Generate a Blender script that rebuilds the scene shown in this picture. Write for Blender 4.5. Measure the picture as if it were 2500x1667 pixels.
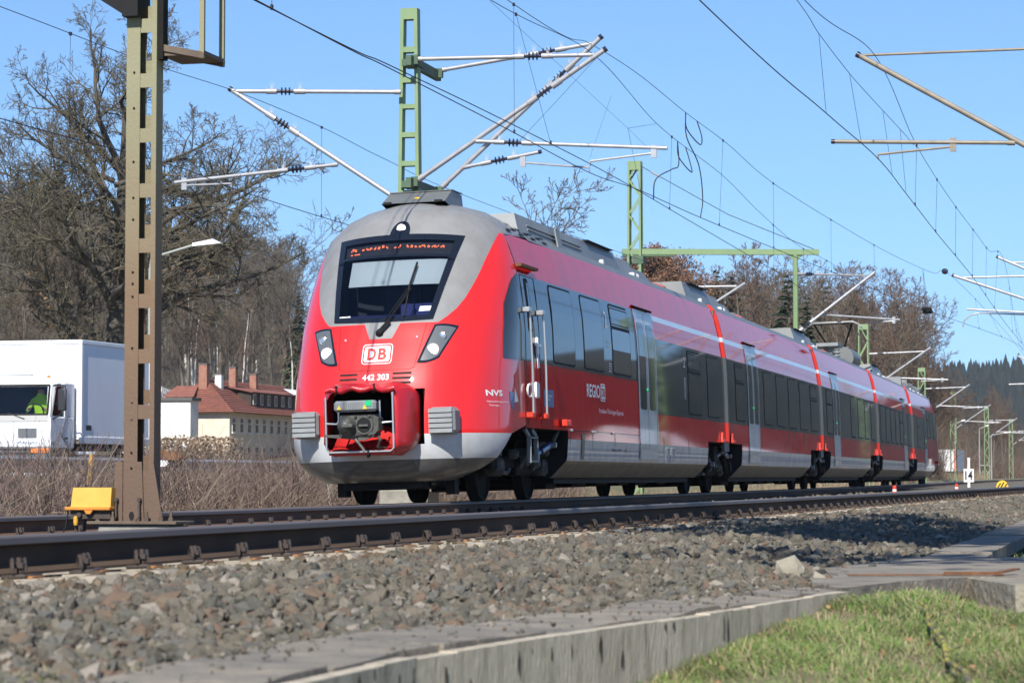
import bpy, math, random
import numpy as np
from math import sin, cos, pi, radians, sqrt, atan2
random.seed(11)
rng = np.random.default_rng(11)
scene = bpy.context.scene
for _o in list(bpy.data.objects):
    bpy.data.objects.remove(_o)

# ------------------------------------------------------------------ camera
CAM = np.array([9.81, -30.9, 0.357])
YAW, PITCH = 0.2457, 0.0515
cam_data = bpy.data.cameras.new('camera')
cam_data.sensor_width = 36.0
cam_data.lens = 6380.0 / 2500.0 * 36.0
cam_data.clip_start = 0.1
cam_data.clip_end = 9000.0
cam_data.dof.use_dof = True
cam_data.dof.focus_distance = 35.0
cam_data.dof.aperture_fstop = 8.0
cam = bpy.data.objects.new('camera', cam_data)
scene.collection.objects.link(cam)
cam.location = CAM
cam.rotation_euler = (pi / 2 + PITCH, 0.0, YAW)
scene.camera = cam

# ------------------------------------------------------------------ sky and sun
SUN_EL, SUN_OFF = radians(41.0), radians(2.0)     # sun stands behind the camera, almost along the track
world = bpy.data.worlds.new('World')
scene.world = world
world.use_nodes = True
_wn = world.node_tree
_bg = _wn.nodes['Background']
_sky = _wn.nodes.new('ShaderNodeTexSky')
_sky.sky_type = 'NISHITA'
_sky.sun_disc = False
_sky.sun_elevation = SUN_EL
_sky.sun_rotation = pi - SUN_OFF
_sky.altitude = 0.0
_sky.air_density = 1.0
_sky.dust_density = 0.0
_sky.ozone_density = 8.5
# the clear March sky pales only gently towards the horizon: ease the elevation used near the horizon, alike all round
_tcw = _wn.nodes.new('ShaderNodeTexCoord'); _sx = _wn.nodes.new('ShaderNodeSeparateXYZ'); _cx = _wn.nodes.new('ShaderNodeCombineXYZ')
def _wm(op, a, b=None):
    n = _wn.nodes.new('ShaderNodeMath'); n.operation = op
    for i, v in enumerate((a, b)):
        if v is None: continue
        if isinstance(v, (int, float)): n.inputs[i].default_value = v
        else: _wn.links.new(v, n.inputs[i])
    return n.outputs[0]
_wn.links.new(_tcw.outputs['Generated'], _sx.inputs[0])
_z = _wm('MAXIMUM', _sx.outputs[2], 0.0)
_z2 = _wm('ADD', _z, _wm('MULTIPLY', _wm('EXPONENT', _wm('MULTIPLY', _z, -5.5)), 0.09))
_wn.links.new(_sx.outputs[0], _cx.inputs[0]); _wn.links.new(_sx.outputs[1], _cx.inputs[1]); _wn.links.new(_z2, _cx.inputs[2])
_nv = _wn.nodes.new('ShaderNodeVectorMath'); _nv.operation = 'NORMALIZE'
_wn.links.new(_cx.outputs[0], _nv.inputs[0]); _wn.links.new(_nv.outputs[0], _sky.inputs['Vector'])
_wn.links.new(_sky.outputs[0], _bg.inputs[0])
_bg.inputs[1].default_value = 0.106
sun_data = bpy.data.lights.new('sun', 'SUN')
sun_data.energy = 5.0
sun_data.angle = radians(0.53)
sun_data.color = (1.0, 0.955, 0.88)
sun = bpy.data.objects.new('sun', sun_data)
scene.collection.objects.link(sun)
# light travels towards (-sin(off), +cos(off), -tan(el))
sun.rotation_euler = (pi / 2 - SUN_EL, 0.0, SUN_OFF)
vs = scene.view_settings
vs.view_transform = 'Standard'
vs.look = 'None'
vs.exposure = 0.55
vs.gamma = 1.0
vs.use_curve_mapping = False

# ------------------------------------------------------------------ helpers
def lin(r, g, b):
    return tuple((c / 255 / 12.92) if c / 255 <= 0.04045 else ((c / 255 + 0.055) / 1.055) ** 2.4 for c in (r, g, b))

MATS = {}
def mat(name, col, rough=0.6, metal=0.0, col2=None, scale=3.0, mixr=(0.35, 0.65), bump=0.0, bscale=40.0,
        coat=0.0, spec=0.5, stretch=None, detail=4.0, emit=None, estr=0.0, island=None, trans=0.0, alpha=1.0, rvar=0.0):
    """principled procedural material; col2 mixes in through noise; island = list of colours picked per mesh island"""
    m = bpy.data.materials.new(name)
    m.use_nodes = True
    nt = m.node_tree
    N, L = nt.nodes, nt.links
    p = N['Principled BSDF']
    p.inputs['Base Color'].default_value = (*col, 1)
    p.inputs['Roughness'].default_value = rough
    p.inputs['Metallic'].default_value = metal
    p.inputs['Specular IOR Level'].default_value = spec
    p.inputs['Coat Weight'].default_value = coat
    p.inputs['Coat Roughness'].default_value = 0.04
    p.inputs['Transmission Weight'].default_value = trans
    if emit:
        p.inputs['Emission Color'].default_value = (*emit, 1)
        p.inputs['Emission Strength'].default_value = estr
    vec = None
    if col2 or bump:
        tc = N.new('ShaderNodeTexCoord')
        mp = N.new('ShaderNodeMapping')
        L.new(tc.outputs['Object'], mp.inputs[0])
        if stretch:
            mp.inputs['Scale'].default_value = stretch
        vec = mp.outputs[0]
    out = None
    if island:
        g = N.new('ShaderNodeNewGeometry')
        cr = N.new('ShaderNodeValToRGB')
        cr.color_ramp.interpolation = 'CONSTANT'
        els = cr.color_ramp.elements
        k = len(island)
        els[0].color = (*island[0], 1)
        els[1].position = 1.0 / k
        els[1].color = (*island[1], 1)
        for i in range(2, k):
            e = els.new(i / k)
            e.color = (*island[i], 1)
        L.new(g.outputs['Random Per Island'], cr.inputs[0])
        out = cr.outputs[0]
    if col2:
        nz = N.new('ShaderNodeTexNoise')
        nz.inputs['Scale'].default_value = scale
        nz.inputs['Detail'].default_value = detail
        nz.inputs['Roughness'].default_value = 0.62
        L.new(vec, nz.inputs['Vector'])
        mr = N.new('ShaderNodeMapRange')
        mr.inputs[1].default_value, mr.inputs[2].default_value = mixr
        L.new(nz.outputs[0], mr.inputs[0])
        mx = N.new('ShaderNodeMix')
        mx.data_type = 'RGBA'
        mx.inputs[6].default_value = (*col, 1)
        mx.inputs[7].default_value = (*col2, 1)
        if out is not None:
            L.new(out, mx.inputs[6])
        L.new(mr.outputs[0], mx.inputs[0])
        out = mx.outputs[2]
        if rvar:
            mr2 = N.new('ShaderNodeMapRange')
            mr2.inputs[1].default_value, mr2.inputs[2].default_value = mixr
            mr2.inputs[3].default_value, mr2.inputs[4].default_value = rough, min(1, rough + rvar)
            L.new(nz.outputs[0], mr2.inputs[0])
            L.new(mr2.outputs[0], p.inputs['Roughness'])
    if out is not None:
        L.new(out, p.inputs['Base Color'])
    if bump:
        nb = N.new('ShaderNodeTexNoise')
        nb.inputs['Scale'].default_value = bscale
        nb.inputs['Detail'].default_value = 5
        L.new(vec, nb.inputs['Vector'])
        bp = N.new('ShaderNodeBump')
        bp.inputs['Strength'].default_value = bump
        bp.inputs['Distance'].default_value = 0.02
        L.new(nb.outputs[0], bp.inputs['Height'])
        L.new(bp.outputs[0], p.inputs['Normal'])
    MATS[name] = m
    return m

def M(n):
    return MATS[n]

def tag(o, label=None, cat=None, group=None, kind=None):
    if label: o['label'] = label
    if cat: o['category'] = cat
    if group: o['group'] = group
    if kind: o['kind'] = kind
    return o

def link(o, parent=None):
    scene.collection.objects.link(o)
    if parent is not None:
        o.parent = parent
    return o

def empty(name, loc, label=None, cat=None, group=None, rz=0.0):
    o = bpy.data.objects.new(name, None)
    o.empty_display_size = 0.2
    o.location = loc
    o.rotation_euler = (0, 0, rz)
    link(o)
    return tag(o, label, cat, group)

def mesh_np(name, verts, faces, mats, mi=None, smooth=False):
    """verts (n,3); faces = array (m,k) of equal length faces"""
    me = bpy.data.meshes.new(name)
    verts = np.asarray(verts, dtype=np.float32)
    faces = np.asarray(faces, dtype=np.int32)
    m, k = faces.shape
    me.vertices.add(len(verts)); me.vertices.foreach_set('co', verts.ravel())
    me.loops.add(m * k); me.loops.foreach_set('vertex_index', faces.ravel())
    me.polygons.add(m)
    me.polygons.foreach_set('loop_start', np.arange(0, m * k, k, dtype=np.int32))
    me.polygons.foreach_set('loop_total', np.full(m, k, dtype=np.int32))
    for mm in mats:
        me.materials.append(M(mm))
    if mi is not None:
        me.polygons.foreach_set('material_index', np.asarray(mi, dtype=np.int32))
    me.polygons.foreach_set('use_smooth', np.full(m, bool(smooth), dtype=bool))
    me.update(calc_edges=True)
    me.validate()
    return me

def obj_np(name, verts, faces, mats, parent=None, mi=None, smooth=False, loc=None):
    o = bpy.data.objects.new(name, mesh_np(name, verts, faces, mats, mi, smooth))
    if loc is not None:
        o.location = loc
    return link(o, parent)

def frame_of(d):
    d = np.asarray(d, float); d = d / (np.linalg.norm(d) + 1e-12)
    a = np.array([0, 0, 1.0]) if abs(d[2]) < 0.9 else np.array([1.0, 0, 0])
    x = np.cross(a, d); x /= np.linalg.norm(x)
    y = np.cross(d, x)
    return x, y, d

class MB:
    """mesh builder: everything added ends up in ONE mesh object"""
    def __init__(self, fn=None):
        self.v, self.f, self.m, self.fn = [], [], [], fn
    def add(self, vs_, fs, mi=0):
        b = len(self.v)
        self.v += [tuple(map(float, p)) for p in vs_]
        self.f += [tuple(b + i for i in f) for f in fs]
        self.m += [mi] * len(fs)
        return self
    def box(self, x0, x1, y0, y1, z0, z1, mi=0, bev=0.0):
        if bev:
            b = min(bev, (x1 - x0) * .49, (y1 - y0) * .49, (z1 - z0) * .49)
            P = []
            for (X0, X1, Y0, Y1, Z) in ((x0 + b, x1 - b, y0 + b, y1 - b, z0), (x0, x1, y0, y1, z0 + b), (x0, x1, y0, y1, z1 - b), (x0 + b, x1 - b, y0 + b, y1 - b, z1)):
                P += [(X0 + (b if Z in (z0 + b, z1 - b) else 0), Y0, Z), (X1 - (b if Z in (z0 + b, z1 - b) else 0), Y0, Z), (X1, Y0 + (b if Z in (z0 + b, z1 - b) else 0), Z), (X1, Y1 - (b if Z in (z0 + b, z1 - b) else 0), Z),
                      (X1 - (b if Z in (z0 + b, z1 - b) else 0), Y1, Z), (X0 + (b if Z in (z0 + b, z1 - b) else 0), Y1, Z), (X0, Y1 - (b if Z in (z0 + b, z1 - b) else 0), Z), (X0, Y0 + (b if Z in (z0 + b, z1 - b) else 0), Z)]
            F = [tuple(range(7, -1, -1)), tuple(range(24, 32))]
            for r in range(3):
                for i in range(8):
                    j = (i + 1) % 8
                    F.append((r * 8 + i, r * 8 + j, r * 8 + 8 + j, r * 8 + 8 + i))
            return self.add(P, F, mi)
        P = [(x, y, z) for z in (z0, z1) for (x, y) in ((x0, y0), (x1, y0), (x1, y1), (x0, y1))]
        return self.add(P, [(3, 2, 1, 0), (4, 5, 6, 7), (0, 1, 5, 4), (1, 2, 6, 5), (2, 3, 7, 6), (3, 0, 4, 7)], mi)
    def obox(self, p0, p1, w, h, mi=0, up=None):
        """box beam from p0 to p1 with width w (sideways) and height h"""
        p0, p1 = np.asarray(p0, float), np.asarray(p1, float)
        d = p1 - p0; d /= np.linalg.norm(d)
        u = np.asarray(up if up is not None else ((0, 0, 1) if abs(d[2]) < .9 else (0, 1, 0)), float)
        s = np.cross(d, u); s /= np.linalg.norm(s); u = np.cross(s, d)
        P = [p + s * a * w / 2 + u * b * h / 2 for p in (p0, p1) for (a, b) in ((-1, -1), (1, -1), (1, 1), (-1, 1))]
        return self.add(P, [(3, 2, 1, 0), (4, 5, 6, 7), (0, 1, 5, 4), (1, 2, 6, 5), (2, 3, 7, 6), (3, 0, 4, 7)], mi)
    def tube(self, pts, r, n=8, mi=0, cap=True, closed=False):
        pts = [np.asarray(p, float) for p in pts]
        k = len(pts)
        rs = r if hasattr(r, '__len__') else [r] * k
        P, X = [], None
        for i, p in enumerate(pts):
            if closed: d = pts[(i + 1) % k] - pts[i - 1]
            else: d = pts[min(i + 1, k - 1)] - pts[max(i - 1, 0)]
            d = d / (np.linalg.norm(d) + 1e-12)
            if X is None: X, Y, _ = frame_of(d)
            else:
                X = X - d * X.dot(d); X /= np.linalg.norm(X) + 1e-12
                Y = np.cross(d, X)
            for j in range(n):
                a = 2 * pi * j / n
                P.append(p + (X * cos(a) + Y * sin(a)) * rs[i])
        F = []
        for i in range(k if closed else k - 1):
            i2 = (i + 1) % k
            for j in range(n):
                j2 = (j + 1) % n
                F.append((i * n + j, i * n + j2, i2 * n + j2, i2 * n + j))
        if cap and not closed:
            F.append(tuple(range(n - 1, -1, -1))); F.append(tuple((k - 1) * n + j for j in range(n)))
        return self.add(P, F, mi)
    def lathe(self, prof, c, axis=(0, 0, 1), n=16, mi=0):
        """prof: list of (radius, along)"""
        x, y, d = frame_of(axis); c = np.asarray(c, float)
        P = [c + d * h + (x * cos(2 * pi * j / n) + y * sin(2 * pi * j / n)) * r for (r, h) in prof for j in range(n)]
        F = [(i * n + j, i * n + (j + 1) % n, (i + 1) * n + (j + 1) % n, (i + 1) * n + j) for i in range(len(prof) - 1) for j in range(n)]
        F.append(tuple(range(n - 1, -1, -1))); F.append(tuple((len(prof) - 1) * n + j for j in range(n)))
        return self.add(P, F, mi)
    def prism(self, poly, ext, mi=0):
        """poly: list of 3D points (planar), ext: extrusion vector"""
        n = len(poly); e = np.asarray(ext, float)
        P = [np.asarray(p, float) for p in poly] + [np.asarray(p, float) + e for p in poly]
        F = [tuple(range(n - 1, -1, -1)), tuple(range(n, 2 * n))] + [(i, (i + 1) % n, n + (i + 1) % n, n + i) for i in range(n)]
        return self.add(P, F, mi)
    def grid(self, G, mi=0, close=False):
        """G: array (a,b,3)"""
        G = np.asarray(G, float); a, b, _ = G.shape
        F = [(i * b + j, i * b + j + 1, (i + 1) * b + j + 1, (i + 1) * b + j) for i in range(a - 1) for j in range(b - 1)]
        return self.add(G.reshape(-1, 3), F, mi)
    def build(self, name, mats, parent=None, smooth=False, angle=None, loc=None):
        me = bpy.data.meshes.new(name)
        V = self.v
        if self.fn is not None:
            V = [self.fn(*p) for p in V]
        me.from_pydata(V, [], self.f)
        for mm in (mats if isinstance(mats, (list, tuple)) else [mats]):
            me.materials.append(M(mm))
        me.polygons.foreach_set('material_index', np.asarray(self.m, dtype=np.int32))
        if smooth:
            me.polygons.foreach_set('use_smooth', np.ones(len(self.f), dtype=bool))
        me.update()
        if smooth:
            me.set_sharp_from_angle(angle=radians(angle if angle else 40))
        o = bpy.data.objects.new(name, me)
        if loc is not None: o.location = loc
        return link(o, parent)

def text_mesh(txt, size=1.0, bold=0.0, spacing=1.0, ext=0.0):
    cu = bpy.data.curves.new('lettering', 'FONT')
    cu.body = txt; cu.size = size; cu.offset = bold; cu.space_character = spacing; cu.extrude = ext
    cu.resolution_u = 3
    o = bpy.data.objects.new('lettering', cu)
    scene.collection.objects.link(o)
    dg = bpy.context.evaluated_depsgraph_get()
    me = bpy.data.meshes.new_from_object(o.evaluated_get(dg))
    V = np.array([v.co[:] for v in me.vertices]) if len(me.vertices) else np.zeros((0, 3))
    F = [tuple(p.vertices) for p in me.polygons]
    bpy.data.objects.remove(o); bpy.data.meshes.remove(me); bpy.data.curves.remove(cu)
    return V, F

def lettering(mb, txt, x0, x1, z0, z1, place, mi=0, bold=0.0, spacing=1.0, slant=0.0):
    """fit text into a box (u,v) and map each vertex through place(u,v)"""
    V, F = text_mesh(txt, 1.0, bold, spacing)
    if not len(V): return
    a, b = V.min(0), V.max(0)
    u = x0 + (V[:, 0] - a[0]) / (b[0] - a[0]) * (x1 - x0)
    w = z0 + (V[:, 1] - a[1]) / (b[1] - a[1]) * (z1 - z0)
    u = u + slant * (w - z0)
    mb.add([place(uu, ww) for uu, ww in zip(u, w)], F, mi)

def copy_tree(o, parent=None):
    c = o.copy()
    scene.collection.objects.link(c)
    if parent is not None: c.parent = parent
    for ch in o.children:
        copy_tree(ch, c)
    return c

def frusta(P0, P1, R0, R1, n):
    """vectorised cone frusta; returns verts, quad faces"""
    P0, P1 = np.asarray(P0, float), np.asarray(P1, float)
    R0, R1 = np.asarray(R0, float)[:, None], np.asarray(R1, float)[:, None]
    d = P1 - P0; d /= np.linalg.norm(d, axis=1, keepdims=True) + 1e-12
    a = np.where(np.abs(d[:, 2:3]) < .9, np.array([[0, 0, 1.0]]), np.array([[1.0, 0, 0]]))
    x = np.cross(a, d); x /= np.linalg.norm(x, axis=1, keepdims=True) + 1e-12
    y = np.cross(d, x)
    k = len(P0); V = np.zeros((k, 2 * n, 3))
    for j in range(n):
        t = 2 * pi * j / n
        o = x * cos(t) + y * sin(t)
        V[:, j] = P0 + o * R0
        V[:, n + j] = P1 + o * R1
    base = (np.arange(k) * 2 * n)[:, None]
    F = np.concatenate([base + np.array([[j, (j + 1) % n, n + (j + 1) % n, n + j]]) for j in range(n)], 0)
    return V.reshape(-1, 3), F

# ------------------------------------------------------------------ track geometry
KAPPA, CANT = 0.0004, 0.03
def TP(s, l, z, cant=CANT):
    """point on the train's track: s along it from the coupler tip, l to its right, z above the rails"""
    s1 = np.minimum(s, 95.0)                       # beyond the train the line runs straight again
    a = KAPPA * s1
    s2 = np.minimum(s, 200.0)
    cx, cy = -(1 - np.cos(a)) / KAPPA - np.sin(a) * (s2 - s1) - 0.012 * (s - s2), np.sin(a) / KAPPA + np.cos(a) * (s2 - s1) + (s - s2)
    q = l * cos(cant) - z * sin(cant)
    return (cx + q * np.cos(a), cy + q * np.sin(a), l * sin(cant) + z * cos(cant))
def TC(y):
    y = np.asarray(y, float)
    return np.where(y < 0, 0.0, -KAPPA * np.clip(y, 0, 95) ** 2 / 2 - KAPPA * 95 * (np.clip(y, 95, 200) - 95) - 0.012 * np.maximum(y - 200, 0))
def TP0(s, l, z):
    return TP(s, l, z, 0.0)
NT_Z, NT_CANT = 0.124, 0.05
def NTX(y):          # near rail of the near track
    return 5.14 + 0.0223 * (y + 30.9) - KAPPA * (np.clip(y, 20, 130) - 20) ** 2 / 2 - KAPPA * 110 * (np.clip(y, 130, 200) - 130) - 0.033 * np.maximum(y - 200, 0)
def NT(y, l, z):
    """near track: l measured to the right from its NEAR rail (so its far rail is at l=-1.505), z from the rail top"""
    q = l * cos(NT_CANT) - z * sin(NT_CANT)
    return (NTX(y) + q, y, NT_Z + l * sin(NT_CANT) + z * cos(NT_CANT))
# ------------------------------------------------------------------ materials of the setting
mat('ground_earth', lin(120, 108, 84), 0.95, col2=lin(92, 92, 60), scale=0.15, bump=0.5, bscale=3.0)
mat('hill_floor', lin(112, 98, 80), 0.95, col2=lin(82, 76, 62), scale=0.05, bump=0.5, bscale=0.5)
mat('needle_floor', (0.035, 0.030, 0.02), 0.95, col2=(0.025, 0.028, 0.018), scale=.1)
mat('asphalt', (0.055, 0.056, 0.06), 0.9, col2=(0.075, 0.075, 0.08), scale=2.0, bump=0.2, bscale=60)
mat('paint_white', (0.75, 0.75, 0.73), 0.7, col2=(0.55, 0.55, 0.53), scale=3)
mat('snow', (0.82, 0.84, 0.88), 0.8, col2=(0.72, 0.74, 0.78), scale=2.0, bump=0.3, bscale=5)
STONES = [(0.098, 0.086, 0.066), (0.127, 0.111, 0.086), (0.077, 0.070, 0.054), (0.155, 0.136, 0.107), (0.095, 0.092, 0.075), (0.126, 0.121, 0.105), (0.126, 0.090, 0.063), (0.108, 0.094, 0.070), (0.179, 0.158, 0.128), (0.087, 0.078, 0.063), (0.140, 0.119, 0.089), (0.119, 0.106, 0.082), (0.102, 0.092, 0.075), (0.083, 0.075, 0.058), (0.104, 0.100, 0.089), (0.118, 0.102, 0.079), (0.108, 0.097, 0.077), (0.093, 0.084, 0.067), (0.111, 0.094, 0.071), (0.241, 0.212, 0.175), (0.135, 0.092, 0.065), (0.093, 0.089, 0.075)]
mat('ballast_stone', (0.25, 0.23, 0.2), 0.93, col2=(0.16, 0.14, 0.10), scale=14.0, mixr=(0.5, 0.8), bump=0.6, bscale=55.0, island=STONES, spec=0.3)
mat('ballast_far', (0.165, 0.148, 0.12), 0.95, col2=(0.08, 0.07, 0.055), scale=16.0, mixr=(0.4, 0.62), bump=1.0, bscale=18.0, spec=0.2)
mat('rail_rust', (0.115, 0.078, 0.055), 0.85, col2=(0.07, 0.05, 0.038), scale=1.6, stretch=(2, .4, 2), bump=0.3, bscale=90, spec=0.12)
mat('rail_head', (0.19, 0.165, 0.155), 0.55, metal=0.1, col2=(0.12, 0.10, 0.092), scale=1.0, stretch=(3, .15, 3), spec=0.4)
mat('rail_orange', (0.16, 0.075, 0.035), 0.85, col2=(0.07, 0.042, 0.03), scale=1.1, stretch=(2, .3, 2), bump=0.3, bscale=60)
mat('clip_iron', (0.040, 0.034, 0.031), 0.65, col2=(0.065, 0.045, 0.035), scale=20, spec=0.4)
mat('clip_rust', (0.30, 0.13, 0.04), 0.9, col2=(0.16, 0.07, 0.03), scale=25)
mat('sleeper_concrete', (0.33, 0.285, 0.22), 0.95, col2=(0.23, 0.20, 0.155), scale=6.0, bump=0.5, bscale=50)
mat('trough_lid', (0.28, 0.24, 0.185), 0.93, col2=(0.13, 0.12, 0.105), scale=4.2, stretch=(1, 2.0, 1), mixr=(.38, .68), bump=0.8, bscale=45, detail=8)
mat('trough_wall', (0.52, 0.455, 0.35), 0.95, col2=(0.24, 0.205, 0.145), scale=3.2, stretch=(3.5, 3.5, 0.6), mixr=(0.45, 0.75), bump=0.7, bscale=30, detail=8)
mat('wall_stain', (0.035, 0.033, 0.025), 0.95, col2=(0.07, 0.06, 0.04), scale=20)
mat('wall_moss', (0.09, 0.075, 0.02), 0.95, col2=(0.05, 0.05, 0.02), scale=25)
mat('concrete_block', (0.30, 0.27, 0.21), 0.95, col2=(0.19, 0.17, 0.125), scale=5, bump=0.9, bscale=22, detail=8)
mat('rusty_iron', (0.20, 0.085, 0.03), 0.85, col2=(0.11, 0.05, 0.025), scale=9, bump=0.4, bscale=50)
mat('grass_soil', (0.13, 0.12, 0.055), 0.95, col2=(0.17, 0.125, 0.075), scale=4, bump=0.5, bscale=20)
GREENS = [(0.105, 0.185, 0.035), (0.13, 0.22, 0.042), (0.085, 0.15, 0.03), (0.165, 0.225, 0.055), (0.21, 0.215, 0.075), (0.12, 0.205, 0.04),
          (0.32, 0.26, 0.14), (0.145, 0.225, 0.05), (0.26, 0.205, 0.11), (0.07, 0.125, 0.026), (0.38, 0.31, 0.18), (0.125, 0.20, 0.04)]
mat('grass_blade', (0.1, 0.15, 0.03), 0.6, island=GREENS, spec=0.3)
mat('dead_leaf', (0.28, 0.13, 0.05), 0.8, island=[(0.33, 0.14, 0.05), (0.26, 0.14, 0.07), (0.36, 0.22, 0.10), (0.22, 0.10, 0.05)])
mat('straw', (0.42, 0.34, 0.19), 0.7, island=[(0.42, 0.33, 0.18), (0.34, 0.26, 0.14), (0.48, 0.40, 0.25)])
mat('brush_twig', (0.15, 0.11, 0.09), 0.9, island=[(0.15, 0.11, 0.092), (0.20, 0.15, 0.115), (0.11, 0.075, 0.07), (0.145, 0.09, 0.082), (0.23, 0.18, 0.135), (0.085, 0.06, 0.055), (0.17, 0.135, 0.10)])
mat('dry_reed', (0.30, 0.23, 0.14), 0.85, island=[(0.27, 0.20, 0.125), (0.33, 0.25, 0.15), (0.20, 0.15, 0.095), (0.36, 0.29, 0.19), (0.16, 0.12, 0.085)])
mat('hedge_leaf', (0.25, 0.17, 0.1), 0.8, island=[(0.26, 0.18, 0.11), (0.20, 0.13, 0.08), (0.33, 0.25, 0.16), (0.16, 0.11, 0.07)])

# ------------------------------------------------------------------ terrain
def smooth01(a, b, x):
    t = np.clip((x - a) / (b - a), 0, 1)
    return t * t * (3 - 2 * t)

def nz2(x, y, f, seed=0.0):
    return (np.sin(x * f * 1.7 + seed + 1.3 * np.sin(y * f * .9 + seed)) + np.sin(y * f * 1.3 + 2.1 * seed + 1.1 * np.sin(x * f * 1.1)) + np.sin((x + y) * f * 2.3 + seed * 3)) / 3

def terrain(x, y):
    x, y = np.asarray(x, float), np.asarray(y, float)
    h = np.full_like(x, -0.5)
    h = h + 0.5 * smooth01(-9.0, -10.6, x)                      # road verge on the left
    h = h + 0.13 * smooth01(8.6, 9.6, x) * smooth01(-26, -19, y)
    # wooded slope on the left of the valley
    foot = 78 + 18 * np.sin(y * 0.011 + 0.6) - 58 * smooth01(120, 330, y) * smooth01(900, 400, y) * 0.6
    d = -x - foot
    hill = np.where(d > 0, 34 * smooth01(0, 170, d) + 5 * nz2(x, y, 0.02, 1.0) * smooth01(0, 60, d), 0)
    h = h + hill * smooth01(-40, 120, y) * smooth01(1500, 800, y)
    # low wooded rise close to the line behind the train
    d = -(x - TC(y)) - 21
    h = h + np.where(d > 0, 19 * smooth01(0, 26, d), 0) * smooth01(110, 190, y) * smooth01(640, 400, y) * smooth01(.295, .225, (9.8 - x) / np.maximum(y + 31, 1))
    # slope off to the right, seen only as a reflection
    d = x - 85 - 10 * np.sin(y * 0.02)
    h = h + np.where(d > 0, (5 + 34 * smooth01(350, 850, y)) * smooth01(0, 110, d) + 2 * nz2(x, y, 0.03, 4.0) * smooth01(0, 30, d), 0)
    # ridge closing the valley
    d = y - 1180 - 0.25 * (x + 60)
    h = h + np.where(d > 0, smooth01(0, 420, d) * (44 + 26 * smooth01(-170, 120, x) + 5 * nz2(x, y, .006, 2.0)), 0)
    return h

def axis_pts(cuts):
    out = []
    for a, b, n in cuts:
        out += list(np.linspace(a, b, n, endpoint=False))
    out.append(cuts[-1][1])
    return np.array(out)

tx = axis_pts([(-3000, -600, 16), (-600, -100, 60), (-100, -14, 44), (-14, 14, 70), (14, 60, 16), (60, 300, 40), (300, 3000, 16)])
ty = axis_pts([(-2500, -60, 24), (-60, 30, 90), (30, 160, 60), (160, 700, 100), (700, 1200, 40), (1200, 1700, 50), (1700, 5000, 12)])
TXg, TYg = np.meshgrid(tx, ty)
TZ = terrain(TXg, TYg) + 0.03 * nz2(TXg, TYg, 2.2)
_nx = len(tx)
_idx = np.arange(len(tx) * len(ty)).reshape(len(ty), len(tx))
_q = np.stack([_idx[:-1, :-1], _idx[:-1, 1:], _idx[1:, 1:], _idx[1:, :-1]], -1).reshape(-1, 4)
ground = obj_np('ground', np.stack([TXg, TYg, TZ], -1).reshape(-1, 3), _q, ['ground_earth', 'hill_floor', 'needle_floor'],
                mi=np.where((TXg[:-1, :-1].reshape(-1) > 80) | (TYg[:-1, :-1].reshape(-1) > 1150), 2, (TZ[:-1, :-1].reshape(-1) > 1.5).astype(int)), smooth=True)
tag(ground, 'brown winter ground running into the wooded slopes', kind='structure')

# road behind the railway, its edge line and verge
ys = np.linspace(-40, 700, 75)
def road_x(y):
    return -16.0 + TC(y)
mb = MB()
G = np.stack([np.stack([road_x(ys) + o, ys, np.full_like(ys, 0.03)], -1) for o in (-4.2, -1.4, 1.4, 4.2)], 1)
mb.grid(G)
road = tag(mb.build('road', 'asphalt'), 'grey asphalt road behind the brush', kind='structure')
for o in (3.9, -3.9):
    mb = MB()
    mb.grid(np.stack([np.stack([road_x(ys) + o + e, ys, np.full_like(ys, 0.036)], -1) for e in (-.07, .07)], 1))
    tag(mb.build('road_edge_line', 'paint_white'), 'white painted line along the road edge', kind='structure')

# ------------------------------------------------------------------ ballast bed
def trough_left(y):
    return np.interp(y, [-40, -28, -25.2, -23.7, -22.9, -21.6, -19.45, -15.5, 0, 60, 200], [7.2, 7.3, 7.36, 7.45, 7.55, 7.84, 8.28, 8.40, 8.25, 9.4, 12.5])
def ballast_z(x, y):
    """height of the ballast surface"""
    x, y = np.asarray(x, float), np.asarray(y, float)
    c = TC(y)
    n = NTX(y); t = trough_left(y)
    u = x - c
    out = np.interp(u, [-4.2, -3.0, -1.5, 0, 1.3, 2.2, 3.0], [-.52, -.40, -.21, -.19, -.145, -.15, -.17])
    l = x - n
    w = smooth01(-3.2, -2.3, l)
    near = np.interp(l, [-3.2, -2.2, -1.6, -0.6, 0.0, 0.5], [-.17, -.14, -.135, -.095, -.06, -.055])
    sh = smooth01(0.5, 1.0, (l - 0.0) / np.maximum(t - n - 0.02, 0.3))
    near = near * (1 - sh) + (-0.135) * sh
    near = np.where(l > (t - n), -0.20, near)
    return out * (1 - w) + near * w

ybs = axis_pts([(-36, 0, 90), (0, 60, 60), (60, 420, 60)])
us = np.linspace(0, 1, 60)
YB, UB = np.meshgrid(ybs, us, indexing='ij')
xl = TC(YB) - 4.2
xr = np.where(YB < 60, trough_left(YB) + 0.04, NTX(YB) + 2.2)
XB = xl + (xr - xl) * UB
ZB = ballast_z(XB, YB) - 0.018 + 0.012 * nz2(XB, YB, 6.0)
_idx = np.arange(XB.size).reshape(XB.shape)
_q = np.stack([_idx[:-1, :-1], _idx[:-1, 1:], _idx[1:, 1:], _idx[1:, :-1]], -1).reshape(-1, 4)
bed = obj_np('ballast_bed', np.stack([XB, YB, ZB], -1).reshape(-1, 3), _q, ['ballast_far'], smooth=True)
tag(bed, 'grey gravel bed under both tracks', kind='structure')

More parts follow.
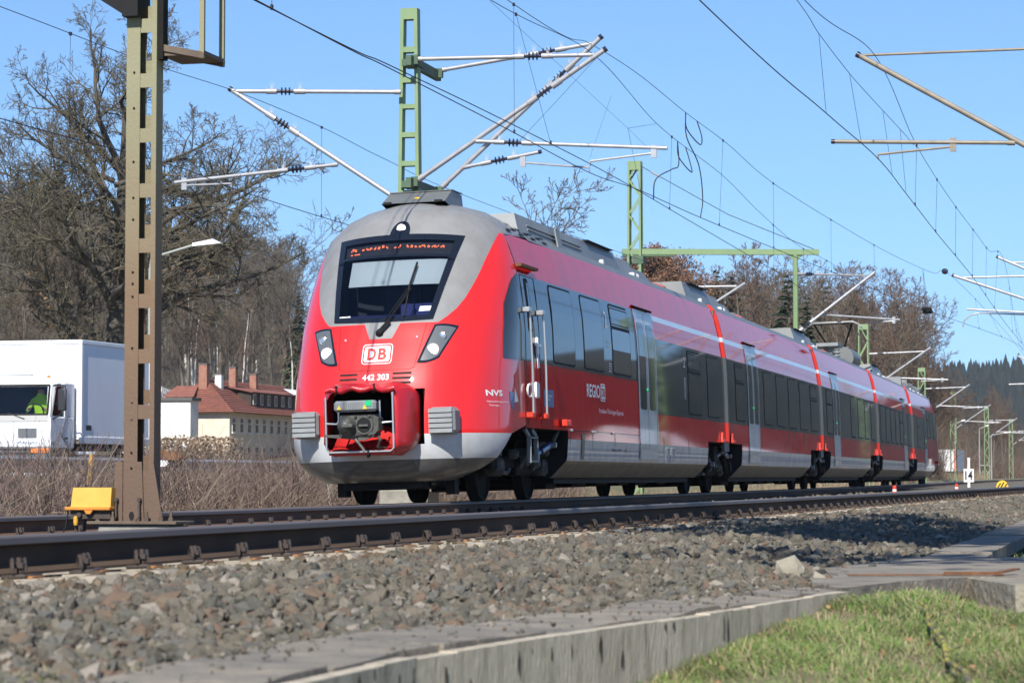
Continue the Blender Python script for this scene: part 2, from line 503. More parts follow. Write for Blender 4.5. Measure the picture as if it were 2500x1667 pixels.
# loose stones: real angular pebbles in one mesh
def ico():
    t = (1 + 5 ** .5) / 2
    v = np.array([(-1, t, 0), (1, t, 0), (-1, -t, 0), (1, -t, 0), (0, -1, t), (0, 1, t), (0, -1, -t), (0, 1, -t), (t, 0, -1), (t, 0, 1), (-t, 0, -1), (-t, 0, 1)], float)
    v /= np.linalg.norm(v[0])
    f = np.array([(0, 11, 5), (0, 5, 1), (0, 1, 7), (0, 7, 10), (0, 10, 11), (1, 5, 9), (5, 11, 4), (11, 10, 2), (10, 7, 6), (7, 1, 8), (3, 9, 4), (3, 4, 2), (3, 2, 6), (3, 6, 8), (3, 8, 9), (4, 9, 5), (2, 4, 11), (6, 2, 10), (8, 6, 7), (9, 8, 1)])
    return v, f
ICO_V, ICO_F = ico()
def rocks(pos, size, flat=0.7, ang=0.34):
    """angular stones: icosahedra squeezed, cut and turned at random"""
    n = len(pos)
    V = np.repeat(ICO_V[None], n, 0)
    V = V * (1 + rng.uniform(-ang, ang, (n, 12, 1)))
    # clip by two random planes for flat broken faces
    for _ in range(2):
        nn = rng.normal(size=(n, 1, 3)); nn /= np.linalg.norm(nn, axis=2, keepdims=True)
        d = (V * nn).sum(2, keepdims=True); lim = rng.uniform(.35, .75, (n, 1, 1))
        V = V - nn * np.maximum(d - lim, 0)
    V = V * np.stack([rng.uniform(.75, 1.45, n), rng.uniform(.7, 1.1, n), rng.uniform(flat - .15, flat + .2, n)], -1)[:, None]
    q = rng.normal(size=(n, 4)); q[:, 1:3] *= 0.55; q /= np.linalg.norm(q, axis=1, keepdims=True)
    w, x, y, z = q.T
    Rm = np.stack([1 - 2 * (y * y + z * z), 2 * (x * y - z * w), 2 * (x * z + y * w), 2 * (x * y + z * w), 1 - 2 * (x * x + z * z), 2 * (y * z - x * w), 2 * (x * z - y * w), 2 * (y * z + x * w), 1 - 2 * (x * x + y * y)], -1).reshape(n, 3, 3)
    V = np.einsum('nij,nkj->nki', Rm, V) * size[:, None, None] + pos[:, None]
    F = (np.arange(n) * 12)[:, None, None] + ICO_F[None]
    return V.reshape(-1, 3), F.reshape(-1, 3)

P, S = [], []
def scatter(n, y0, y1, l0, l1, smin, smax, side='near', lift=0.0):
    """stones between l0 and l1 (fractions of the way from the near rail to the trough when side is shoulder)"""
    y = rng.uniform(y0, y1, n)
    u = rng.uniform(0, 1, n)
    if side == 'shoulder':
        a, b = NTX(y) + l0, trough_left(y) + l1
        x = a + (b - a) * u
    elif side == 'mid':
        c = TC(y)
        a, b = c + l0, NTX(y) + l1
        x = a + (b - a) * u
    sz = smin + (smax - smin) * rng.random(n) ** 2.2
    z = ballast_z(x, y) - 0.012 + rng.uniform(-.012, .022, n) + lift
    P.append(np.stack([x, y, z], -1)); S.append(sz)
scatter(21000, -27.5, -18, 0.24, 0.0, .011, .040, 'shoulder')
scatter(12500, -18, -8, 0.24, 0.0, .013, .042, 'shoulder')
scatter(6500, -8, 8, 0.27, 0.0, .022, .05, 'shoulder')
scatter(5000, 8, 45, 0.27, 0.2, .03, .06, 'shoulder')
scatter(4200, -24, -8, 0.95, -1.7, .02, .045, 'mid')
scatter(3200, -8, 12, 0.95, -1.75, .022, .05, 'mid')
scatter(2200, 12, 50, 0.95, -1.75, .03, .06, 'mid')
scatter(1400, -24, 12, -1.6, -5.2, .022, .05, 'mid')
scatter(120, -27, -10, 0.3, -0.1, .04, .06, 'shoulder', 0.01)
P, S = np.concatenate(P), np.concatenate(S)
mat('ballast_rusty', (0.2, 0.16, 0.12), 0.95, col2=(0.11, 0.075, 0.05), scale=10.0, mixr=(.4, .75), bump=0.6, bscale=55.0, island=[(r_ * .95, g_ * .84, b_ * .70) for r_, g_, b_ in STONES], spec=0.2)
_lr = P[:, 0] - NTX(P[:, 1]) + rng.normal(0, .12, len(P)); _ru = ((_lr < .5) & (_lr > -2.1)) | (np.abs(P[:, 0] - TC(P[:, 1])) < 1.35)
V, F = rocks(P[_ru], S[_ru], .68, .36)
tag(obj_np('ballast_stones', V, F, ['ballast_rusty']), 'rust-stained ballast stones close to the rails', 'gravel', kind='stuff')
V, F = rocks(P[~_ru], S[~_ru], .68, .36)
st = obj_np('ballast_stones', V, F, ['ballast_stone'])
tag(st, 'loose angular grey and brown ballast stones beside the rails', 'gravel', kind='stuff')
# a few single boulders that stand out of the gravel
for (x, y, s_, lab) in ((8.02, -18.2, .10, 'largest flat tan stone lying on the gravel beside the crossing slab'), (8.24, -18.75, .05, 'pale grey stone at the tip of the crossing slab')):
    V, F = rocks(np.array([[0, 0, 0.0]]), np.array([s_]), 0.5, .25)
    o = obj_np('loose_stone', V, F, ['concrete_block'], loc=(x, y, float(ballast_z(x, y)) + .01))
    tag(o, lab, 'stone')

# ------------------------------------------------------------------ rails, sleepers, clips
RAIL = [(-.07, -.16), (.07, -.16), (.07, -.149), (.018, -.127), (.0085, -.118), (.0085, -.05), (.022, -.042), (.036, -.037), (.036, -.012), (.031, -.003), (.02, 0.0),
        (-.02, 0.0), (-.031, -.003), (-.036, -.012), (-.036, -.037), (-.022, -.042), (-.0085, -.05), (-.0085, -.118), (-.018, -.127), (-.07, -.149)]
def rail(name, fn, svals, l, mats, parent, dz=None):
    mb = MB()
    n = len(RAIL)
    P = [fn(s, l + a, b + (dz(s) if dz else 0.0)) for s in svals for (a, b) in RAIL]
    F, mi = [], []
    for i in range(len(svals) - 1):
        for j in range(n):
            k = (j + 1) % n
            F.append((i * n + j, i * n + k, (i + 1) * n + k, (i + 1) * n + j)); mi.append(1 if 7 <= j <= 13 else 0)
    b = len(mb.v); mb.v += P; mb.f += F; mb.m += mi
    return mb.build(name, mats, parent)

near_track = empty('railway_track', (NTX(0) - .75, 0, NT_Z)); tag(near_track, 'nearest railway track with dark steel rails on concrete sleepers', kind='structure')
train_track = empty('railway_track', (0, 0, 0)); tag(train_track, 'railway track under the red train', kind='structure')
def unparent_offset(o):
    """keep world coordinates of a mesh built in world space when its parent is away from the origin"""
    o.matrix_parent_inverse = o.parent.matrix_world.inverted()
bpy.context.view_layer.update()
ysr = axis_pts([(-45, 60, 36), (60, 320, 30)])
for l in (-.036, -1.505):
    o = rail('rail', NT, ysr, l, ['rail_rust', 'rail_head'], near_track); unparent_offset(o)
_dz = lambda s: 0.03 * float(smooth01(-4, -24, np.array(s)))
for l in (.75, -.75):
    o = rail('rail', TP, axis_pts([(-45, -1, 22), (-1, 60, 30), (60, 320, 40)]), l, ['rail_orange' if l > 0 else 'rail_rust', 'rail_head'], train_track, _dz)

# sleeper: 2.5 m bevelled concrete beam
smb = MB(); smb.box(-1.25, 1.25, -.13, .13, -.2, 0.0, 0, .025)
sleeper_me = None
clip_mb = MB()
for sy in (-1, 1):
    arc = [(0.052 - .034 * cos(t) * 0.6, sy * .045 + .03 * cos(t), .012 + .042 * sin(t)) for t in np.linspace(-.1, pi + .1, 9)]
    clip_mb.tube([(p[0] - .005, sy * .05 + (p[1] - sy * .045) * 1.25, p[2]) for p in arc], .0085, 6, 0)
clip_mb.tube([(.05, 0, -.02), (.05, 0, .062)], .012, 8, 0)
clip_mb.lathe([(.024, 0), (.024, .018), (.014, .022)], (.05, 0, .02), (0, 0, 1), 6, 0)
clip_mb.box(.005, .115, -.075, .075, -.022, -.004, 0, .006)
clip_mb.box(.10, .135, -.055, .055, -.03, -.012, 1, .004)
clip_me = None
def put(me, name, parent, loc, rot):
    o = bpy.data.objects.new(name, me)
    o.location = loc; o.rotation_euler = rot
    link(o, parent); return o
tmp = smb.build('sleeper', 'sleeper_concrete'); sleeper_me = tmp.data; bpy.data.objects.remove(tmp)
tmp = clip_mb.build('rail_clip', ['clip_iron', 'clip_rust'], smooth=True); clip_me = tmp.data; bpy.data.objects.remove(tmp)
inv = near_track.location.copy()
y = -28.0; k = 0
while y < 52:
    p = NT(y, -.77, -.172)
    put(sleeper_me, 'sleeper', near_track, (p[0] - inv[0], p[1] - inv[1], p[2] - inv[2]), (0, -NT_CANT, -.022 + random.uniform(-.01, .01)))
    p = NT(y, .03, -.150)
    put(clip_me, 'rail_clip', near_track, (p[0] - inv[0], p[1] - inv[1], p[2] - inv[2]), (random.uniform(-.05, .05), -NT_CANT, -.022 + random.uniform(-.12, .12)))
    y += 0.6
y = -24.0
while y < 6:
    p = TP(y, 0, -.172); put(sleeper_me, 'sleeper', train_track, p, (0, -CANT, 0))
    p = TP(y, .815, -.150 + _dz(y)); put(clip_me, 'rail_clip', train_track, p, (0, -CANT, random.uniform(-.1, .1)))
    y += 0.6

# ------------------------------------------------------------------ cable trough with lids, crossing slab
TZt = -.115
tl_pts = [(7.30, -28.0), (7.355, -25.2), (7.45, -23.7), (7.54, -22.9), (7.84, -21.6), (8.28, -19.45)]
tr_pts = [(7.80, -28.0), (7.84, -25.2), (7.86, -24.2), (8.00, -23.2), (8.20, -22.0), (8.50, -19.85)]
def resample(pts, n):
    pts = np.array(pts, float); d = np.r_[0, np.cumsum(np.linalg.norm(np.diff(pts, axis=0), axis=1))]
    t = np.linspace(0, d[-1], n)
    return np.stack([np.interp(t, d, pts[:, i]) for i in range(2)], -1)
n_l = 10
A, B = resample(tl_pts, n_l * 3 + 1), resample(tr_pts, n_l * 3 + 1)
trough = empty('cable_trough', (7.6, -24, -.4), 'long concrete cable trough with stained side wall along the gravel', 'cable trough')
inv_t = trough.location.copy()
def toff(o):
    o.location = (-inv_t[0], -inv_t[1], -inv_t[2]); return o
mbw = MB()
for i in range(len(A) - 1):
    for (Q, w0, w1, top) in ((B, -.055, 0.0, TZt - .012), (A, 0.0, .05, TZt - .03)):
        d = Q[i + 1] - Q[i]; d = d / np.linalg.norm(d); nrm = np.array([d[1], -d[0]])
        a0, a1, b0, b1 = Q[i] + nrm * w0, Q[i] + nrm * w1, Q[i + 1] + nrm * w0, Q[i + 1] + nrm * w1
        top = top + random.uniform(-.004, .003)
        mbw.add([(a0[0], a0[1], -.62), (a1[0], a1[1], -.62), (b1[0], b1[1], -.62), (b0[0], b0[1], -.62), (a0[0], a0[1], top), (a1[0], a1[1], top), (b1[0], b1[1], top), (b0[0], b0[1], top)],
                [(0, 1, 5, 4), (1, 2, 6, 5), (2, 3, 7, 6), (3, 0, 4, 7), (4, 5, 6, 7)])
toff(mbw.build('trough_wall', 'trough_wall', trough))
for k in range(n_l):
    mb = MB()
    g = random.uniform(.010, .024)
    a, b = A[k * 3], A[k * 3 + 3]; c, d = B[k * 3 + 3], B[k * 3]
    u = (b - a) / np.linalg.norm(b - a) * g; v = (c - d) / np.linalg.norm(c - d) * g
    inw = (a - d) / np.linalg.norm(a - d) * .062
    z0 = TZt + random.uniform(-.010, .010); z1 = TZt + random.uniform(-.010, .010)
    ed = [a + u, A[k * 3 + 1], A[k * 3 + 2], b - u, c + inw - v, B[k * 3 + 2] + inw, B[k * 3 + 1] + inw, d + inw + v]
    zz = [z0, z0, z1, z1, z1 - .004, z1 - .004, z0 - .004, z0 - .004]
    bot = [(p[0], p[1], z - .06) for p, z in zip(ed, zz)]
    top = [(p[0], p[1], z) for p, z in zip(ed, zz)]
    mb.add(bot + top, [tuple(range(8, 16))[::-1] if False else (15, 14, 9, 8), (14, 13, 10, 9), (13, 12, 11, 10)] + [(i, (i + 1) % 8, 8 + (i + 1) % 8, 8 + i) for i in range(8)])
    toff(mb.build('trough_lid', 'trough_lid', trough))
# grit lying on the lids
i_ = rng.integers(0, len(A) - 1, 420); f_ = rng.random((420, 1)); w_ = rng.random((420, 1)) ** 2
q_ = (A[i_] * (1 - f_) + A[i_ + 1] * f_) * (1 - w_) + (B[i_] * (1 - f_) + B[i_ + 1] * f_) * w_
V, F = rocks(np.c_[q_, np.full(420, TZt + .008)], rng.uniform(.003, .011, 420)); o = obj_np('grit', V, F, ['ballast_stone'], trough); toff(o); o['kind'] = 'stuff'
# drips and moss on the side wall: thin crusts
def crust(cnt, mname, hmin, hmax, wmin, wmax, top=True, name='wall_stain'):
    mb = MB()
    for _ in range(cnt):
        i = min(len(B) - 2, max(4, int(random.gauss(random.choice((9, 13, 14, 19, 24)), 1.3)))); f = random.random()
        q = B[i] * (1 - f) + B[i + 1] * f; d = B[i + 1] - B[i]; d = d / np.linalg.norm(d); nr = np.array([d[1], -d[0]])
        h, w = random.uniform(hmin, hmax), random.uniform(wmin, wmax)
        z0 = (TZt - .012 - random.choice((0, 0, .02, .06))) if top else random.uniform(-.36, -.26)
        pts = []
        for t in np.linspace(0, 2 * pi, 9)[:-1]:
            rr = random.uniform(.5, 1.0)
            pts.append((q[0] + d[0] * w * cos(t) * rr + nr[0] * .003, q[1] + d[1] * w * cos(t) * rr + nr[1] * .003, z0 - h / 2 + h / 2 * sin(t) * rr))
        mb.add(pts, [tuple(range(8))])
    o = mb.build(name, mname, trough); toff(o); o['kind'] = 'stuff'; return o
crust(30, 'wall_stain', .02, .15, .003, .018)
crust(50, 'wall_moss', .03, .10, .015, .06, False, 'wall_moss')

# crossing slab + block on its right + rusty angle iron + trough beyond
cs = empty('crossing_slab', (8.6, -18, -.3), 'flat dark concrete slab bridging the trough to the right', 'concrete slab')
mb = MB()
poly = [(8.06, -17.7), (8.29, -19.44), (8.47, -19.84), (8.64, -19.1), (8.9, -18.5), (9.6, -18.0), (9.6, -15.2), (8.75, -15.4), (8.36, -15.52)]
mb.prism([(x, y, -.2) for x, y in poly], (0, 0, .088))
o = mb.build('slab', 'trough_lid', cs); o.location = (-8.6, 18, .3)
bl = [(8.90, -18.52), (9.16, -19.22), (9.50, -19.12), (9.42, -18.1)]
mb = MB(); P_ = [(x, y, -.5) for x, y in bl] + [(x + random.uniform(-.01, .01), y, -.118) for x, y in bl]
mb.add(P_, [(0, 1, 5, 4), (1, 2, 6, 5), (2, 3, 7, 6), (3, 0, 4, 7), (4, 5, 6, 7)])
tag(mb.build('concrete_block', 'concrete_block'), 'rough tan concrete block under the edge of the crossing slab', 'concrete block')
mb = MB(); mb.obox((8.34, -18.53, -.106), (9.05, -18.35, -.104), .04, .006); mb.obox((8.78, -18.44, -.098), (9.05, -18.37, -.098), .006, .016); mb.obox((9.0, -18.38, -.10), (9.10, -18.12, -.085), .035, .008)
tag(mb.build('angle_iron', 'rusty_iron'), 'rusty angle iron lying across the crossing slab', 'scrap iron')
far_tr = empty('cable_trough', (8.4, -15, -.3), 'dark concrete cable trough running on beyond the crossing slab', 'cable trough')
yy = -15.5
while yy < 30:
    xl_, xl2 = float(trough_left(yy)), float(trough_left(yy + .98))
    mb = MB(); mb.prism([(xl_, yy, -.2), (xl_ + .36, yy, -.2), (xl2 + .36, yy + .98, -.2), (xl2, yy + .98, -.2)], (0, 0, .085 + random.uniform(-.006, .006)))
    o = mb.build('trough_lid', 'trough_lid', far_tr); o.location = (-8.4, 15, .3)
    yy += 1.0

# ------------------------------------------------------------------ grass bank at the lower right
def bank_z(x, y):
    """soil height right of the trough"""
    x, y = np.asarray(x, float), np.asarray(y, float)
    base = np.interp(y, [-30, -25, -22.5, -20.5, -19.3, -17, -12], [-.52, -.44, -.33, -.20, -.17, -.26, -.2])
    return base + .02 * nz2(x, y, 3.0, 2.0) - 0.10 * smooth01(8.7, 9.3, x) * smooth01(-22, -18.5, y) * smooth01(-15.6, -18, y)
xs, ys2 = np.linspace(0, 1, 26), np.linspace(-31, 30, 90)
Yg, Ug = np.meshgrid(ys2, xs, indexing='ij')
xlg = np.interp(Yg, [-31, -28, -25.2, -24.2, -23.2, -22, -19.85, -19, -15.6, -15.5, 30], [7.75, 7.8, 7.84, 7.86, 8.0, 8.2, 8.5, 8.75, 8.8, 8.76, 9.1])
Xg = xlg + .0 + Ug * 3.2
Zg = bank_z(Xg, Yg)
_idx = np.arange(Xg.size).reshape(Xg.shape)
_q = np.stack([_idx[:-1, :-1], _idx[:-1, 1:], _idx[1:, 1:], _idx[1:, :-1]], -1).reshape(-1, 4)
tag(obj_np('grass_bank', np.stack([Xg, Yg, Zg], -1).reshape(-1, 3), _q, ['grass_soil'], smooth=True), 'soil of the grassy bank beside the trough', kind='structure')
def blades(P, h, w, lean, tilt=None):
    """curved two-segment blades"""
    n = len(P)
    a = rng.uniform(0, 2 * pi, n) if tilt is None else tilt
    d = np.stack([np.cos(a), np.sin(a), np.zeros(n)], -1); s_ = np.stack([-np.sin(a), np.cos(a), np.zeros(n)], -1)
    up = np.array([[0, 0, 1.0]])
    h, w, lean = h[:, None], w[:, None], lean[:, None]
    p1 = P + up * h * .6 + d * lean * h * .35
    p2 = P + up * h * (1 - .25 * lean) + d * lean * h * 1.1
    V = np.stack([P - s_ * w, P + s_ * w, p1 + s_ * w * .7, p1 - s_ * w * .7, p2 + s_ * w * .12, p2 - s_ * w * .12], 1)
    b = (np.arange(n) * 6)[:, None]
    F = np.concatenate([b + np.array([[0, 1, 2, 3]]), b + np.array([[3, 2, 4, 5]])], 0)
    return V.reshape(-1, 3), F
def bank_pts(n, y0, y1, dx):
    y = rng.uniform(y0, y1, n)
    xl = np.interp(y, [-31, -28, -25.2, -24.2, -23.2, -22, -19.85, -19, -15.6, -15.5, 30], [7.75, 7.8, 7.84, 7.86, 8.0, 8.2, 8.5, 8.75, 8.8, 8.76, 9.1])
    x = xl + .01 + rng.uniform(0, dx, n)
    keep = ~((x > 8.62) & (y > -19.05 + .0 * x) & (y < -15.2) & (y > -19.1 + 2.3 * (x - 8.64) * (x < 8.9)))
    keep &= ~((x > 8.92) & (x < 9.5) & (y > -19.2) & (y < -18.0))
    x, y = x[keep], y[keep]
    return np.stack([x, y, bank_z(x, y) - .01], -1)
P = np.concatenate([bank_pts(85000, -27, -19.0, 1.5), bank_pts(9000, -15.5, -6, 1.2), bank_pts(6000, -6, 25, 1.5)])
_k = nz2(P[:, 0], P[:, 1], 3.1, 9.0) + rng.normal(0, .35, len(P)) > -.62                     # thin patches with bare thatch
P = P[_k]
cl = .55 + .45 * nz2(P[:, 0], P[:, 1], 5.0, 3.0)
n = len(P)
tl = 2.2 + 1.6 * nz2(P[:, 0], P[:, 1], 2.4, 7.0) + rng.normal(0, .9, n)          # blades lie in swirls
V, F = blades(P, rng.uniform(.018, .082, n) * (0.45 + .9 * cl), rng.uniform(.0010, .0024, n), rng.uniform(.6, 3.2, n) , tl)
tag(obj_np('grass', V, F, ['grass_blade']), 'short green grass with dry tufts on the bank', 'grass', kind='stuff')
P = bank_pts(11000, -27, -19.0, 1.5); n = len(P)
V, F = blades(P, rng.uniform(.015, .05, n) * np.where(rng.random(n) < .06, 3.0, 1.0), rng.uniform(.0007, .0016, n), rng.uniform(.8, 5.0, n))
tag(obj_np('dry_straw', V, F, ['straw']), 'dry straw lying in the grass of the bank', 'straw', kind='stuff')
P = bank_pts(120, -26, -19.2, 1.4); P[:, 2] += .028
V, F = rocks(P, rng.uniform(.007, .019, len(P)), 0.2)
tag(obj_np('fallen_leaves', V, F, ['dead_leaf']), 'fallen brown oak leaves scattered in the grass', 'leaves', kind='stuff')
# small green tuft in the gravel at the lower left corner
P = np.stack([rng.normal(7.10, .11, 900), rng.normal(-25.35, .3, 900), np.full(900, -.15)], -1)
V, F = blades(P, rng.uniform(.02, .06, 900), rng.uniform(.001, .002, 900), rng.uniform(.2, 1.2, 900))
tag(obj_np('grass_tuft', V, F, ['grass_blade']), 'small green tuft growing in the gravel by the trough', 'grass', kind='stuff')
# lichen-covered stick
mat('lichen_bark', (0.36, 0.33, 0.04), 0.9, col2=(0.10, 0.085, 0.07), scale=16, mixr=(.42, .54), bump=.6, bscale=60)
mb = MB()
pts = []
for t in np.linspace(0, 1, 12):
    x, y = 8.84 + .40 * t, -20.35 - 2.6 * t
    pts.append((x + .012 * sin(t * 17), y + .03 * sin(t * 11), float(bank_z(x, y)) + .055 + .012 * sin(t * 9)))
mb.tube(pts, [.006 + .005 * t for t in np.linspace(0, 1, 12)], 7)
mb.tube([pts[6], np.array(pts[6]) + (.07, -.06, .03)], [.005, .002], 5)
tag(mb.build('fallen_stick', 'lichen_bark', smooth=True), 'stick with yellow lichen lying in the grass', 'stick')
# ------------------------------------------------------------------ the train
mat('train_red', (0.74, 0.016, 0.014), 0.38, coat=0.9, spec=0.3, col2=(0.70, 0.016, 0.014), scale=1.3, mixr=(.3, .7), rvar=.12, bump=.015, bscale=2.0)
mat('train_red_matt', (0.62, 0.02, 0.012), 0.45, coat=0.3)
mat('train_silver', (0.55, 0.57, 0.59), 0.38, metal=0.1, coat=0.5, spec=.2, col2=(0.40, 0.385, 0.355), scale=3.0, mixr=(.4, .8), detail=8, rvar=.2)
mat('train_skirt', (0.095, 0.096, 0.10), 0.3, metal=0.25, coat=0.7, col2=(0.06, 0.056, 0.052), scale=3.5, rvar=.3, detail=8)
mat('train_under', (0.22, 0.20, 0.165), 0.55, metal=0.2, col2=(0.15, 0.125, 0.09), scale=4.0, coat=.2)
mat('train_band', (0.020, 0.023, 0.028), 0.4, coat=0.95, spec=0.0, bump=.012, bscale=1.2)
mat('train_white', (0.66, 0.67, 0.68), 0.4, coat=0.8)
mat('mask_grey', (0.225, 0.225, 0.222), 0.42, coat=0.2, col2=(0.185, 0.183, 0.175), scale=5, detail=8, stretch=(1, 1, .4), rvar=.15)
mat('roof_grey', (0.15, 0.155, 0.15), 0.5, col2=(0.115, 0.12, 0.115), scale=1.5, coat=.1)
mat('roof_light', (0.24, 0.25, 0.25), 0.5, col2=(0.19, 0.2, 0.2), scale=2)
mat('window_glass', (0.010, 0.012, 0.014), 0.3, coat=1.0, spec=0.0, bump=.01, bscale=1.5)
mat('rubber', (0.008, 0.008, 0.009), 0.7, spec=.3)
mat('black_frit', (0.008, 0.009, 0.012), 0.12, coat=1.0)
mat('dark_steel', (0.008, 0.0078, 0.0075), 0.8, spec=.2, col2=(0.014, 0.013, 0.011), scale=6)
mat('bogie_grey', (0.13, 0.12, 0.10), 0.7, col2=(0.04, 0.036, 0.03), scale=7)
mat('grille_grey', (0.20, 0.215, 0.22), 0.5, col2=(0.16, 0.17, 0.175), scale=5)
mat('steel_bright', (0.55, 0.56, 0.56), 0.35, metal=0.7)
mat('lamp_reflector', (0.55, 0.56, 0.57), 0.2, metal=0.8)
mat('lamp_housing', (0.10, 0.11, 0.115), 0.3, coat=1.0)
mat('lamp_lit', (0.9, 0.85, 0.75), 0.4, emit=(1.0, 0.84, 0.66), estr=0.95)
mat('led_orange', (0.8, 0.2, 0.1), 0.5, emit=(1.0, 0.17, 0.05), estr=1.1)
mat('blind', (0.46, 0.51, 0.50), 0.7)
mat('cab_dark', (0.02, 0.022, 0.03), 0.8)
mat('cab_blue', (0.02, 0.028, 0.14), 0.6)
mat('sticker_white', (0.8, 0.8, 0.8), 0.5)
mat('sticker_blue', (0.02, 0.06, 0.28), 0.35, coat=.5)
mat('tarp_red', (0.42, 0.010, 0.018), 0.38, coat=0.35, col2=(0.42, 0.01, 0.015), scale=6, bump=0.35, bscale=9)
mat('tarp_inside', (0.42, 0.012, 0.012), 0.6)
mat('coupler_grey', (0.115, 0.115, 0.105), 0.55, metal=0.3, col2=(0.06, 0.058, 0.05), scale=12, bump=.3, bscale=40)
mat('damper_blue', (0.025, 0.06, 0.17), 0.3, coat=.5)
mat('signal_green', (0.0, 0.42, 0.14), 0.6)
mat('warn_yellow', (0.72, 0.46, 0.03), 0.5)
mat('cable_red', (0.30, 0.03, 0.025), 0.6)
mat('pole_metal', (0.36, 0.37, 0.37), 0.4, metal=0.5)
def glass_mat(name, tint, refl=1.0):
    m = bpy.data.materials.new(name); m.use_nodes = True
    N, L = m.node_tree.nodes, m.node_tree.links
    N.remove(N['Principled BSDF'])
    t = N.new('ShaderNodeBsdfTransparent'); t.inputs[0].default_value = (*tint, 1)
    g = N.new('ShaderNodeBsdfGlossy'); g.inputs['Roughness'].default_value = 0.02
    fr = N.new('ShaderNodeFresnel'); fr.inputs[0].default_value = 1.5
    mx = N.new('ShaderNodeMixShader')
    L.new(fr.outputs[0], mx.inputs[0]); L.new(t.outputs[0], mx.inputs[1]); L.new(g.outputs[0], mx.inputs[2])
    L.new(mx.outputs[0], N['Material Output'].inputs[0])
    MATS[name] = m
glass_mat('windscreen_glass', (0.62, 0.66, 0.72))
mat('lamp_cover0', (0.5, 0.51, 0.52), .5)
glass_mat('clear_glass', (0.8, 0.83, 0.85))

TRAIN_END = 88.8
PZ = [.30, .34, .54, .60, .85, 1.37, 2.3, 2.66, 3.06, 3.4, 3.62, 3.75, 3.87, 3.96, 4.02, 4.05]
PW = [1.17, 1.22, 1.425, 1.44, 1.46, 1.46, 1.46, 1.445, 1.395, 1.325, 1.25, 1.13, .95, .7, .4, 0.0]
def bw(z): return np.interp(z, PZ, PW)
# nose shape: where its front stands on the centre line, how far back it reaches full width
NZ = [.28, .33, .42, .56, .75, .88, 1.2, 1.6, 1.9, 2.33, 2.8, 3.2, 3.6, 3.85, 3.97, 4.06, 4.12]
NS = [1.26, 1.17, 1.10, 1.06, 1.035, 1.03, 1.05, 1.16, 1.30, 1.52, 1.84, 2.14, 2.47, 2.74, 2.94, 3.18, 3.55]
ND = [1.15, 1.25, 1.35, 1.45, 1.52, 1.55, 1.6, 1.6, 1.6, 1.55, 1.42, 1.28, 1.10, 1.0, .95, .9, .5]
NW = [.98, 1.08, 1.24, 1.385, 1.45, 1.46, 1.46, 1.46, 1.46, 1.46, 1.43, 1.37, 1.256, 1.04, .83, .55, 0.02]
NE = [2.6, 2.6, 2.6, 2.7, 2.9, 3.0, 3.0, 3.0, 3.0, 2.9, 2.7, 2.6, 2.5, 2.4, 2.3, 2.2, 2.0]
def nose_par(z):
    return np.interp(z, NZ, NS), np.interp(z, NZ, ND), np.interp(z, NZ, NW), np.interp(z, NZ, NE)
def SF(l, z):
    """s of the nose surface at lateral l and height z"""
    s0, D, w, n = nose_par(z)
    r = np.clip(abs(l) / w, 0, 1)
    return s0 + D * (1 - np.sqrt(np.maximum(1 - r ** n, 0)))
def LS(s, z):
    """half width of the whole train side at s"""
    s0, D, w, n = nose_par(z)
    t = np.clip((s - s0) / D, 0, 1)
    ln = w * (1 - (1 - t) ** 2) ** (1 / n)
    return np.minimum(ln, bw(z)) if s < 5 else bw(z)
def LSall(s, z):
    return LS(min(s, TRAIN_END - s), z)

train = empty('passenger_train', (0, 0, 0), 'red five-part regional passenger train with grey cab mask and dark window band', 'train')

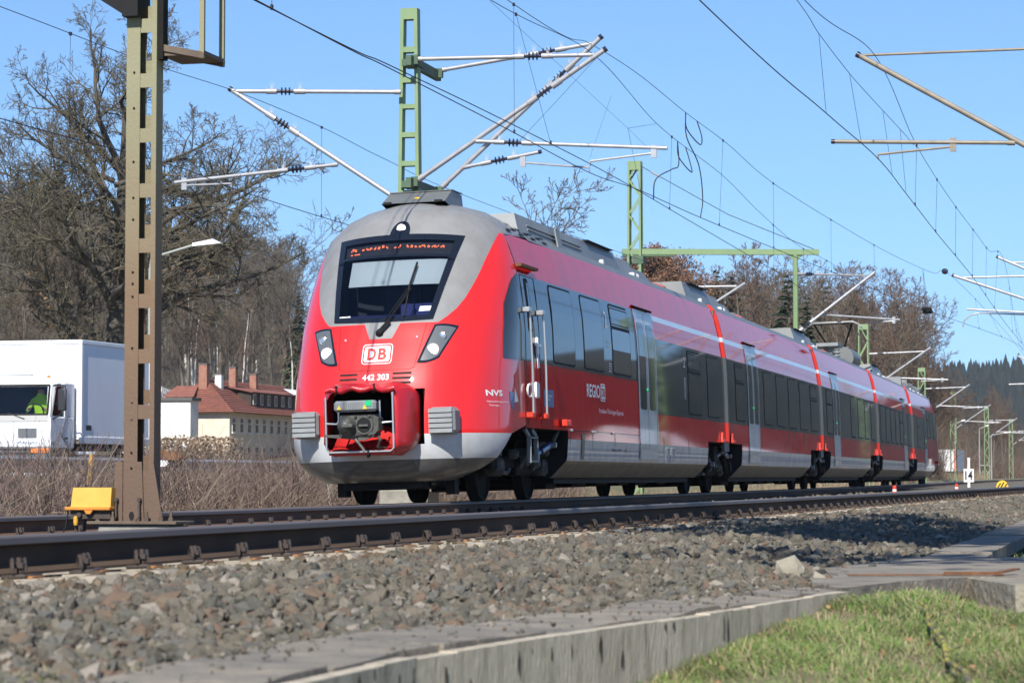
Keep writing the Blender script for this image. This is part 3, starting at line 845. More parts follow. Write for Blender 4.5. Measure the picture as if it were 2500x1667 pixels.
def nose(parent, mirror=False, name='nose'):
    zb = [.28, .30, .33, .37, .42, .48, .56, .65, .75, .88, 1.0, 1.1, 1.2, 1.33, 1.46, 1.6, 1.75, 1.9, 2.05, 2.2, 2.33, 2.40, 2.52, 2.66, 2.8, 2.95, 3.06, 3.2, 3.34, 3.44, 3.53, 3.60, 3.66, 3.72, 3.78, 3.85, 3.91, 3.97, 4.02, 4.06, 4.09, 4.115]
    na, nb, nc, nd = 8, 6, 16, 3
    rows = []
    for z in zb:
        s0, D, w, n = nose_par(z)
        h = np.interp(z, [.7, 1.5, 2.2, 2.40, 3.53, 3.7, 4.12], [.66, .66, .60, .655, .85, .6, .01])
        g = np.interp(z, [.7, 2.25, 2.34, 2.45, 2.7, 3.0, 3.3, 3.60, 3.7, 4.12], [.80, .72, .74, .89, 1.02, 1.10, 1.15, 1.19, .9, .015])
        h, g = min(h, w * .8), min(g, w * .985)
        send = np.interp(z, [.28, .56, .86, .97, 1.0, 3.6, 3.63, 4.05], [1.75, 2.12, 2.42, 2.9, 3.3, 3.3, 4.6, 4.6])
        th = lambda l: math.asin(min(1, (l / w) ** (n / 2)))
        full = s0 + D
        te = pi / 2 if send >= full else math.acos(1 - (send - s0) / D)
        ths = list(np.linspace(0, 1, na + 1) * 0)  # placeholder
        L_ = [w * max(0, sin(0)) for _ in range(1)]
        ls = list(np.linspace(0, h, na + 1)) + list(np.linspace(h, g, nb + 1))[1:]
        pts = [(s0 + D * (1 - sqrt(max(0, 1 - (l / w) ** n))), l) for l in ls]
        t0 = th(g)
        for t in np.linspace(t0, max(te, t0 + .01), nc + 1)[1:]:
            pts.append((s0 + D * (1 - cos(t)), w * sin(t) ** (2 / n)))
        sl, ll = pts[-1]
        for f in np.linspace(0, 1, nd + 1)[1:]:
            s_ = sl + (max(send, sl + .002) - sl) * f
            pts.append((s_, ll if send < full else min(w, float(bw(z))) * f + ll * (1 - f)))
        rows.append((z, pts))
    nc_tot = len(rows[0][1])
    V, idx = [], {}
    for i, (z, pts) in enumerate(rows):
        for j, (s_, l) in enumerate(pts):
            for sg in ((1, -1) if j else (1,)):
                idx[(i, j, sg)] = len(V)
                V.append(TP(TRAIN_END - s_ if mirror else s_, l * sg * (-1 if mirror else 1), z))
    F, mi = [], []
    for i in range(len(rows) - 1):
        z0, z1 = rows[i][0], rows[i + 1][0]; zc = (z0 + z1) / 2
        for j in range(nc_tot - 1):
            if not mirror:
                if j < na and 0.75 <= zc <= 1.46: continue           # coupler opening
                if j < na and 2.40 <= zc <= 3.53: continue           # windscreen opening
            if zc < .56: m_ = 3
            elif zc < .88: m_ = 2
            elif zc > 3.60: m_ = 1
            elif zc > 2.34 and j < na + nb: m_ = 1
            else: m_ = 0
            for sg in (1, -1):
                a, b, c, d = (idx[(i, j, sg)] if j else idx[(i, j, 1)]), idx[(i, j + 1, sg)], idx[(i + 1, j + 1, sg)], (idx[(i + 1, j, sg)] if j else idx[(i + 1, j, 1)])
                F.append((a, b, c, d) if sg == 1 else (d, c, b, a)); mi.append(m_)
    mb = MB(); mb.v = V; mb.f = F; mb.m = mi
    return mb.build(name, ['train_red', 'mask_grey', 'train_silver', 'train_skirt'], parent, smooth=True, angle=50)

nose_o = nose(train)
nose_r = nose(train, True, 'rear_nose')

def fpatch(mb, fn, nu, nv, off, mi=0, thick=None):
    """patch on the nose: fn(u,v) -> (l,z); off = metres proud of the paint"""
    G = []
    for a in range(nv + 1):
        row = []
        for b in range(nu + 1):
            l, z = fn(b / nu, a / nv)
            row.append(TP(SF(l, z) - off, l, z))
        G.append(row)
    mb.grid(np.array(G), mi)
    return mb
def quadfn(bl, br, tr, tl, bulge_t=0.0, bulge_b=0.0):
    def f(u, v):
        zb = bl[1] + (br[1] - bl[1]) * u + bulge_b * 4 * u * (1 - u); zt = tl[1] + (tr[1] - tl[1]) * u + bulge_t * 4 * u * (1 - u)
        z = zb + (zt - zb) * v
        l = (bl[0] + (br[0] - bl[0]) * u) * (1 - v) + (tl[0] + (tr[0] - tl[0]) * u) * v
        return l, z
    return f
# cab: dark box behind the glass, sun blind, desk, seat
cab = MB(TP)
cab.box(3.0, 3.2, -.88, .88, 2.0, 3.6); cab.box(1.85, 3.0, -.9, .9, 2.2, 2.28)
for sg in (-1, 1):
    cab.add([(2.05, sg * .88, 2.25), (3.0, sg * .88, 2.25), (3.0, sg * .88, 3.58), (2.86, sg * .88, 3.58)], [(0, 1, 2, 3)])
cab.build('cab_interior', 'cab_dark', train)
mb = MB(); 
def blind_fn(u, v):
    l, z = quadfn((-.58, 2.86), (.70, 2.86), (.76, 3.21), (-.60, 3.21))(u, v)
    return l, z
G = [[TP(SF(l, z) + .05, l, z) for (l, z) in (blind_fn(b / 10, a / 4) for b in range(11))] for a in range(5)]
mb.grid(G); mb.build('sun_blind', 'blind', train)
mb = MB(TP)
P = [(1.66, -.6, 2.41), (1.66, .62, 2.41), (2.3, .72, 2.50), (2.3, -.7, 2.50)]
mb.add(P, [(0, 1, 2, 3)]); mb.box(2.1, 2.45, .1, .6, 2.28, 2.62); mb.build('desk', 'cab_blue', train)
mb = MB(TP); mb.box(2.45, 2.6, -.25, .25, 2.28, 2.95, 0, .04); mb.build('driver_seat', 'cab_dark', train)
# windscreen: glass with a printed black border
ws = MB(); fpatch(ws, quadfn((-.672, 2.375), (.672, 2.375), (.865, 3.535), (-.865, 3.535), .045, -.02), 24, 20, .010)
wsg = ws.build('windscreen', 'windscreen_glass', train, smooth=True)
mb = MB()
o4 = lambda a: quadfn((-.672, 2.375), (.672, 2.375), (.865, 3.535), (-.865, 3.535), .045, -.02)
full = o4(0)
for (u0, u1, v0, v1) in ((0, 1, 0, .055), (0, 1, .93, 1), (0, .055, .055, .93), (.945, 1, .055, .93), (.055, .945, .735, .765)):
    fpatch(mb, lambda u, v: full(u0 + (u1 - u0) * u, v0 + (v1 - v0) * v), 20, 6, .013)
mb.build('screen_border', 'black_frit', wsg, smooth=True)
mb = MB(); fpatch(mb, lambda u, v: full(.055 + .89 * u, .765 + .165 * v), 16, 4, -.06); mb.build('display_panel', 'cab_dark', train)
# destination display: cut-off rows of orange diodes as the shutter caught them
mb = MB()
words = 'vi rnbcrgt nc mcktstabh'
u = .10
random.seed(5)
for w in words:
    wd = .028
    if w != ' ':
        for k in range(random.choice((2, 2, 3))):
            u0 = u + k * .010; hv = random.uniform(.014, .034)
            v0 = .842 + random.choice((0, 0, .012))
            fpatch(mb, lambda a, b: full(u0 + .008 * a, v0 + hv * b), 1, 1, -.05)
    u += wd + .006
for (u0, wd) in ((.10, .02), (.135, .05)):
    fpatch(mb, lambda a, b: full(u0 + wd * a, .80 + .012 * b), 1, 1, -.05)
mb.build('destination_display', 'led_orange', train)['kind'] = 'stuff'
mb = MB(); fpatch(mb, lambda u, v: full(.845 + .10 * u, .10 + .055 * v), 2, 2, .016); mb.build('sticker', 'sticker_white', wsg)
mb = MB(); lettering(mb, 'BOMBARDIER', -.60, -.44, 2.435, 2.455, lambda l, z: TP(SF(l, z) - .016, l, z), bold=.03); mb.build('maker_lettering', 'sticker_white', wsg)
# wiper and its mount
mb = MB(); fpatch(mb, quadfn((-.13, 2.13), (.17, 2.13), (.27, 2.352), (-.23, 2.352)), 8, 4, .004); mb.build('wiper_panel', 'mask_grey', train, smooth=True)
def FPt(l, z, off): return TP(SF(l, z) - off, l, z)
mb = MB()
mb.lathe([(.05, 0), (.05, .05), (.03, .07)], FPt(0.0, 2.22, .0), np.array(TP(0, 0, 0)) - np.array(TP(1, 0, .4)), 10)
mb.obox(FPt(0.0, 2.22, .05), FPt(.12, 2.36, .06), .045, .05)
mb.obox(FPt(.10, 2.34, .06), FPt(.33, 2.80, .05), .022, .02); mb.obox(FPt(.05, 2.36, .05), FPt(.29, 2.80, .05), .012, .012)
mb.obox(FPt(.30, 2.80, .035), FPt(.345, 3.16, .03), .02, .025); mb.obox(FPt(.30, 2.42, .03), FPt(.305, 2.80, .035), .016, .022)
mb.build('wiper', 'rubber', train)
# top lamp
mb = MB(); fpatch(mb, lambda u, v: ((-.135 + .27 * u) * (1 - .5 * v ** 3) + .01, 3.555 + .20 * v + .02 * sin(pi * u) * v), 8, 8, .012, 0); mb.build('lamp_hood', 'black_frit', train, smooth=True)
mb = MB(); mb.lathe([(.062, 0), (.058, .012), (.03, .02)], FPt(.012, 3.665, .014), np.array(TP(0, 0, 0)) - np.array(TP(1, 0, -.25)), 16); mb.build('top_lamp', 'lamp_lit', train, smooth=True)
# headlights
for sg in (-1, 1):
    hl = MB()
    q = quadfn((.53, 1.80), (.80, 1.86), (.985, 2.275), (.70, 2.30), .02, -.03)
    hl_o = fpatch(hl, lambda u, v: (lambda l, z: (sg * l, z))(*q(u, v)), 8, 8, .006).build('headlight', 'black_frit', train, smooth=True)
    q2 = quadfn((.575, 1.83), (.785, 1.885), (.955, 2.25), (.72, 2.275), .015, -.025)
    mb = MB(); fpatch(mb, lambda u, v: (lambda l, z: (sg * l, z))(*q2(u, v)), 8, 8, .010); mb.build('lens', 'lamp_housing', hl_o, smooth=True)
    ax = np.array(TP(0, 0, 0)) - np.array(TP(1, 0, -.1))
    mb = MB(); mb.lathe([(.078, 0), (.074, .015), (.05, .024)], FPt(sg * .715, 1.965, .008), ax, 20); mb.build('lamp', 'lamp_lit', hl_o, smooth=True)
    mb = MB(); mb.lathe([(.062, 0), (.06, .012), (.045, .004), (.02, .012)], FPt(sg * .80, 2.15, .008), ax, 18); mb.build('reflector', 'lamp_reflector', hl_o, smooth=True)
# paint seam of the front hatch
mb = MB()
for pts in ([(-.56, 2.31), (-.53, 1.95), (-.50, 1.74), (-.44, 1.715), (.44, 1.715), (.50, 1.74), (.54, 1.95), (.60, 2.31)],):
    for a, b in zip(pts[:-1], pts[1:]):
        k = 6
        mb.tube([FPt(a[0] + (b[0] - a[0]) * t, a[1] + (b[1] - a[1]) * t, .0) for t in np.linspace(0, 1, k)], .004, 4)
mb.build('hatch_seam', 'rubber', train)
mb = MB()
for (l, z) in ((-.46, 2.13), (.50, 2.14)):
    mb.lathe([(.014, 0), (.014, .012)], FPt(l, z, .002), ax, 8)
mb.build('hatch_bolt', 'steel_bright', train)['kind'] = 'stuff'
# DB badge: white plate with red frame and letters
def rrect(cx, cz, w, h, r, n=5):
    pts = []
    for (sx, sz, a0) in ((1, 1, 0), (-1, 1, pi / 2), (-1, -1, pi), (1, -1, 3 * pi / 2)):
        for t in np.linspace(0, pi / 2, n):
            pts.append((cx + sx * (w / 2 - r) + r * cos(a0 + t), cz + sz * (h / 2 - r) + r * sin(a0 + t)))
    return pts
def badge(mb, cx, cz, w, h, place, layers):
    for (sc, r, mi, lift) in layers:
        pts = rrect(cx, cz, w - sc, h - sc, r)
        c = place(cx, cz, lift); P = [c] + [place(a, b, lift) for a, b in pts]; n = len(pts)
        mb.add(P, [(0, 1 + i, 1 + (i + 1) % n) for i in range(n)], mi)
bp = lambda l, z, k=0.012: TP(SF(l, z) - k, l, z)
mb = MB()
badge(mb, 0.0, 1.93, .405, .265, lambda l, z, k: bp(l, z, k), ((0, .045, 0, .006), (.02, .04, 1, .009), (.06, .03, 0, .012)))
lettering(mb, 'D', -.128, -.012, 1.852, 2.008, lambda l, z: bp(l, z, .015), 1, .035)
lettering(mb, 'B', .016, .128, 1.852, 2.008, lambda l, z: bp(l, z, .015), 1, .035)
mb.build('badge', ['sticker_white', 'train_red_matt'], train)
mb = MB(); lettering(mb, '442 303', -.165, .19, 1.585, 1.665, lambda l, z: bp(l, z, .006), 0, .02); mb.build('number', 'sticker_white', train)
# air slots left and right of the number
for sg in (-1, 1):
    for k in range(3):
        mb = MB(); a = .235
        fpatch(mb, quadfn((sg * a, 1.655 - .062 * k), (sg * (a + .245), 1.655 - .062 * k), (sg * (a + .245), 1.682 - .062 * k), (sg * a, 1.682 - .062 * k)), 5, 1, .004); mb.build('air_slot', 'rubber', train)
# buffer grilles
for sg in (-1, 1):
    g = MB(TP)
    s_in = 1.02
    l0, l1 = (.735, 1.085) if sg > 0 else (-1.085, -.735)
    g.box(s_in, 1.35, l0, l1, .865, 1.21, 0, .05)
    go = g.build('buffer', 'grille_grey', train, smooth=True, angle=30)
    for k in range(5):
        z = .885 + k * .064
        m2 = MB(TP); m2.add([(s_in - .022, l0 + .012, z), (s_in - .022, l1 - .03, z), (s_in - .012, l1 - .03, z + .05), (s_in - .012, l0 + .012, z + .05), (s_in + .03, l0 + .012, z - .004), (s_in + .03, l1 - .03, z - .004), (s_in + .03, l1 - .03, z + .053), (s_in + .03, l0 + .012, z + .053)],
                           [(0, 1, 2, 3), (0, 4, 5, 1), (3, 2, 6, 7), (0, 3, 7, 4), (1, 5, 6, 2)])
        m2.build('slat', 'grille_grey', go)
# coupler bay: recess, tarpaulin cover, frame, coupler head
mb = MB(TP)
mb.add([(1.0 + .12, -.66, .75), (1.12, .66, .75), (1.12, .66, 1.46), (1.12, -.66, 1.46), (2.1, -.66, .75), (2.1, .66, .75), (2.1, .66, 1.46), (2.1, -.66, 1.46)],
       [(0, 1, 5, 4), (1, 2, 6, 5), (2, 3, 7, 6), (3, 0, 4, 7), (4, 5, 6, 7)])
mb.build('coupler_bay', 'rubber', train)
cover = MB(TP)
ring0 = rrect(0.0, 1.045, .92, .80, .17, 6); nR = len(ring0)
rings = []
random.seed(3)
jit = [random.uniform(-1, 1) for _ in range(nR)]
for i, t in enumerate(np.linspace(0, 1, 9)):
    s_ = .50 + .66 * t
    bulge = .035 * sin(pi * t)
    rr = rrect(.02 * t, 1.045 + .055 * t, .90 + .27 * t + bulge * 3, .80 - .05 * t + bulge * 3, .17, 6)
    rings.append([(s_ + .01 * jit[k], l + .016 * sin(k * 2.3 + i * 1.1) * sin(pi * min(1, t + .1)), z + .02 * sin(k * 1.7 + i * .9 + 1) * sin(pi * min(1, t + .15)) + (.03 * sin(5 * l + 1) if z > 1.3 and i < 3 else 0)) for k, (l, z) in enumerate(rr)])
P = [p for r in rings for p in r]
F = [(i * nR + k, i * nR + (k + 1) % nR, (i + 1) * nR + (k + 1) % nR, (i + 1) * nR + k) for i in range(8) for k in range(nR)]
cover.add(P, F, 0)
cv = cover.build('coupler_cover', 'tarp_red', train, smooth=True, angle=60)
sd = cv.modifiers.new('thickness', 'SOLIDIFY'); sd.thickness = .012
mb = MB(TP); mb.grid(np.array([[(.62 + .5 * v, -.46 + .92 * u, .68 + .30 * v * v + .03 * sin(9 * u + 3 * v)) for u in np.linspace(0, 1, 11)] for v in np.linspace(0, 1, 6)])); mb.build('cover_back', 'tarp_inside', cv, smooth=True)
mb = MB(TP)
# rolled tarpaulin along the top edge, tie straps
mb.tube([(.50 + .02 * sin(k), -.46 + .92 * k / 12, 1.435 + .02 * sin(k * 1.7) + .02 * sin(pi * k / 12)) for k in range(13)], [.03 + .014 * abs(sin(k * 1.3)) for k in range(13)], 8)
mb.tube([(.52, -.42 + .84 * k / 10, .655 - .012 * sin(k * 1.9)) for k in range(11)], [.024 + .01 * abs(sin(k)) for k in range(11)], 8)
mb.build('cover_roll', 'tarp_red', cv, smooth=True, angle=60)['kind'] = 'stuff'
mb = MB(TP)
for (l, z) in ((-.30, 1.44), (.20, 1.455), (.10, .65)):
    mb.tube([(.50 + .055 * cos(t), l + .012 * cos(2 * t), z + .055 * sin(t)) for t in np.linspace(0, 2 * pi, 10)[:-1]], .012, 6, closed=True)
mb.build('strap', 'rubber', cv)['kind'] = 'stuff'
fr = MB(TP)
fr.tube([(.47, -.44, 1.36), (.47, -.44, .70), (.47, -.40, .665), (.47, .40, .665), (.47, .44, .70), (.47, .44, 1.40)], .013, 6)
for sg in (-1, 1):
    fr.tube([(.47, sg * .44, 1.03), (.47, sg * .30, 1.02), (.47, sg * .27, 1.06), (.47, sg * .27, 1.30)], .012, 6)
fr.build('cover_frame', 'steel_bright', train, smooth=True)
cp = MB(TP)
cp.box(.28, .62, -.22, .24, .84, 1.13, 0, .03)
cp.prism([(.30, .235, .87), (.30, .30, .93), (.30, .30, 1.08), (.30, .235, 1.12)], (.2, 0, 0))
cp.prism([(.31, -.42, .86), (.31, .10, .80), (.31, .24, .85), (.31, .10, .875), (.31, -.42, .885)], (.03, 0, 0))
for (l, z) in ((-.17, .87), (.19, .87), (-.17, 1.10), (.19, 1.10), (.01, 1.10), (.01, .865)):
    cp.lathe([(.018, 0), (.018, .03), (.01, .04)], (.285, l, z), (-1, 0, 0), 8)
co = cp.build('coupler', 'coupler_grey', train, smooth=True, angle=35)
m2 = MB(TP); m2.lathe([(.125, 0), (.12, .05), (.085, .11), (.05, .16), (.035, .17)], (.29, -.10, .985), (-1, 0, 0), 20); m2.box(.10, .2, -.13, .02, .96, 1.01, 0, .01); m2.build('cone', 'coupler_grey', co, smooth=True, angle=35)
m2 = MB(TP); m2.lathe([(.115, 0), (.115, .012), (.095, .012), (.09, -.02)], (.28, .12, .99), (-1, 0, 0), 20, 0); m2.lathe([(.088, 0), (.088, .001)], (.268, .12, .99), (-1, 0, 0), 20, 1); m2.box(.235, .262, .06, .18, .975, 1.0, 0); m2.build('socket', ['coupler_grey', 'rubber'], co)
m2 = MB(TP); m2.box(.22, .36, -.26, .29, 1.16, 1.30, 0, .03)
for k in range(11):
    m2.box(.208, .225, -.14 + k * .024, -.128 + k * .024, 1.185, 1.28, 0)
m2.build('electric_head', 'grille_grey', co, smooth=True, angle=35)
m2 = MB(TP); m2.box(.212, .222, .16, .235, 1.225, 1.295, 0); m2.build('green_marker', 'signal_green', co)
m2 = MB(TP)
for l in (-.18, .155):
    m2.add([(.205, l - .03, 1.19), (.205, l + .03, 1.19), (.205, l, 1.245)], [(0, 1, 2)])
m2.build('warning_mark', 'warn_yellow', co)['kind'] = 'stuff'
m2 = MB(TP); m2.tube([(.22, .02, .82), (.2, .12, .70), (.2, .14, .66)], .02, 8); m2.tube([(.4, .25, .9), (.36, .30, .80), (.42, .25, .72), (.6, .3, .7)], .018, 7); m2.build('handle', 'coupler_grey', co, smooth=True)['kind'] = 'stuff'
# roof unit above the cab
ac = MB(TP)
ac.add([(3.17, -.45, 4.08), (3.17, .45, 4.08), (3.35, .45, 3.95), (3.35, -.45, 3.95), (3.58, -.44, 4.265), (3.58, .44, 4.265), (4.1, .44, 4.25), (4.1, -.44, 4.25), (4.15, -.46, 3.9), (4.15, .46, 3.9)],
       [(0, 1, 5, 4), (4, 5, 6, 7), (1, 9, 6, 5), (0, 4, 7, 8), (7, 6, 9, 8)])
ac.box(3.56, 4.12, -.45, .45, 4.268, 4.28, 0)
aco = ac.build('roof_unit', 'roof_grey', train)
m2 = MB(TP)
for l in (-.36, .36): m2.box(3.13, 3.2, l - .05, l + .05, 4.07, 4.10)
m2.build('hinge', 'rubber', aco)['kind'] = 'stuff'
m2 = MB(TP); m2.add([(3.30, -.03, 4.145), (3.30, .06, 4.145), (3.345, .04, 4.17), (3.345, -.01, 4.17)], [(0, 1, 2, 3)]); m2.build('warning_mark', 'warn_yellow', aco)
# perforated cowl on the shoulder behind the mask
cow = MB()
for i in range(7):
    for j in range(5):
        if (i + j) % 2: continue
        s0, s1 = 3.55 + i * .36 + j * .14, 3.55 + i * .36 + .27 + j * .14
        z0, z1 = 3.675 + j * .055, 3.675 + j * .055 + .036
        cow.add([TP(s_, bw(z) * 1.004 + .006, z + .004) for s_, z in ((s0, z0), (s1, z0), (s1 + .05, z1), (s0 + .05, z1))], [(0, 1, 2, 3)])
cow.build('vent_slots', 'rubber', train)['kind'] = 'stuff'

# ---- car bodies
GAPS = [20.3, 36.45, 52.6, 68.5]
CARS = [(3.3, GAPS[0] - .12), (GAPS[0] + .12, GAPS[1] - .12), (GAPS[1] + .12, GAPS[2] - .12), (GAPS[2] + .12, GAPS[3] - .12), (GAPS[3] + .12, TRAIN_END - 3.3)]
SK = [(5.86, 18.05), (22.35, 34.0), (38.45, 49.9), (54.3, 66.2), (TRAIN_END - 18.05, TRAIN_END - 5.86)]
W1 = [(5.05, 6.5, 0), (7.1, 8.55, 0), (9.2, 10.68, 1)]
LOW = [[(16.0, 17.4, 1), (18.15, 19.55, 0)],
       [(21.65, 22.9, 1), (25.75, 27.12, 0), (27.8, 29.2, 0), (29.9, 31.28, 0), (32.0, 33.45, 0), (34.2, 35.6, 1)],
       [(37.8, 39.05, 1), (44.1, 45.4, 0), (46.2, 47.5, 0), (48.35, 49.7, 0), (50.45, 51.8, 0)],
       [(53.9, 55.25, 0), (55.95, 57.3, 0), (58.0, 59.35, 0), (60.05, 61.4, 0), (62.1, 63.35, 1), (66.1, 67.5, 0)],
       [(TRAIN_END - 19.55, TRAIN_END - 18.15, 0), (TRAIN_END - 17.4, TRAIN_END - 16.0, 1)]]
HIGH = [W1, [], [], [], [(TRAIN_END - b, TRAIN_END - a, h) for a, b, h in W1]]
DOORS = [11.25, 23.35, 39.4, 63.85, TRAIN_END - 12.85]
DW = 1.55
def side_grid(mb, s0, s1, z0, z1, sign, off, mi=0, ns=1, zs=None):
    zz = [z for z in PZ if z0 < z < z1]
    zz = [z0] + zz + [z1]
    sN = max(ns, int((s1 - s0) / 2.5) + 1)
    ss = np.linspace(s0, s1, sN + 1)
    G = [[TP(s_, sign * (LSall(s_, z) + off), z) for s_ in (ss if sign > 0 else ss[::-1])] for z in zz]
    mb.grid(np.array(G), mi)
def rr_side(mb, s0, s1, z0, z1, sign, off, r=.07, mi=0, ring=None):
    """rounded pane on the side; with ring=width only a frame"""
    c = ((s0 + s1) / 2, (z0 + z1) / 2)
    pts = rrect(c[0], c[1], s1 - s0, z1 - z0, r, 4)
    P = [TP(a, sign * (LSall(a, b) + off), b) for a, b in pts]; n = len(pts)
    if ring is None:
        # split into horizontal strips for the curved side
        zs = sorted(set([round(b, 4) for a, b in pts]))
        rows = []
        for z in list(zs) + [z_ for z_ in (2.3, 2.66) if z0 + r < z_ < z1 - r]:
            xs_ = [a for a, b in pts if abs(b - z) < 1e-3]
            if not xs_: xs_ = [s0, s1]
            rows.append((z, min(xs_), max(xs_)))
        rows.sort()
        G = np.array([[TP(a + (b - a) * t, sign * (LSall(c[0], z) + off), z) for t in ((0, .5, 1) if sign > 0 else (1, .5, 0))] for z, a, b in rows])
        mb.grid(G, mi)
    else:
        q = rrect(c[0], c[1], s1 - s0 - 2 * ring, z1 - z0 - 2 * ring, max(r - ring, .01), 4)
        Q = [TP(a, sign * (LSall(a, b) + off), b) for a, b in q]
        mb.add(P + Q, [(i, (i + 1) % n, n + (i + 1) % n, n + i) if sign > 0 else (n + i, n + (i + 1) % n, (i + 1) % n, i) for i in range(n)], mi)

mat('train_red_side', (0.62, 0.010, 0.014), 0.45, coat=0.75, spec=0.0, col2=(0.36, 0.018, 0.018), scale=2.2, stretch=(2.0, 2.0, .22), mixr=(.45, .85), rvar=.25, bump=.02, bscale=1.4)
bodies = []
for ci, (a, b) in enumerate(CARS):
    sk0, sk1 = SK[ci]
    mb = MB()
    d0 = DOORS[ci]; d1 = d0 + DW
    sc = sorted(set([a, b, sk0, sk1, d0 - .02, d1 + .02]))
    zc = [.30, .54, .85, .97, 1.37, 1.87, 2.66, 2.97, 3.06, 3.62]
    hi = (3.3, d0 - .02) if ci == 0 else ((d1 + .02, TRAIN_END - 3.3) if ci == 4 else None)
    for sign in (1, -1):
        for s0, s1 in zip(sc[:-1], sc[1:]):
            sm = (s0 + s1) / 2
            for z0, z1 in zip(zc[:-1], zc[1:]):
                zm = (z0 + z1) / 2
                if zm < .97 and not (sk0 <= sm <= sk1): continue
                ishi = hi and hi[0] <= sm <= hi[1]
                if zm < .54: m_ = 3
                elif zm < .85: m_ = 2
                elif zm < 1.37: m_ = 0
                elif zm < 1.87: m_ = 0 if ishi else 1
                elif zm < 2.66: m_ = 1
                elif zm < 2.97: m_ = 1 if ishi else 0
                elif zm < 3.06: m_ = 1 if ishi else 4
                else: m_ = 0
                side_grid(mb, s0, s1, z0, z1, sign, 0.0, m_)
    # roof
    ra, rb = (4.6 if ci == 0 else a), (TRAIN_END - 4.6 if ci == 4 else b)
    ss = np.linspace(ra, rb, 9)
    prof = [(1.25, 3.62), (1.13, 3.75), (.95, 3.80), (.6, 3.84), (0, 3.86), (-.6, 3.84), (-.95, 3.80), (-1.13, 3.75), (-1.25, 3.62)]
    mb.grid(np.array([[TP(s_, l, z) for l, z in prof] for s_ in ss])[:, ::-1], 5)
    # underside and end walls
    for (e0, e1, zz, w) in ((a, sk0, .97, 1.44), (sk0, sk1, .30, 1.16), (sk1, b, .97, 1.44)):
        mb.grid(np.array([[TP(s_, l, zz) for l in (-w, 0, w)] for s_ in np.linspace(e0, e1, 6)])[:, ::-1], 6)
    for e in (sk0, sk1):
        mb.add([TP(e, sg * LSall(e, z), z) for sg, z in ((-1, .97), (-1, .85), (-1, .54), (-1, .30), (1, .30), (1, .54), (1, .85), (1, .97))], [tuple(range(8))], 6)
    for e in (a, b):
        if 4 < e < TRAIN_END - 4:
            zz = [.97, 1.37, 2.3, 2.66, 3.06, 3.62, 3.75]
            mb.add([TP(e, bw(z), z) for z in zz] + [TP(e, -bw(z), z) for z in zz[::-1]], [tuple(range(2 * len(zz)))], 6)
    bodies.append(mb.build('car_body', ['train_red_side', 'train_band', 'train_silver', 'train_under', 'train_white', 'roof_grey', 'rubber'], train, smooth=True, angle=25))

# dark band and seam where the nose meets the first car
mb = MB()
G = []
for z in np.linspace(1.87, 3.06, 14):
    sa = np.interp(z, [1.87, 2.2, 2.6, 2.85, 3.0, 3.06], [2.36, 2.45, 2.62, 2.86, 3.08, 3.29])
    G.append([TP(s_, LS(s_, z) + .005, z) for s_ in np.linspace(sa, 3.302, 12)])
mb.grid(np.array(G)); mb.build('band_front', 'train_band', bodies[0], smooth=True)
mb = MB()
mb.tube([TP(3.31, LS(3.31, z), z) for z in np.linspace(.98, 3.62, 14)], .006, 4); mb.build('nose_seam', 'rubber', bodies[0])

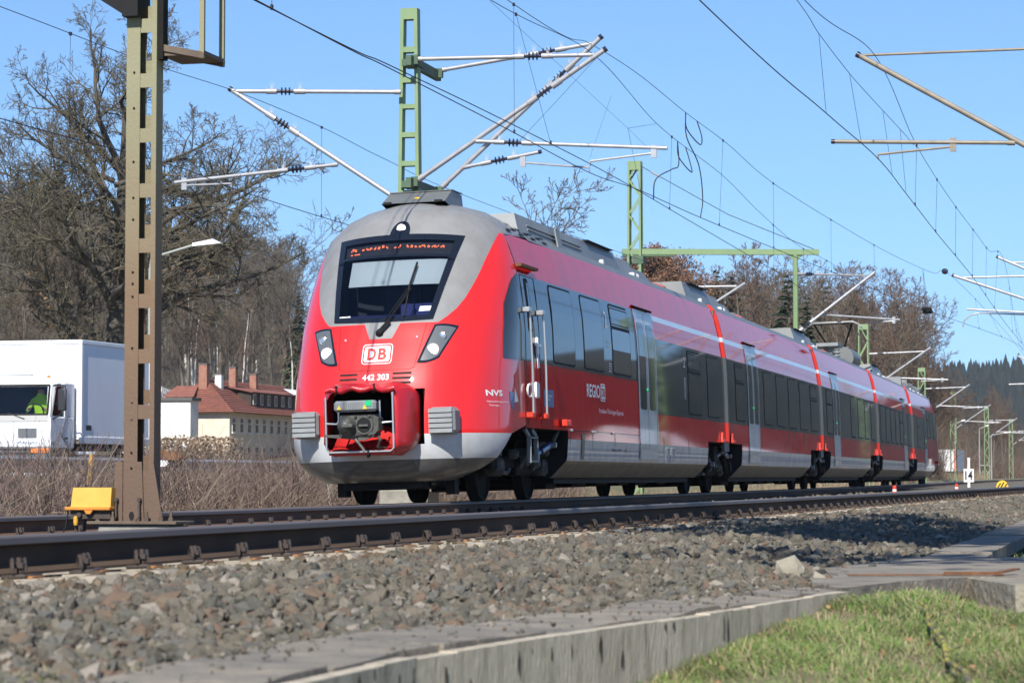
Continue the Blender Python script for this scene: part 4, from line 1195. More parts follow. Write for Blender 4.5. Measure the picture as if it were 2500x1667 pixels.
for ci in range(5):
    B_ = bodies[ci]
    for (wins, z0, z1) in ((HIGH[ci], 1.905, 3.03), (LOW[ci], 1.43, 2.61)):
        for (s0, s1, hop) in wins:
            for sign in ((1,) if ci else (1, -1)):
                w = MB(); rr_side(w, s0, s1, z0, z1, sign, .004, .08, 0)
                wo = w.build('window', 'rubber', B_)
                g = MB()
                if hop:
                    zm = z0 + (z1 - z0) * .66
                    rr_side(g, s0 + .035, s1 - .035, z0 + .035, zm - .02, sign, .008, .05); rr_side(g, s0 + .035, s1 - .035, zm + .03, z1 - .035, sign, .010, .04)
                else:
                    rr_side(g, s0 + .03, s1 - .03, z0 + .03, z1 - .03, sign, .008, .06)
                g.build('pane', 'window_glass', wo)
                if hop and ci < 2:
                    h = MB(); rr_side(h, s0 + .06, s1 - .06, zm + .055, z1 - .06, sign, .016, .03, 0, .012); h.build('hopper_frame', 'rubber', wo)
    # doors: two leaves, white jamb, glass, step
    d0 = DOORS[ci]; d1 = d0 + DW; dm = (d0 + d1) / 2
    for sign in (1,):
        jm = MB()
        side_grid(jm, d0 - .045, d0, .56, 3.07, sign, .016); side_grid(jm, d1, d1 + .045, .56, 3.07, sign, .016); side_grid(jm, d0 - .045, d1 + .045, 3.045, 3.07, sign, .0165)
        dr = jm.build('door', 'train_silver', B_)
        for (e0, e1) in ((d0 + .005, dm - .012), (dm + .012, d1 - .005)):
            lf = MB(); side_grid(lf, e0, e1, .78, 3.04, sign, .008); lo = lf.build('leaf', 'train_silver', dr)
            gl = MB(); rr_side(gl, e0 + .12, e1 - .10, 1.42, 2.86, sign, .014, .06); gl.build('door_glass', 'window_glass', dr)
        sm_ = MB(); side_grid(sm_, dm - .012, dm + .012, .78, 3.04, sign, .004); sm_.build('door_seal', 'rubber', dr)
        st_ = MB(); side_grid(st_, d0, d1, .56, .775, sign, .022); st_.build('step', 'train_silver', dr)
        se = MB(); side_grid(se, d0, d1, .745, .765, sign, .03); side_grid(se, d0, d1, .575, .59, sign, .03); se.build('step_edge', 'steel_bright', dr)['kind'] = 'stuff'
        hd = MB(); 
        P = [TP(d0 - .02, LSall(d0, 3.08) + .02, 3.085), TP(d1 + .02, LSall(d1, 3.08) + .02, 3.085), TP(d1 + .02, LSall(d1, 3.12) + .05, 3.115), TP(d0 - .02, LSall(d0, 3.12) + .05, 3.115), TP(d0 - .02, LSall(d0, 3.14), 3.14), TP(d1 + .02, LSall(d1, 3.14), 3.14)]
        hd.add(P, [(0, 1, 2, 3), (3, 2, 5, 4)]); hd.build('door_hood', 'dark_steel', dr)
        bt = MB(); bt.lathe([(.03, 0), (.03, .02)], TP(dm - .05, LSall(dm, 1.75) + .01, 1.75), np.array(TP(dm, 1, 0)) - np.array(TP(dm, 0, 0)), 10); bt.build('door_button', 'signal_green', dr)

# gangway strips at the joints: red, white, grey, red
mat('strip_red', (0.66, 0.035, 0.012), 0.5)
mat('strip_grey', (0.10, 0.105, 0.10), 0.6)
for gi, g in enumerate(GAPS):
    mb = MB()
    zs = [1.0, 1.37, 1.8, 2.3, 2.66, 2.97, 3.06, 3.2, 3.4, 3.62, 3.72]
    for z0, z1 in zip(zs[:-1], zs[1:]):
        zm = (z0 + z1) / 2
        m_ = 0 if zm < 1.37 else (1 if zm < 2.66 else (0 if zm < 2.97 else (2 if zm < 3.06 else 0)))
        for sign in (1, -1):
            P = []
            for z in (z0, z1):
                w = float(bw(z))
                P += [TP(g - .135, sign * (w - .04), z), TP(g + .0, sign * (w + .045), z), TP(g + .10, sign * (w + .045), z), TP(g + .135, sign * (w - .04), z)]
            F = [(0, 1, 5, 4), (1, 2, 6, 5), (2, 3, 7, 6)]
            mb.add(P, F if sign > 0 else [f[::-1] for f in F], m_)
    mb.build('gangway_strip', ['strip_red', 'strip_grey', 'train_white'], train)['kind'] = 'stuff'
    mb = MB(TP); mb.box(g - .13, g + .13, -1.3, 1.3, .95, 3.6); mb.box(g - .3, g + .3, 1.40, 1.46, .80, .99); mb.build('gangway', 'strip_grey', train)
    for e in (-.62, .62):
        m2 = MB(TP); m2.prism([(g + e - .17, 1.468, .985), (g + e + .17, 1.468, .985), (g + e + .10, 1.468, 1.10), (g + e + .05, 1.468, 1.17), (g + e - .05, 1.468, 1.17), (g + e - .10, 1.468, 1.10)], (0, .03, 0)); m2.box(g + e - .16, g + e + .16, 1.47, 1.53, .97, 1.03, 0, .01); m2.build('bracket', 'strip_red', train)

# lettering and stickers on the first car
sp = lambda s_, z, k=.006: TP(s_, LSall(s_, z) + k, z)
def side_text(name, txt, s0, s1, z0, z1, m_='sticker_white', bold=0.0, parent=None, spacing=1.0):
    mb = MB(); lettering(mb, txt, s0, s1, z0, z1, lambda u, v: sp(u, v), 0, bold, spacing); return mb.build(name, m_, parent or bodies[0])
side_text('lettering', 'REGIO', 7.2, 8.15, 1.50, 1.70, bold=.02)
mb = MB(); badge(mb, 8.37, 1.595, .36, .27, lambda a, b, k: sp(a, b, k), ((0, .05, 0, .004), (.04, .04, 1, .006), (.07, .03, 0, .008)))
lettering(mb, 'DB', 8.25, 8.49, 1.53, 1.66, lambda u, v: sp(u, v, .010), 1, .03); mb.build('badge', ['sticker_white', 'train_red_side'], bodies[0])
side_text('lettering', 'Franken-Thüringen-Express', 8.05, 9.9, 1.255, 1.35)
side_text('class_number', '2', 8.72, 8.92, 2.62, 2.88, bold=.0)
mb = MB()
for (sa, za) in ((8.80, 2.38), (8.82, 2.30), (8.88, 2.02), (8.88, 1.98), (8.88, 1.94)):
    lettering(mb, '<>' if za > 2.2 else '==', sa, sa + .2, za, za + .05, lambda u, v: sp(u, v))
mb.build('pictogram', 'sticker_white', bodies[0])
side_text('class_number', '2', 15.55, 15.72, 2.28, 2.46); side_text('lettering', 'III I', 15.6, 15.75, 1.7, 2.1)
side_text('lettering', 'NVS', 1.82, 2.22, 1.36, 1.44, bold=.03, parent=train)
side_text('lettering', 'Nahverkehrsgesellschaft', 1.82, 2.42, 1.27, 1.30, parent=train); side_text('lettering', 'Thüringen', 1.85, 2.1, 1.22, 1.25, parent=train)
mb = MB(); P = [(2.48, 1.43), (2.66, 1.43), (2.66, 1.28), (2.57, 1.19), (2.48, 1.28)]; mb.add([sp(a, b, .006) for a, b in P], [tuple(range(5))]); mb.build('crest', 'sticker_blue', train)
mb = MB(); P = [(2.72, 1.66), (2.90, 1.70), (2.90, 1.30), (2.66, 1.28), (2.76, 1.45)]; mb.add([sp(a, b, .006) for a, b in P], [tuple(range(5))]); mb.build('pictogram', 'strip_red', train)
mb = MB(); mb.add([sp(a, b, .009) for a, b in ((2.66, 1.29), (2.88, 1.31), (2.70, 1.5))], [(0, 1, 2)]); mb.build('pictogram', 'sticker_white', train)
mb = MB(); rr_side(mb, 4.36, 4.98, 1.28, 1.52, 1, .008, .02); mb.build('sign', 'sticker_blue', bodies[0])
side_text('sign_lettering', 'BAHNLAND', 4.45, 4.85, 1.42, 1.45, parent=bodies[0]).location = (0.006, 0, 0)
side_text('sign_lettering', 'BAYERN', 4.45, 4.75, 1.37, 1.40, parent=bodies[0]).location = (0.006, 0, 0)
side_text('lettering', 'Rev A7', 9.0, 9.7, .70, .745, 'rubber'); side_text('lettering', 'A', 10.0, 10.12, .69, .76, 'rubber')
# driver's door: outline, slit window, handrails, brackets
dd = MB()
for pts in ([(3.42, 1.0), (3.42, 3.05)], [(4.22, 1.0), (4.22, 3.05)], [(3.42, 3.05), (4.22, 3.05)]):
    dd.tube([sp(pts[0][0] + (pts[1][0] - pts[0][0]) * t, pts[0][1] + (pts[1][1] - pts[0][1]) * t, .0) for t in np.linspace(0, 1, 12)], .006, 4)
ddo = dd.build('cab_door', 'rubber', bodies[0])
mb = MB(); rr_side(mb, 3.62, 3.84, 2.28, 3.02, 1, .005, .05, 0); mb.build('door_window', 'rubber', ddo)
mb = MB(); rr_side(mb, 3.70, 3.80, 2.32, 2.96, 1, .009, .03, 0); mb.build('pane', 'window_glass', ddo)
for s_ in (3.42, 4.22):
    h = MB(TP); h.tube([(s_, 1.54, 1.16), (s_, 1.545, 1.8), (s_, 1.53, 2.56)], .016, 8); h.box(s_ - .11, s_ + .02, 1.45, 1.555, 2.53, 2.60, 0, .01)
    h.build('handrail', 'steel_bright', ddo, smooth=True, angle=40)
    h = MB(TP); h.box(s_ - .10, s_ + .06, 1.458, 1.56, 1.10, 1.175, 0, .012); h.build('rail_foot', 'strip_red', ddo)
h = MB(TP); h.box(3.95, 4.06, 1.46, 1.50, 1.98, 2.22, 0, .015); h.box(3.86, 4.18, 1.475, 1.50, 2.10, 2.13); h.tube([(4.02, 1.48, 2.0), (4.02, 1.49, 1.80)], .018, 6)
h.box(3.80, 3.94, 1.46, 1.52, 1.38, 1.60, 0, .02); h.tube([(3.40 + .12 * cos(t), 1.50, 1.47 + .085 * sin(t)) for t in np.linspace(0, 2 * pi, 13)[:-1]], .014, 6, closed=True)
h.build('door_lock', 'sticker_white', ddo, smooth=True, angle=40)['kind'] = 'stuff'
h = MB(TP); h.box(3.30, 4.3, 1.38, 1.46, 3.155, 3.195, 0); h.build('door_hood', 'rusty_iron', ddo)
# footstep frame and parts seen in the wheel opening
h = MB(TP)
for s_ in (3.62, 4.02):
    h.obox((s_ - .16, 1.40, .955), (s_, 1.42, .86), .03, .06); h.obox((s_, 1.42, .87), (s_, 1.42, .50), .03, .06, up=(0, 1, 0))
for z in (.84, .52): h.obox((3.62, 1.42, z), (4.02, 1.42, z), .06, .02)
h.build('footstep', 'grille_grey', train)
def damper(s0, l0, z0, s1, l1, z1, name='damper'):
    d = MB(TP); d.tube([(s0, l0, z0), ((s0 + s1) / 2, (l0 + l1) / 2, (z0 + z1) / 2), (s1, l1, z1)], .035, 8, 0); d.tube([((s0 * .55 + s1 * .45), l0 * .55 + l1 * .45, z0 * .55 + z1 * .45), (s1, l1, z1)], .055, 10, 0)
    d.lathe([(.045, 0), (.045, .08)], (s0, l0 + .02, z0), (0, 1, 0), 8, 1); d.lathe([(.04, 0), (.04, .08)], (s1, l1 + .02, z1), (0, 1, 0), 8, 1)
    return d.build(name, ['damper_blue', 'pole_metal'], train, smooth=True, angle=40)
damper(4.25, 1.30, .58, 5.35, 1.30, .76)
h = MB(TP); h.tube([(5.38, 1.34, .80), (5.55, 1.38, .96)], .03, 6); h.build('damper_arm', 'bogie_grey', train)
h = MB(TP)
for e in (5.45, 5.62): h.box(e - .07, e + .07, 1.46, 1.56, 1.02, 1.12, 0, .015)
h.build('bracket', 'strip_red', train)
# panel joint, bolts and latch of the first skirt
h = MB()
for s_ in (6.0, 7.55, 9.2, 13.4, 15.9):
    h.tube([sp(s_, z, .0) for z in (.56, .85, .98)], .005, 4)
h.tube([sp(s_, .985, 0) for s_ in np.linspace(5.9, 11.2, 8)], .004, 4)
h.build('skirt_seam', 'rubber', bodies[0])['kind'] = 'stuff'
h = MB(); side_grid(h, 6.75, 6.95, .56, .93, 1, .012); h.build('skirt_vent', 'train_under', bodies[0])
for s_ in (6.05, 7.5, 7.66, 9.05):
    h = MB(TP); h.box(s_ - .05, s_ + .05, 1.46, 1.49, .96, 1.0, 0, .01); h.build('latch', 'steel_bright', bodies[0])
h = MB()
for s_ in (13.55, 14.05):
    for (e, f_) in ((0, 0), (.35, 0)):
        h.tube([sp(s_ + e, .56, .01), sp(s_ + e, .80, .01)], .008, 4)
    h.tube([sp(s_, .80, .01), sp(s_ + .35, .80, .01)], .008, 4)
h.build('hatch_frame', 'steel_bright', bodies[0])['kind'] = 'stuff'

# ---- bogies
def bogie(sc, name='bogie', third=None):
    b = MB(TP)
    for sg in (-1, 1):
        b.box(sc - 1.75, sc + 1.75, sg * 1.02 - .09, sg * 1.02 + .09, .42, .60, 0, .03)
        b.box(sc - .5, sc + .5, sg * 1.02 - .11, sg * 1.02 + .11, .34, .72, 0, .03)
    b.box(sc - .5, sc + .5, -.95, .95, .40, .66)
    b.box(sc - 1.9, sc + 1.9, -.55, .55, .30, .95)
    bo = b.build(name, 'dark_steel', train)
    for ax_ in ([sc - 1.3, sc + 1.3] + ([third] if third else [])):
        w = MB(TP)
        w.tube([(ax_, -.75, .43), (ax_, .75, .43)], .08, 10, 0)
        for sg in (-1, 1):
            w.lathe([(.45, -.075), (.455, -.06), (.43, -.045), (.425, .065), (.40, .068), (.36, .03), (.15, .03), (.10, .07), (.02, .075)] if sg > 0 else [(.02, -.075), (.10, -.07), (.15, -.03), (.36, -.03), (.40, -.068), (.425, -.065), (.43, .045), (.455, .06), (.45, .075)], (ax_, sg * .80, .425), (0, 1, 0), 28, 0)
        w.build('wheelset', 'dark_steel', bo, smooth=True, angle=30)
        m2 = MB(TP)
        for sg in (-1, 1):
            m2.box(ax_ - .14, ax_ + .14, sg * 1.02 - .13, sg * 1.02 + .13, .33, .58, 0, .05)
            m2.lathe([(.11, 0), (.11, .22)], (ax_, sg * 1.03, .60), (0, 0, 1), 12)
        m2.build('axle_box', 'bogie_grey', bo, smooth=True, angle=40)['kind'] = 'stuff'
    m2 = MB(TP)
    for (ds, l, z, r) in ((-.3, 1.15, .55, .10), (.35, 1.13, .50, .08), (-.9, 1.13, .62, .07), (.95, 1.12, .66, .07)):
        m2.lathe([(r * .6, 0), (r, .02), (r, .10), (r * .6, .14)], (sc + ds, l, z), (0, 1, 0), 10)
    m2.tube([(sc - .6, 1.2, .42), (sc - .3, 1.22, .60), (sc + .1, 1.2, .72)], .03, 6); m2.tube([(sc + .2, 1.2, .40), (sc + .55, 1.22, .65)], .025, 6)
    m2.tube([(sc - 1.5, 1.18, .38), (sc - 1.3, 1.2, .36), (sc - 1.1, 1.18, .42)], .03, 6)
    m2.build('bogie_fittings', 'bogie_grey', bo, smooth=True, angle=40)['kind'] = 'stuff'
    return bo
bogie(4.5)
for gi, g in enumerate(GAPS):
    bogie(g, third=None)
    damper(g - .9, 1.25, .55, g + .1, 1.28, .80); damper(g + .15, 1.30, .85, g + 1.1, 1.28, .72)
    h = MB(TP); h.box(g - .75, g - .2, 1.15, 1.32, .55, .92, 0, .03); h.tube([(g + .35, 1.3, .7), (g + .5, 1.33, .5), (g + .75, 1.3, .42)], .06, 8); h.lathe([(.09, 0), (.12, .05), (.1, .16)], (g + .75, 1.25, .5), (0, 1, 0), 10)
    h.tube([(g - 1.6, 1.2, .62), (g - 1.3, 1.25, .5), (g - 1.25, 1.2, .38)], .04, 6); h.build('coupling_gear', 'dark_steel', train, smooth=True, angle=40)['kind'] = 'stuff'
bogie(TRAIN_END - 4.5)
# underframe between the bogies
for (s0, s1) in ((1.7, 3.0), (6.4, 17.6), (22.6, 33.6), (38.8, 49.4), (54.6, 65.8), (71.2, 82.2)):
    uw = .62 if s0 < 3 else 1.1
    h = MB(TP); h.box(s0, s1, -uw, uw, .22, .90, 0); 
    for k in range(int((s1 - s0) / 1.8)):
        e = s0 + .4 + 1.8 * k; h.box(e, e + random.uniform(.5, 1.1), -uw * .8, uw * .8, random.uniform(.14, .19), .25, 0, .02)
    h.build('underframe', 'rubber', train)
h = MB(TP); h.box(1.45, 2.0, -.55, .55, .18, .35, 0, .02); 
for sg in (-1, 1): h.box(2.0, 2.2, sg * .74 - .06, sg * .74 + .06, .10, .5, 0)
h.build('track_clearer', 'rubber', train)

# ---- roof equipment
def roof_box(s0, s1, w, z0, z1, m_='roof_grey', ch=.12, name='roof_unit'):
    r = MB(TP)
    r.add([(s0, -w, z0), (s0, w, z0), (s1, w, z0), (s1, -w, z0), (s0 + ch * 1.5, -w + ch, z1), (s0 + ch * 1.5, w - ch, z1), (s1 - ch, w - ch, z1), (s1 - ch, -w + ch, z1)],
          [(4, 5, 6, 7), (0, 1, 5, 4), (1, 2, 6, 5), (2, 3, 7, 6), (3, 0, 4, 7)])
    return r.build(name, m_, train)
def spot(s_, l, z):
    m2 = MB(TP); m2.box(s_ - .10, s_ + .12, l - .05, l + .05, z - .02, z + .10, 0, .02); m2.lathe([(.04, 0), (.065, .08)], (s_ + .1, l, z + .05), (.9, .3, -.2), 10); m2.build('roof_fitting', 'lamp_cover0', train, smooth=True, angle=40)
roof_box(4.7, 9.0, 1.10, 3.70, 4.05, 'roof_light', .1)
h = MB(TP); h.tube([(5.4, 1.06, 3.86), (9.0, 1.06, 3.86)], .012, 5); h.tube([(5.4, 1.045, 3.92), (9.0, 1.045, 3.92)], .01, 5); h.prism([(7.0, 1.13, 3.70), (7.35, 1.13, 3.70), (7.30, 1.10, 3.88), (7.1, 1.08, 4.05), (7.0, 1.08, 4.0)], (0, .02, 0)); h.build('roof_rail', 'roof_light', train)
for (s0, kind) in ((9.1, 0), (18.6, 1), (34.9, 1), (68.9 - 12, 1), (72.5, 0), (77.5, 2)):
    roof_box(s0, s0 + 3.2, 1.05, 3.72, 4.10, 'roof_grey', .14)
    roof_box(s0 + 3.22, s0 + 4.7, 1.0, 3.72, 4.06, 'roof_light', .12)
    roof_box(s0 + 4.72, s0 + 6.6, .98, 3.72, 4.02, 'roof_grey', .2)
    spot(s0 + 4.2, 1.02, 3.74)
    h = MB(TP)
    h.box(s0 + .8, s0 + 2.8, .84, .97, 4.10, 4.118); h.build('roof_vent', 'rubber', train)['kind'] = 'stuff'
    h = MB(TP)
    for k in range(3):
        h.tube([(s0 + 7.0 + k * .09, 1.06 * cos(t), 3.70 + .16 * sin(t) + .05) for t in np.linspace(.15, 1.4, 8)], .035, 6)
    h.build('roof_cable', 'cable_red', train, smooth=True)
    for e in (1.2,): 
        h = MB(TP); h.lathe([(.045, 0), (.045, .06), (.03, .08)], (s0 + e, 1.10, 3.74), (0, 0, 1), 8); h.build('roof_fitting', 'lamp_cover0', train)
for s0 in (26.0, 43.5):
    roof_box(s0, s0 + 2.0, .95, 3.72, 3.96, 'roof_grey', .2)
# high voltage gear and pantograph on the fourth body
h = MB(TP)
for (e, l) in ((46.5, .7), (47.2, .5), (48.3, .7), (49.0, .5)):
    h.lathe([(.10, 0), (.10, .1), (.06, .14), (.11, .2), (.06, .24), (.11, .3), (.06, .34), (.09, .42)], (e, l, 3.78), (0, 0, 1), 10)
h.box(46.2, 47.6, .3, .95, 4.18, 4.28); h.build('insulator', 'roof_light', train, smooth=True, angle=40)['kind'] = 'stuff'
h = MB(TP); h.lathe([(.0, 0), (.33, .02), (.35, .15), (.35, 2.2), (.33, 2.35), (0, 2.4)], (49.5, .75, 3.98), (1, 0, 0), 16); h.build('air_tank', 'roof_grey', train, smooth=True, angle=40)
pg = MB(TP)
ps = 54.6
pg.box(ps - .9, ps + .9, -.6, .6, 3.86, 3.96); pg.lathe([(.1, 0), (.1, .3)], (ps, 0, 3.95), (0, 0, 1), 10); pg.box(ps - .2, ps + .2, -.35, .35, 4.2, 4.32)
for sg in (-1, 1):
    pg.tube([(ps + .9, sg * .16, 4.12), (ps + .9, sg * .18, 4.45), (ps - .3, sg * .62, 5.32)], .03, 6)
pg.tube([(ps - .3, -.62, 5.32), (ps - .3, .62, 5.32)], .025, 6)
pgo = pg.build('pantograph', 'dark_steel', train, smooth=True, angle=40)
h = MB(TP)
for e in (-.25, .1):
    h.tube([(ps - .3 + e, -.98, 5.12), (ps - .3 + e, -.86, 5.26), (ps - .3 + e, -.68, 5.36), (ps - .3 + e, .68, 5.36), (ps - .3 + e, .86, 5.26), (ps - .3 + e, .98, 5.12)], .02, 6)
h.build('collector', 'pole_metal', pgo, smooth=True)
h = MB(TP)
for k in range(22):
    e = 70 + k * .55
    h.box(e, e + random.uniform(.2, .5), .4, 1.0, 3.8, 3.8 + random.uniform(.15, .35), 0)
h.build('roof_gear', 'roof_light', train)['kind'] = 'stuff'
# ------------------------------------------------------------------ overhead line: masts, cantilevers, wires
mat('mast_green', (0.19, 0.275, 0.13), 0.55, col2=(0.165, 0.245, 0.12), scale=2.0, bump=.1, bscale=30)
mat('mast_green_dark', (0.07, 0.12, 0.065), 0.6, col2=(0.05, 0.09, 0.05), scale=3)
mat('galvanised', (0.42, 0.42, 0.43), 0.42, metal=0.35, col2=(0.34, 0.34, 0.35), scale=5)
mat('galvanised_old', (0.27, 0.235, 0.18), 0.6, metal=0.2, col2=(0.20, 0.175, 0.14), scale=5)
mat('wire_dark', (0.02, 0.018, 0.022), 0.6)
mat('insulator_brown', (0.02, 0.02, 0.035), 0.25, coat=.6)
mat('foundation', (0.30, 0.28, 0.24), 0.95, col2=(0.2, 0.19, 0.16), scale=4, bump=.5, bscale=25)

def insul(mb, p, d, r=.075, n=3, gap=.07, mi=1):
    d = np.asarray(d, float); d = d / np.linalg.norm(d); p = np.asarray(p, float)
    mb.lathe([(.03, -.16), (.03, .16)], p, d, 8, mi)
    for k in range(n):
        c = p + d * (k - (n - 1) / 2) * gap
        mb.lathe([(.03, -.018), (r, -.004), (r, .004), (.03, .018)], c, d, 14, mi)
def collar(mb, p, d, r=.05, L=.16, mi=0):
    d = np.asarray(d, float); d = d / np.linalg.norm(d)
    mb.lathe([(r, -L / 2), (r, L / 2)], p, d, 10, mi)
def spikes(mb, p, mi=2):
    p = np.asarray(p, float)
    for (a, b) in ((-.03, .17), (.01, .19), (.05, .16)):
        mb.tube([p, p + (a, .01, b)], [.007, .002], 4, mi)
def boom(name, p0, p1, ins, parent, r=.038, m_='galvanised', cap=False, spike=True):
    """tube with an insulator at fraction ins"""
    p0, p1 = np.asarray(p0, float), np.asarray(p1, float)
    d = p1 - p0
    mb = MB()
    if ins is None:
        mb.tube([p0, p1], r, 10)
    else:
        L = np.linalg.norm(d); e = .2 / L
        mb.tube([p0, p0 + d * (ins - e)], r, 10); mb.tube([p0 + d * (ins + e), p1], r, 10)
        for s_ in (-1, 1):
            q = p0 + d * (ins + s_ * e)
            collar(mb, q + d * s_ * .06 / L, d, r * 1.35, .2)
            if spike: spikes(mb, q + d * s_ * .06 / L)
        insul(mb, p0 + d * ins, d)
    collar(mb, p0 + d * .02, d, r * 1.25, .12)
    if cap: mb.lathe([(r * 1.15, -.03), (r * 1.15, .03)], p1, d, 10, 1)
    return mb.build(name, [m_, 'insulator_brown', 'lamp_cover0'], parent, smooth=True, angle=40)
def arm(name, p0, p1, parent, m_='galvanised', bend=.12):
    p0, p1 = np.asarray(p0, float), np.asarray(p1, float)
    mb = MB(); mb.tube([p0, p1 + (0, 0, .05), p1 + (0, 0, -.03)], .02, 7); mb.box(p0[0] - .05, p0[0] + .05, p0[1] - .02, p0[1] + .02, p0[2] - .08, p0[2] + .14)
    return mb.build(name, m_, parent, smooth=True, angle=40)

# ---- green frame mast beside the train with three cantilevers
m1 = empty('overhead_line_mast', (-3.4, 14.2, -.4), 'green welded frame mast rising behind the train cab with silver cantilevers', 'overhead mast')
def off(o, e=m1):
    o.location = (-e.location[0], -e.location[1], -e.location[2]); return o
def mw(z, t, b=None):
    return t + (9.0 - z) * .012
for sg in (-1, 1):
    mb = MB()
    x0, x1 = -3.4 + sg * (.125 + (8.8 + .4) * .012), -3.4 + sg * .125
    w = .065
    for (ya, yb) in ((14.10, 14.30),):
        P = [(x0 - w / 2, ya, -.4), (x0 + w / 2, ya, -.4), (x0 + w / 2, yb, -.4), (x0 - w / 2, yb, -.4), (x1 - w / 2, ya, 8.8), (x1 + w / 2, ya, 8.8), (x1 + w / 2, yb, 8.8), (x1 - w / 2, yb, 8.8)]
        mb.add(P, [(3, 2, 1, 0), (4, 5, 6, 7), (0, 1, 5, 4), (1, 2, 6, 5), (2, 3, 7, 6), (3, 0, 4, 7)])
    off(mb.build('leg', 'mast_green', m1))
for (z0, z1) in ((8.60, 8.802), (8.0, 8.1), (7.45, 7.55), (6.98, 7.06), (6.46, 6.55), (5.94, 6.03), (5.40, 5.50), (4.7, 4.8), (4.0, 4.1), (3.3, 3.4), (2.6, 2.7), (1.9, 2.0), (1.2, 1.3), (.5, .6), (-.2, 0)):
    w = .125 + (8.8 - (z0 + z1) / 2) * .012
    mb = MB(); mb.box(-3.4 - w + .03, -3.4 + w - .03, 14.105, 14.295, z0, z1); off(mb.build('batten', 'mast_green', m1))
mb = MB(); mb.box(-3.85, -2.95, 13.8, 14.6, -.6, .12, 0, .03); off(mb.build('footing', 'foundation', m1))
for z in (7.80, 5.60):
    mb = MB(); mb.box(-3.35, -3.25, 13.75, 15.75, z - .09, z + .09); mb.box(-3.5, -3.2, 14.0, 14.4, z - .06, z + .06)
    for y in (13.98, 15.6): mb.box(-3.3, -3.18, y - .05, y + .05, z - .05, z + .12)
    off(mb.build('bracket', 'mast_green_dark', m1))
off(boom('top_tube', (-3.22, 14.0, 7.85), (.05, 14.0, 7.80), .66, m1))
off(boom('diagonal_tube', (-3.2, 14.0, 5.66), (.25, 14.0, 7.89), .68, m1, .045, cap=True))
off(boom('registration_tube', (-2.12, 14.0, 6.33), (1.36, 14.0, 6.10), .20, m1, .034))
off(arm('steady_arm', (1.12, 14.0, 6.02), (-.02, 14.0, 5.86), m1))
off(boom('top_tube', (-3.22, 15.6, 7.89), (-.35, 15.6, 8.27), .71, m1))
off(boom('diagonal_tube', (-3.2, 15.6, 5.70), (-.17, 15.6, 8.39), .74, m1, .045, cap=True))
off(boom('registration_tube', (-2.74, 15.6, 6.07), (-1.32, 15.6, 6.31), .46, m1, .034, cap=True))
off(arm('steady_arm', (-1.64, 15.6, 6.12), (-.39, 15.6, 5.94), m1))
off(boom('top_tube', (-3.5, 13.95, 7.26), (-6.5, 13.6, 7.33), .70, m1))
off(boom('diagonal_tube', (-3.5, 13.95, 5.28), (-6.62, 13.6, 7.37), .69, m1, .045, cap=True))
off(boom('registration_tube', (-4.57, 13.6, 5.94), (-7.68, 13.6, 5.70), .25, m1, .034))
off(arm('steady_arm', (-7.5, 13.6, 5.64), (-6.59, 13.6, 5.60), m1))

# ---- lattice masts
def lattice(name, x, y, ztop, w, label, group=None, base=-.4, m_='mast_green', plate=True, cat='overhead mast', npan=None):
    e = empty(name, (x, y, base), label, cat, group)
    for sx in (-1, 1):
        for sy in (-1, 1):
            mb = MB(); a, b = w * .62, w * .5
            mb.obox((sx * a, sy * a * .8, 0), (sx * b, sy * b * .8, ztop - base), .07, .07); mb.build('leg', m_, e)
    H = ztop - base; n = npan or int(H / .55)
    mb = MB()
    for k in range(n):
        z0, z1 = H * k / n, H * (k + 1) / n
        f0, f1 = .62 - .12 * z0 / H, .62 - .12 * z1 / H
        for sy in (-1, 1):
            s_ = 1 if (k % 2 == 0) else -1
            mb.obox((-s_ * w * f0, sy * w * f0 * .8, z0), (s_ * w * f1, sy * w * f1 * .8, z1), .05, .012, up=(0, 1, 0))
        for sx in (-1, 1):
            mb.obox((sx * w * f0, -w * f0 * .8, z0), (sx * w * f1, w * f1 * .8, z1), .012, .05)
    mb.build('lacing', m_, e)['kind'] = 'stuff'
    if plate:
        mb = MB(); mb.box(-w * .56, w * .56, -w * .46, w * .46, H - .28, H + .01); mb.build('head_plate', m_, e)
    mb = MB(); mb.box(-w * 1.1, w * 1.1, -w, w, -.35, .12, 0, .03); mb.build('footing', 'foundation', e)
    return e
m2 = lattice('portal_mast', -6.7, 51.2, 10.45, .36, 'green lattice mast with a long cross beam above the train roof', None)
mb = MB(); b0, b1 = (-6.7 + 6.7, 0, 7.55 + .4), (-1.0 + 6.7, 1.6, 7.55 + .4)
mb.obox(np.array(b0) + (-.4, -.1, 0), b1, .16, .18); mb.build('cross_beam', 'mast_green', m2)
mb = MB(); mb.obox((-.4, -.1, 7.82), (1.2, .35, 7.82), .2, .06); mb.box(-.05, .3, -.2, .25, 7.55, 7.8); mb.build('beam_bracket', 'mast_green_dark', m2)
mb = MB(); mb.tube([(4.97, 1.37, 7.9), (4.97, 1.37, 5.2)], .085, 8); mb.prism([(4.75, 1.3, 7.86), (5.2, 1.42, 7.86), (4.97, 1.37, 7.6)], (0, .05, 0)); mb.build('drop_post', 'mast_green', m2)
def off2(o, e): o.location = (-e.location[0], -e.location[1], -e.location[2]); return o
off2(boom('top_tube', (-1.7, 52.55, 6.85), (.42, 53.9, 6.85), .18, m2, .035), m2)
off2(boom('diagonal_tube', (-1.7, 52.6, 4.95), (.66, 54.0, 6.97), .12, m2, .045), m2)
off2(boom('registration_tube', (-.95, 53.2, 5.56), (1.43, 54.2, 5.42), None, m2, .034), m2)
off2(arm('steady_arm', (1.25, 54.1, 5.38), (.5, 54.0, 5.28), m2), m2)
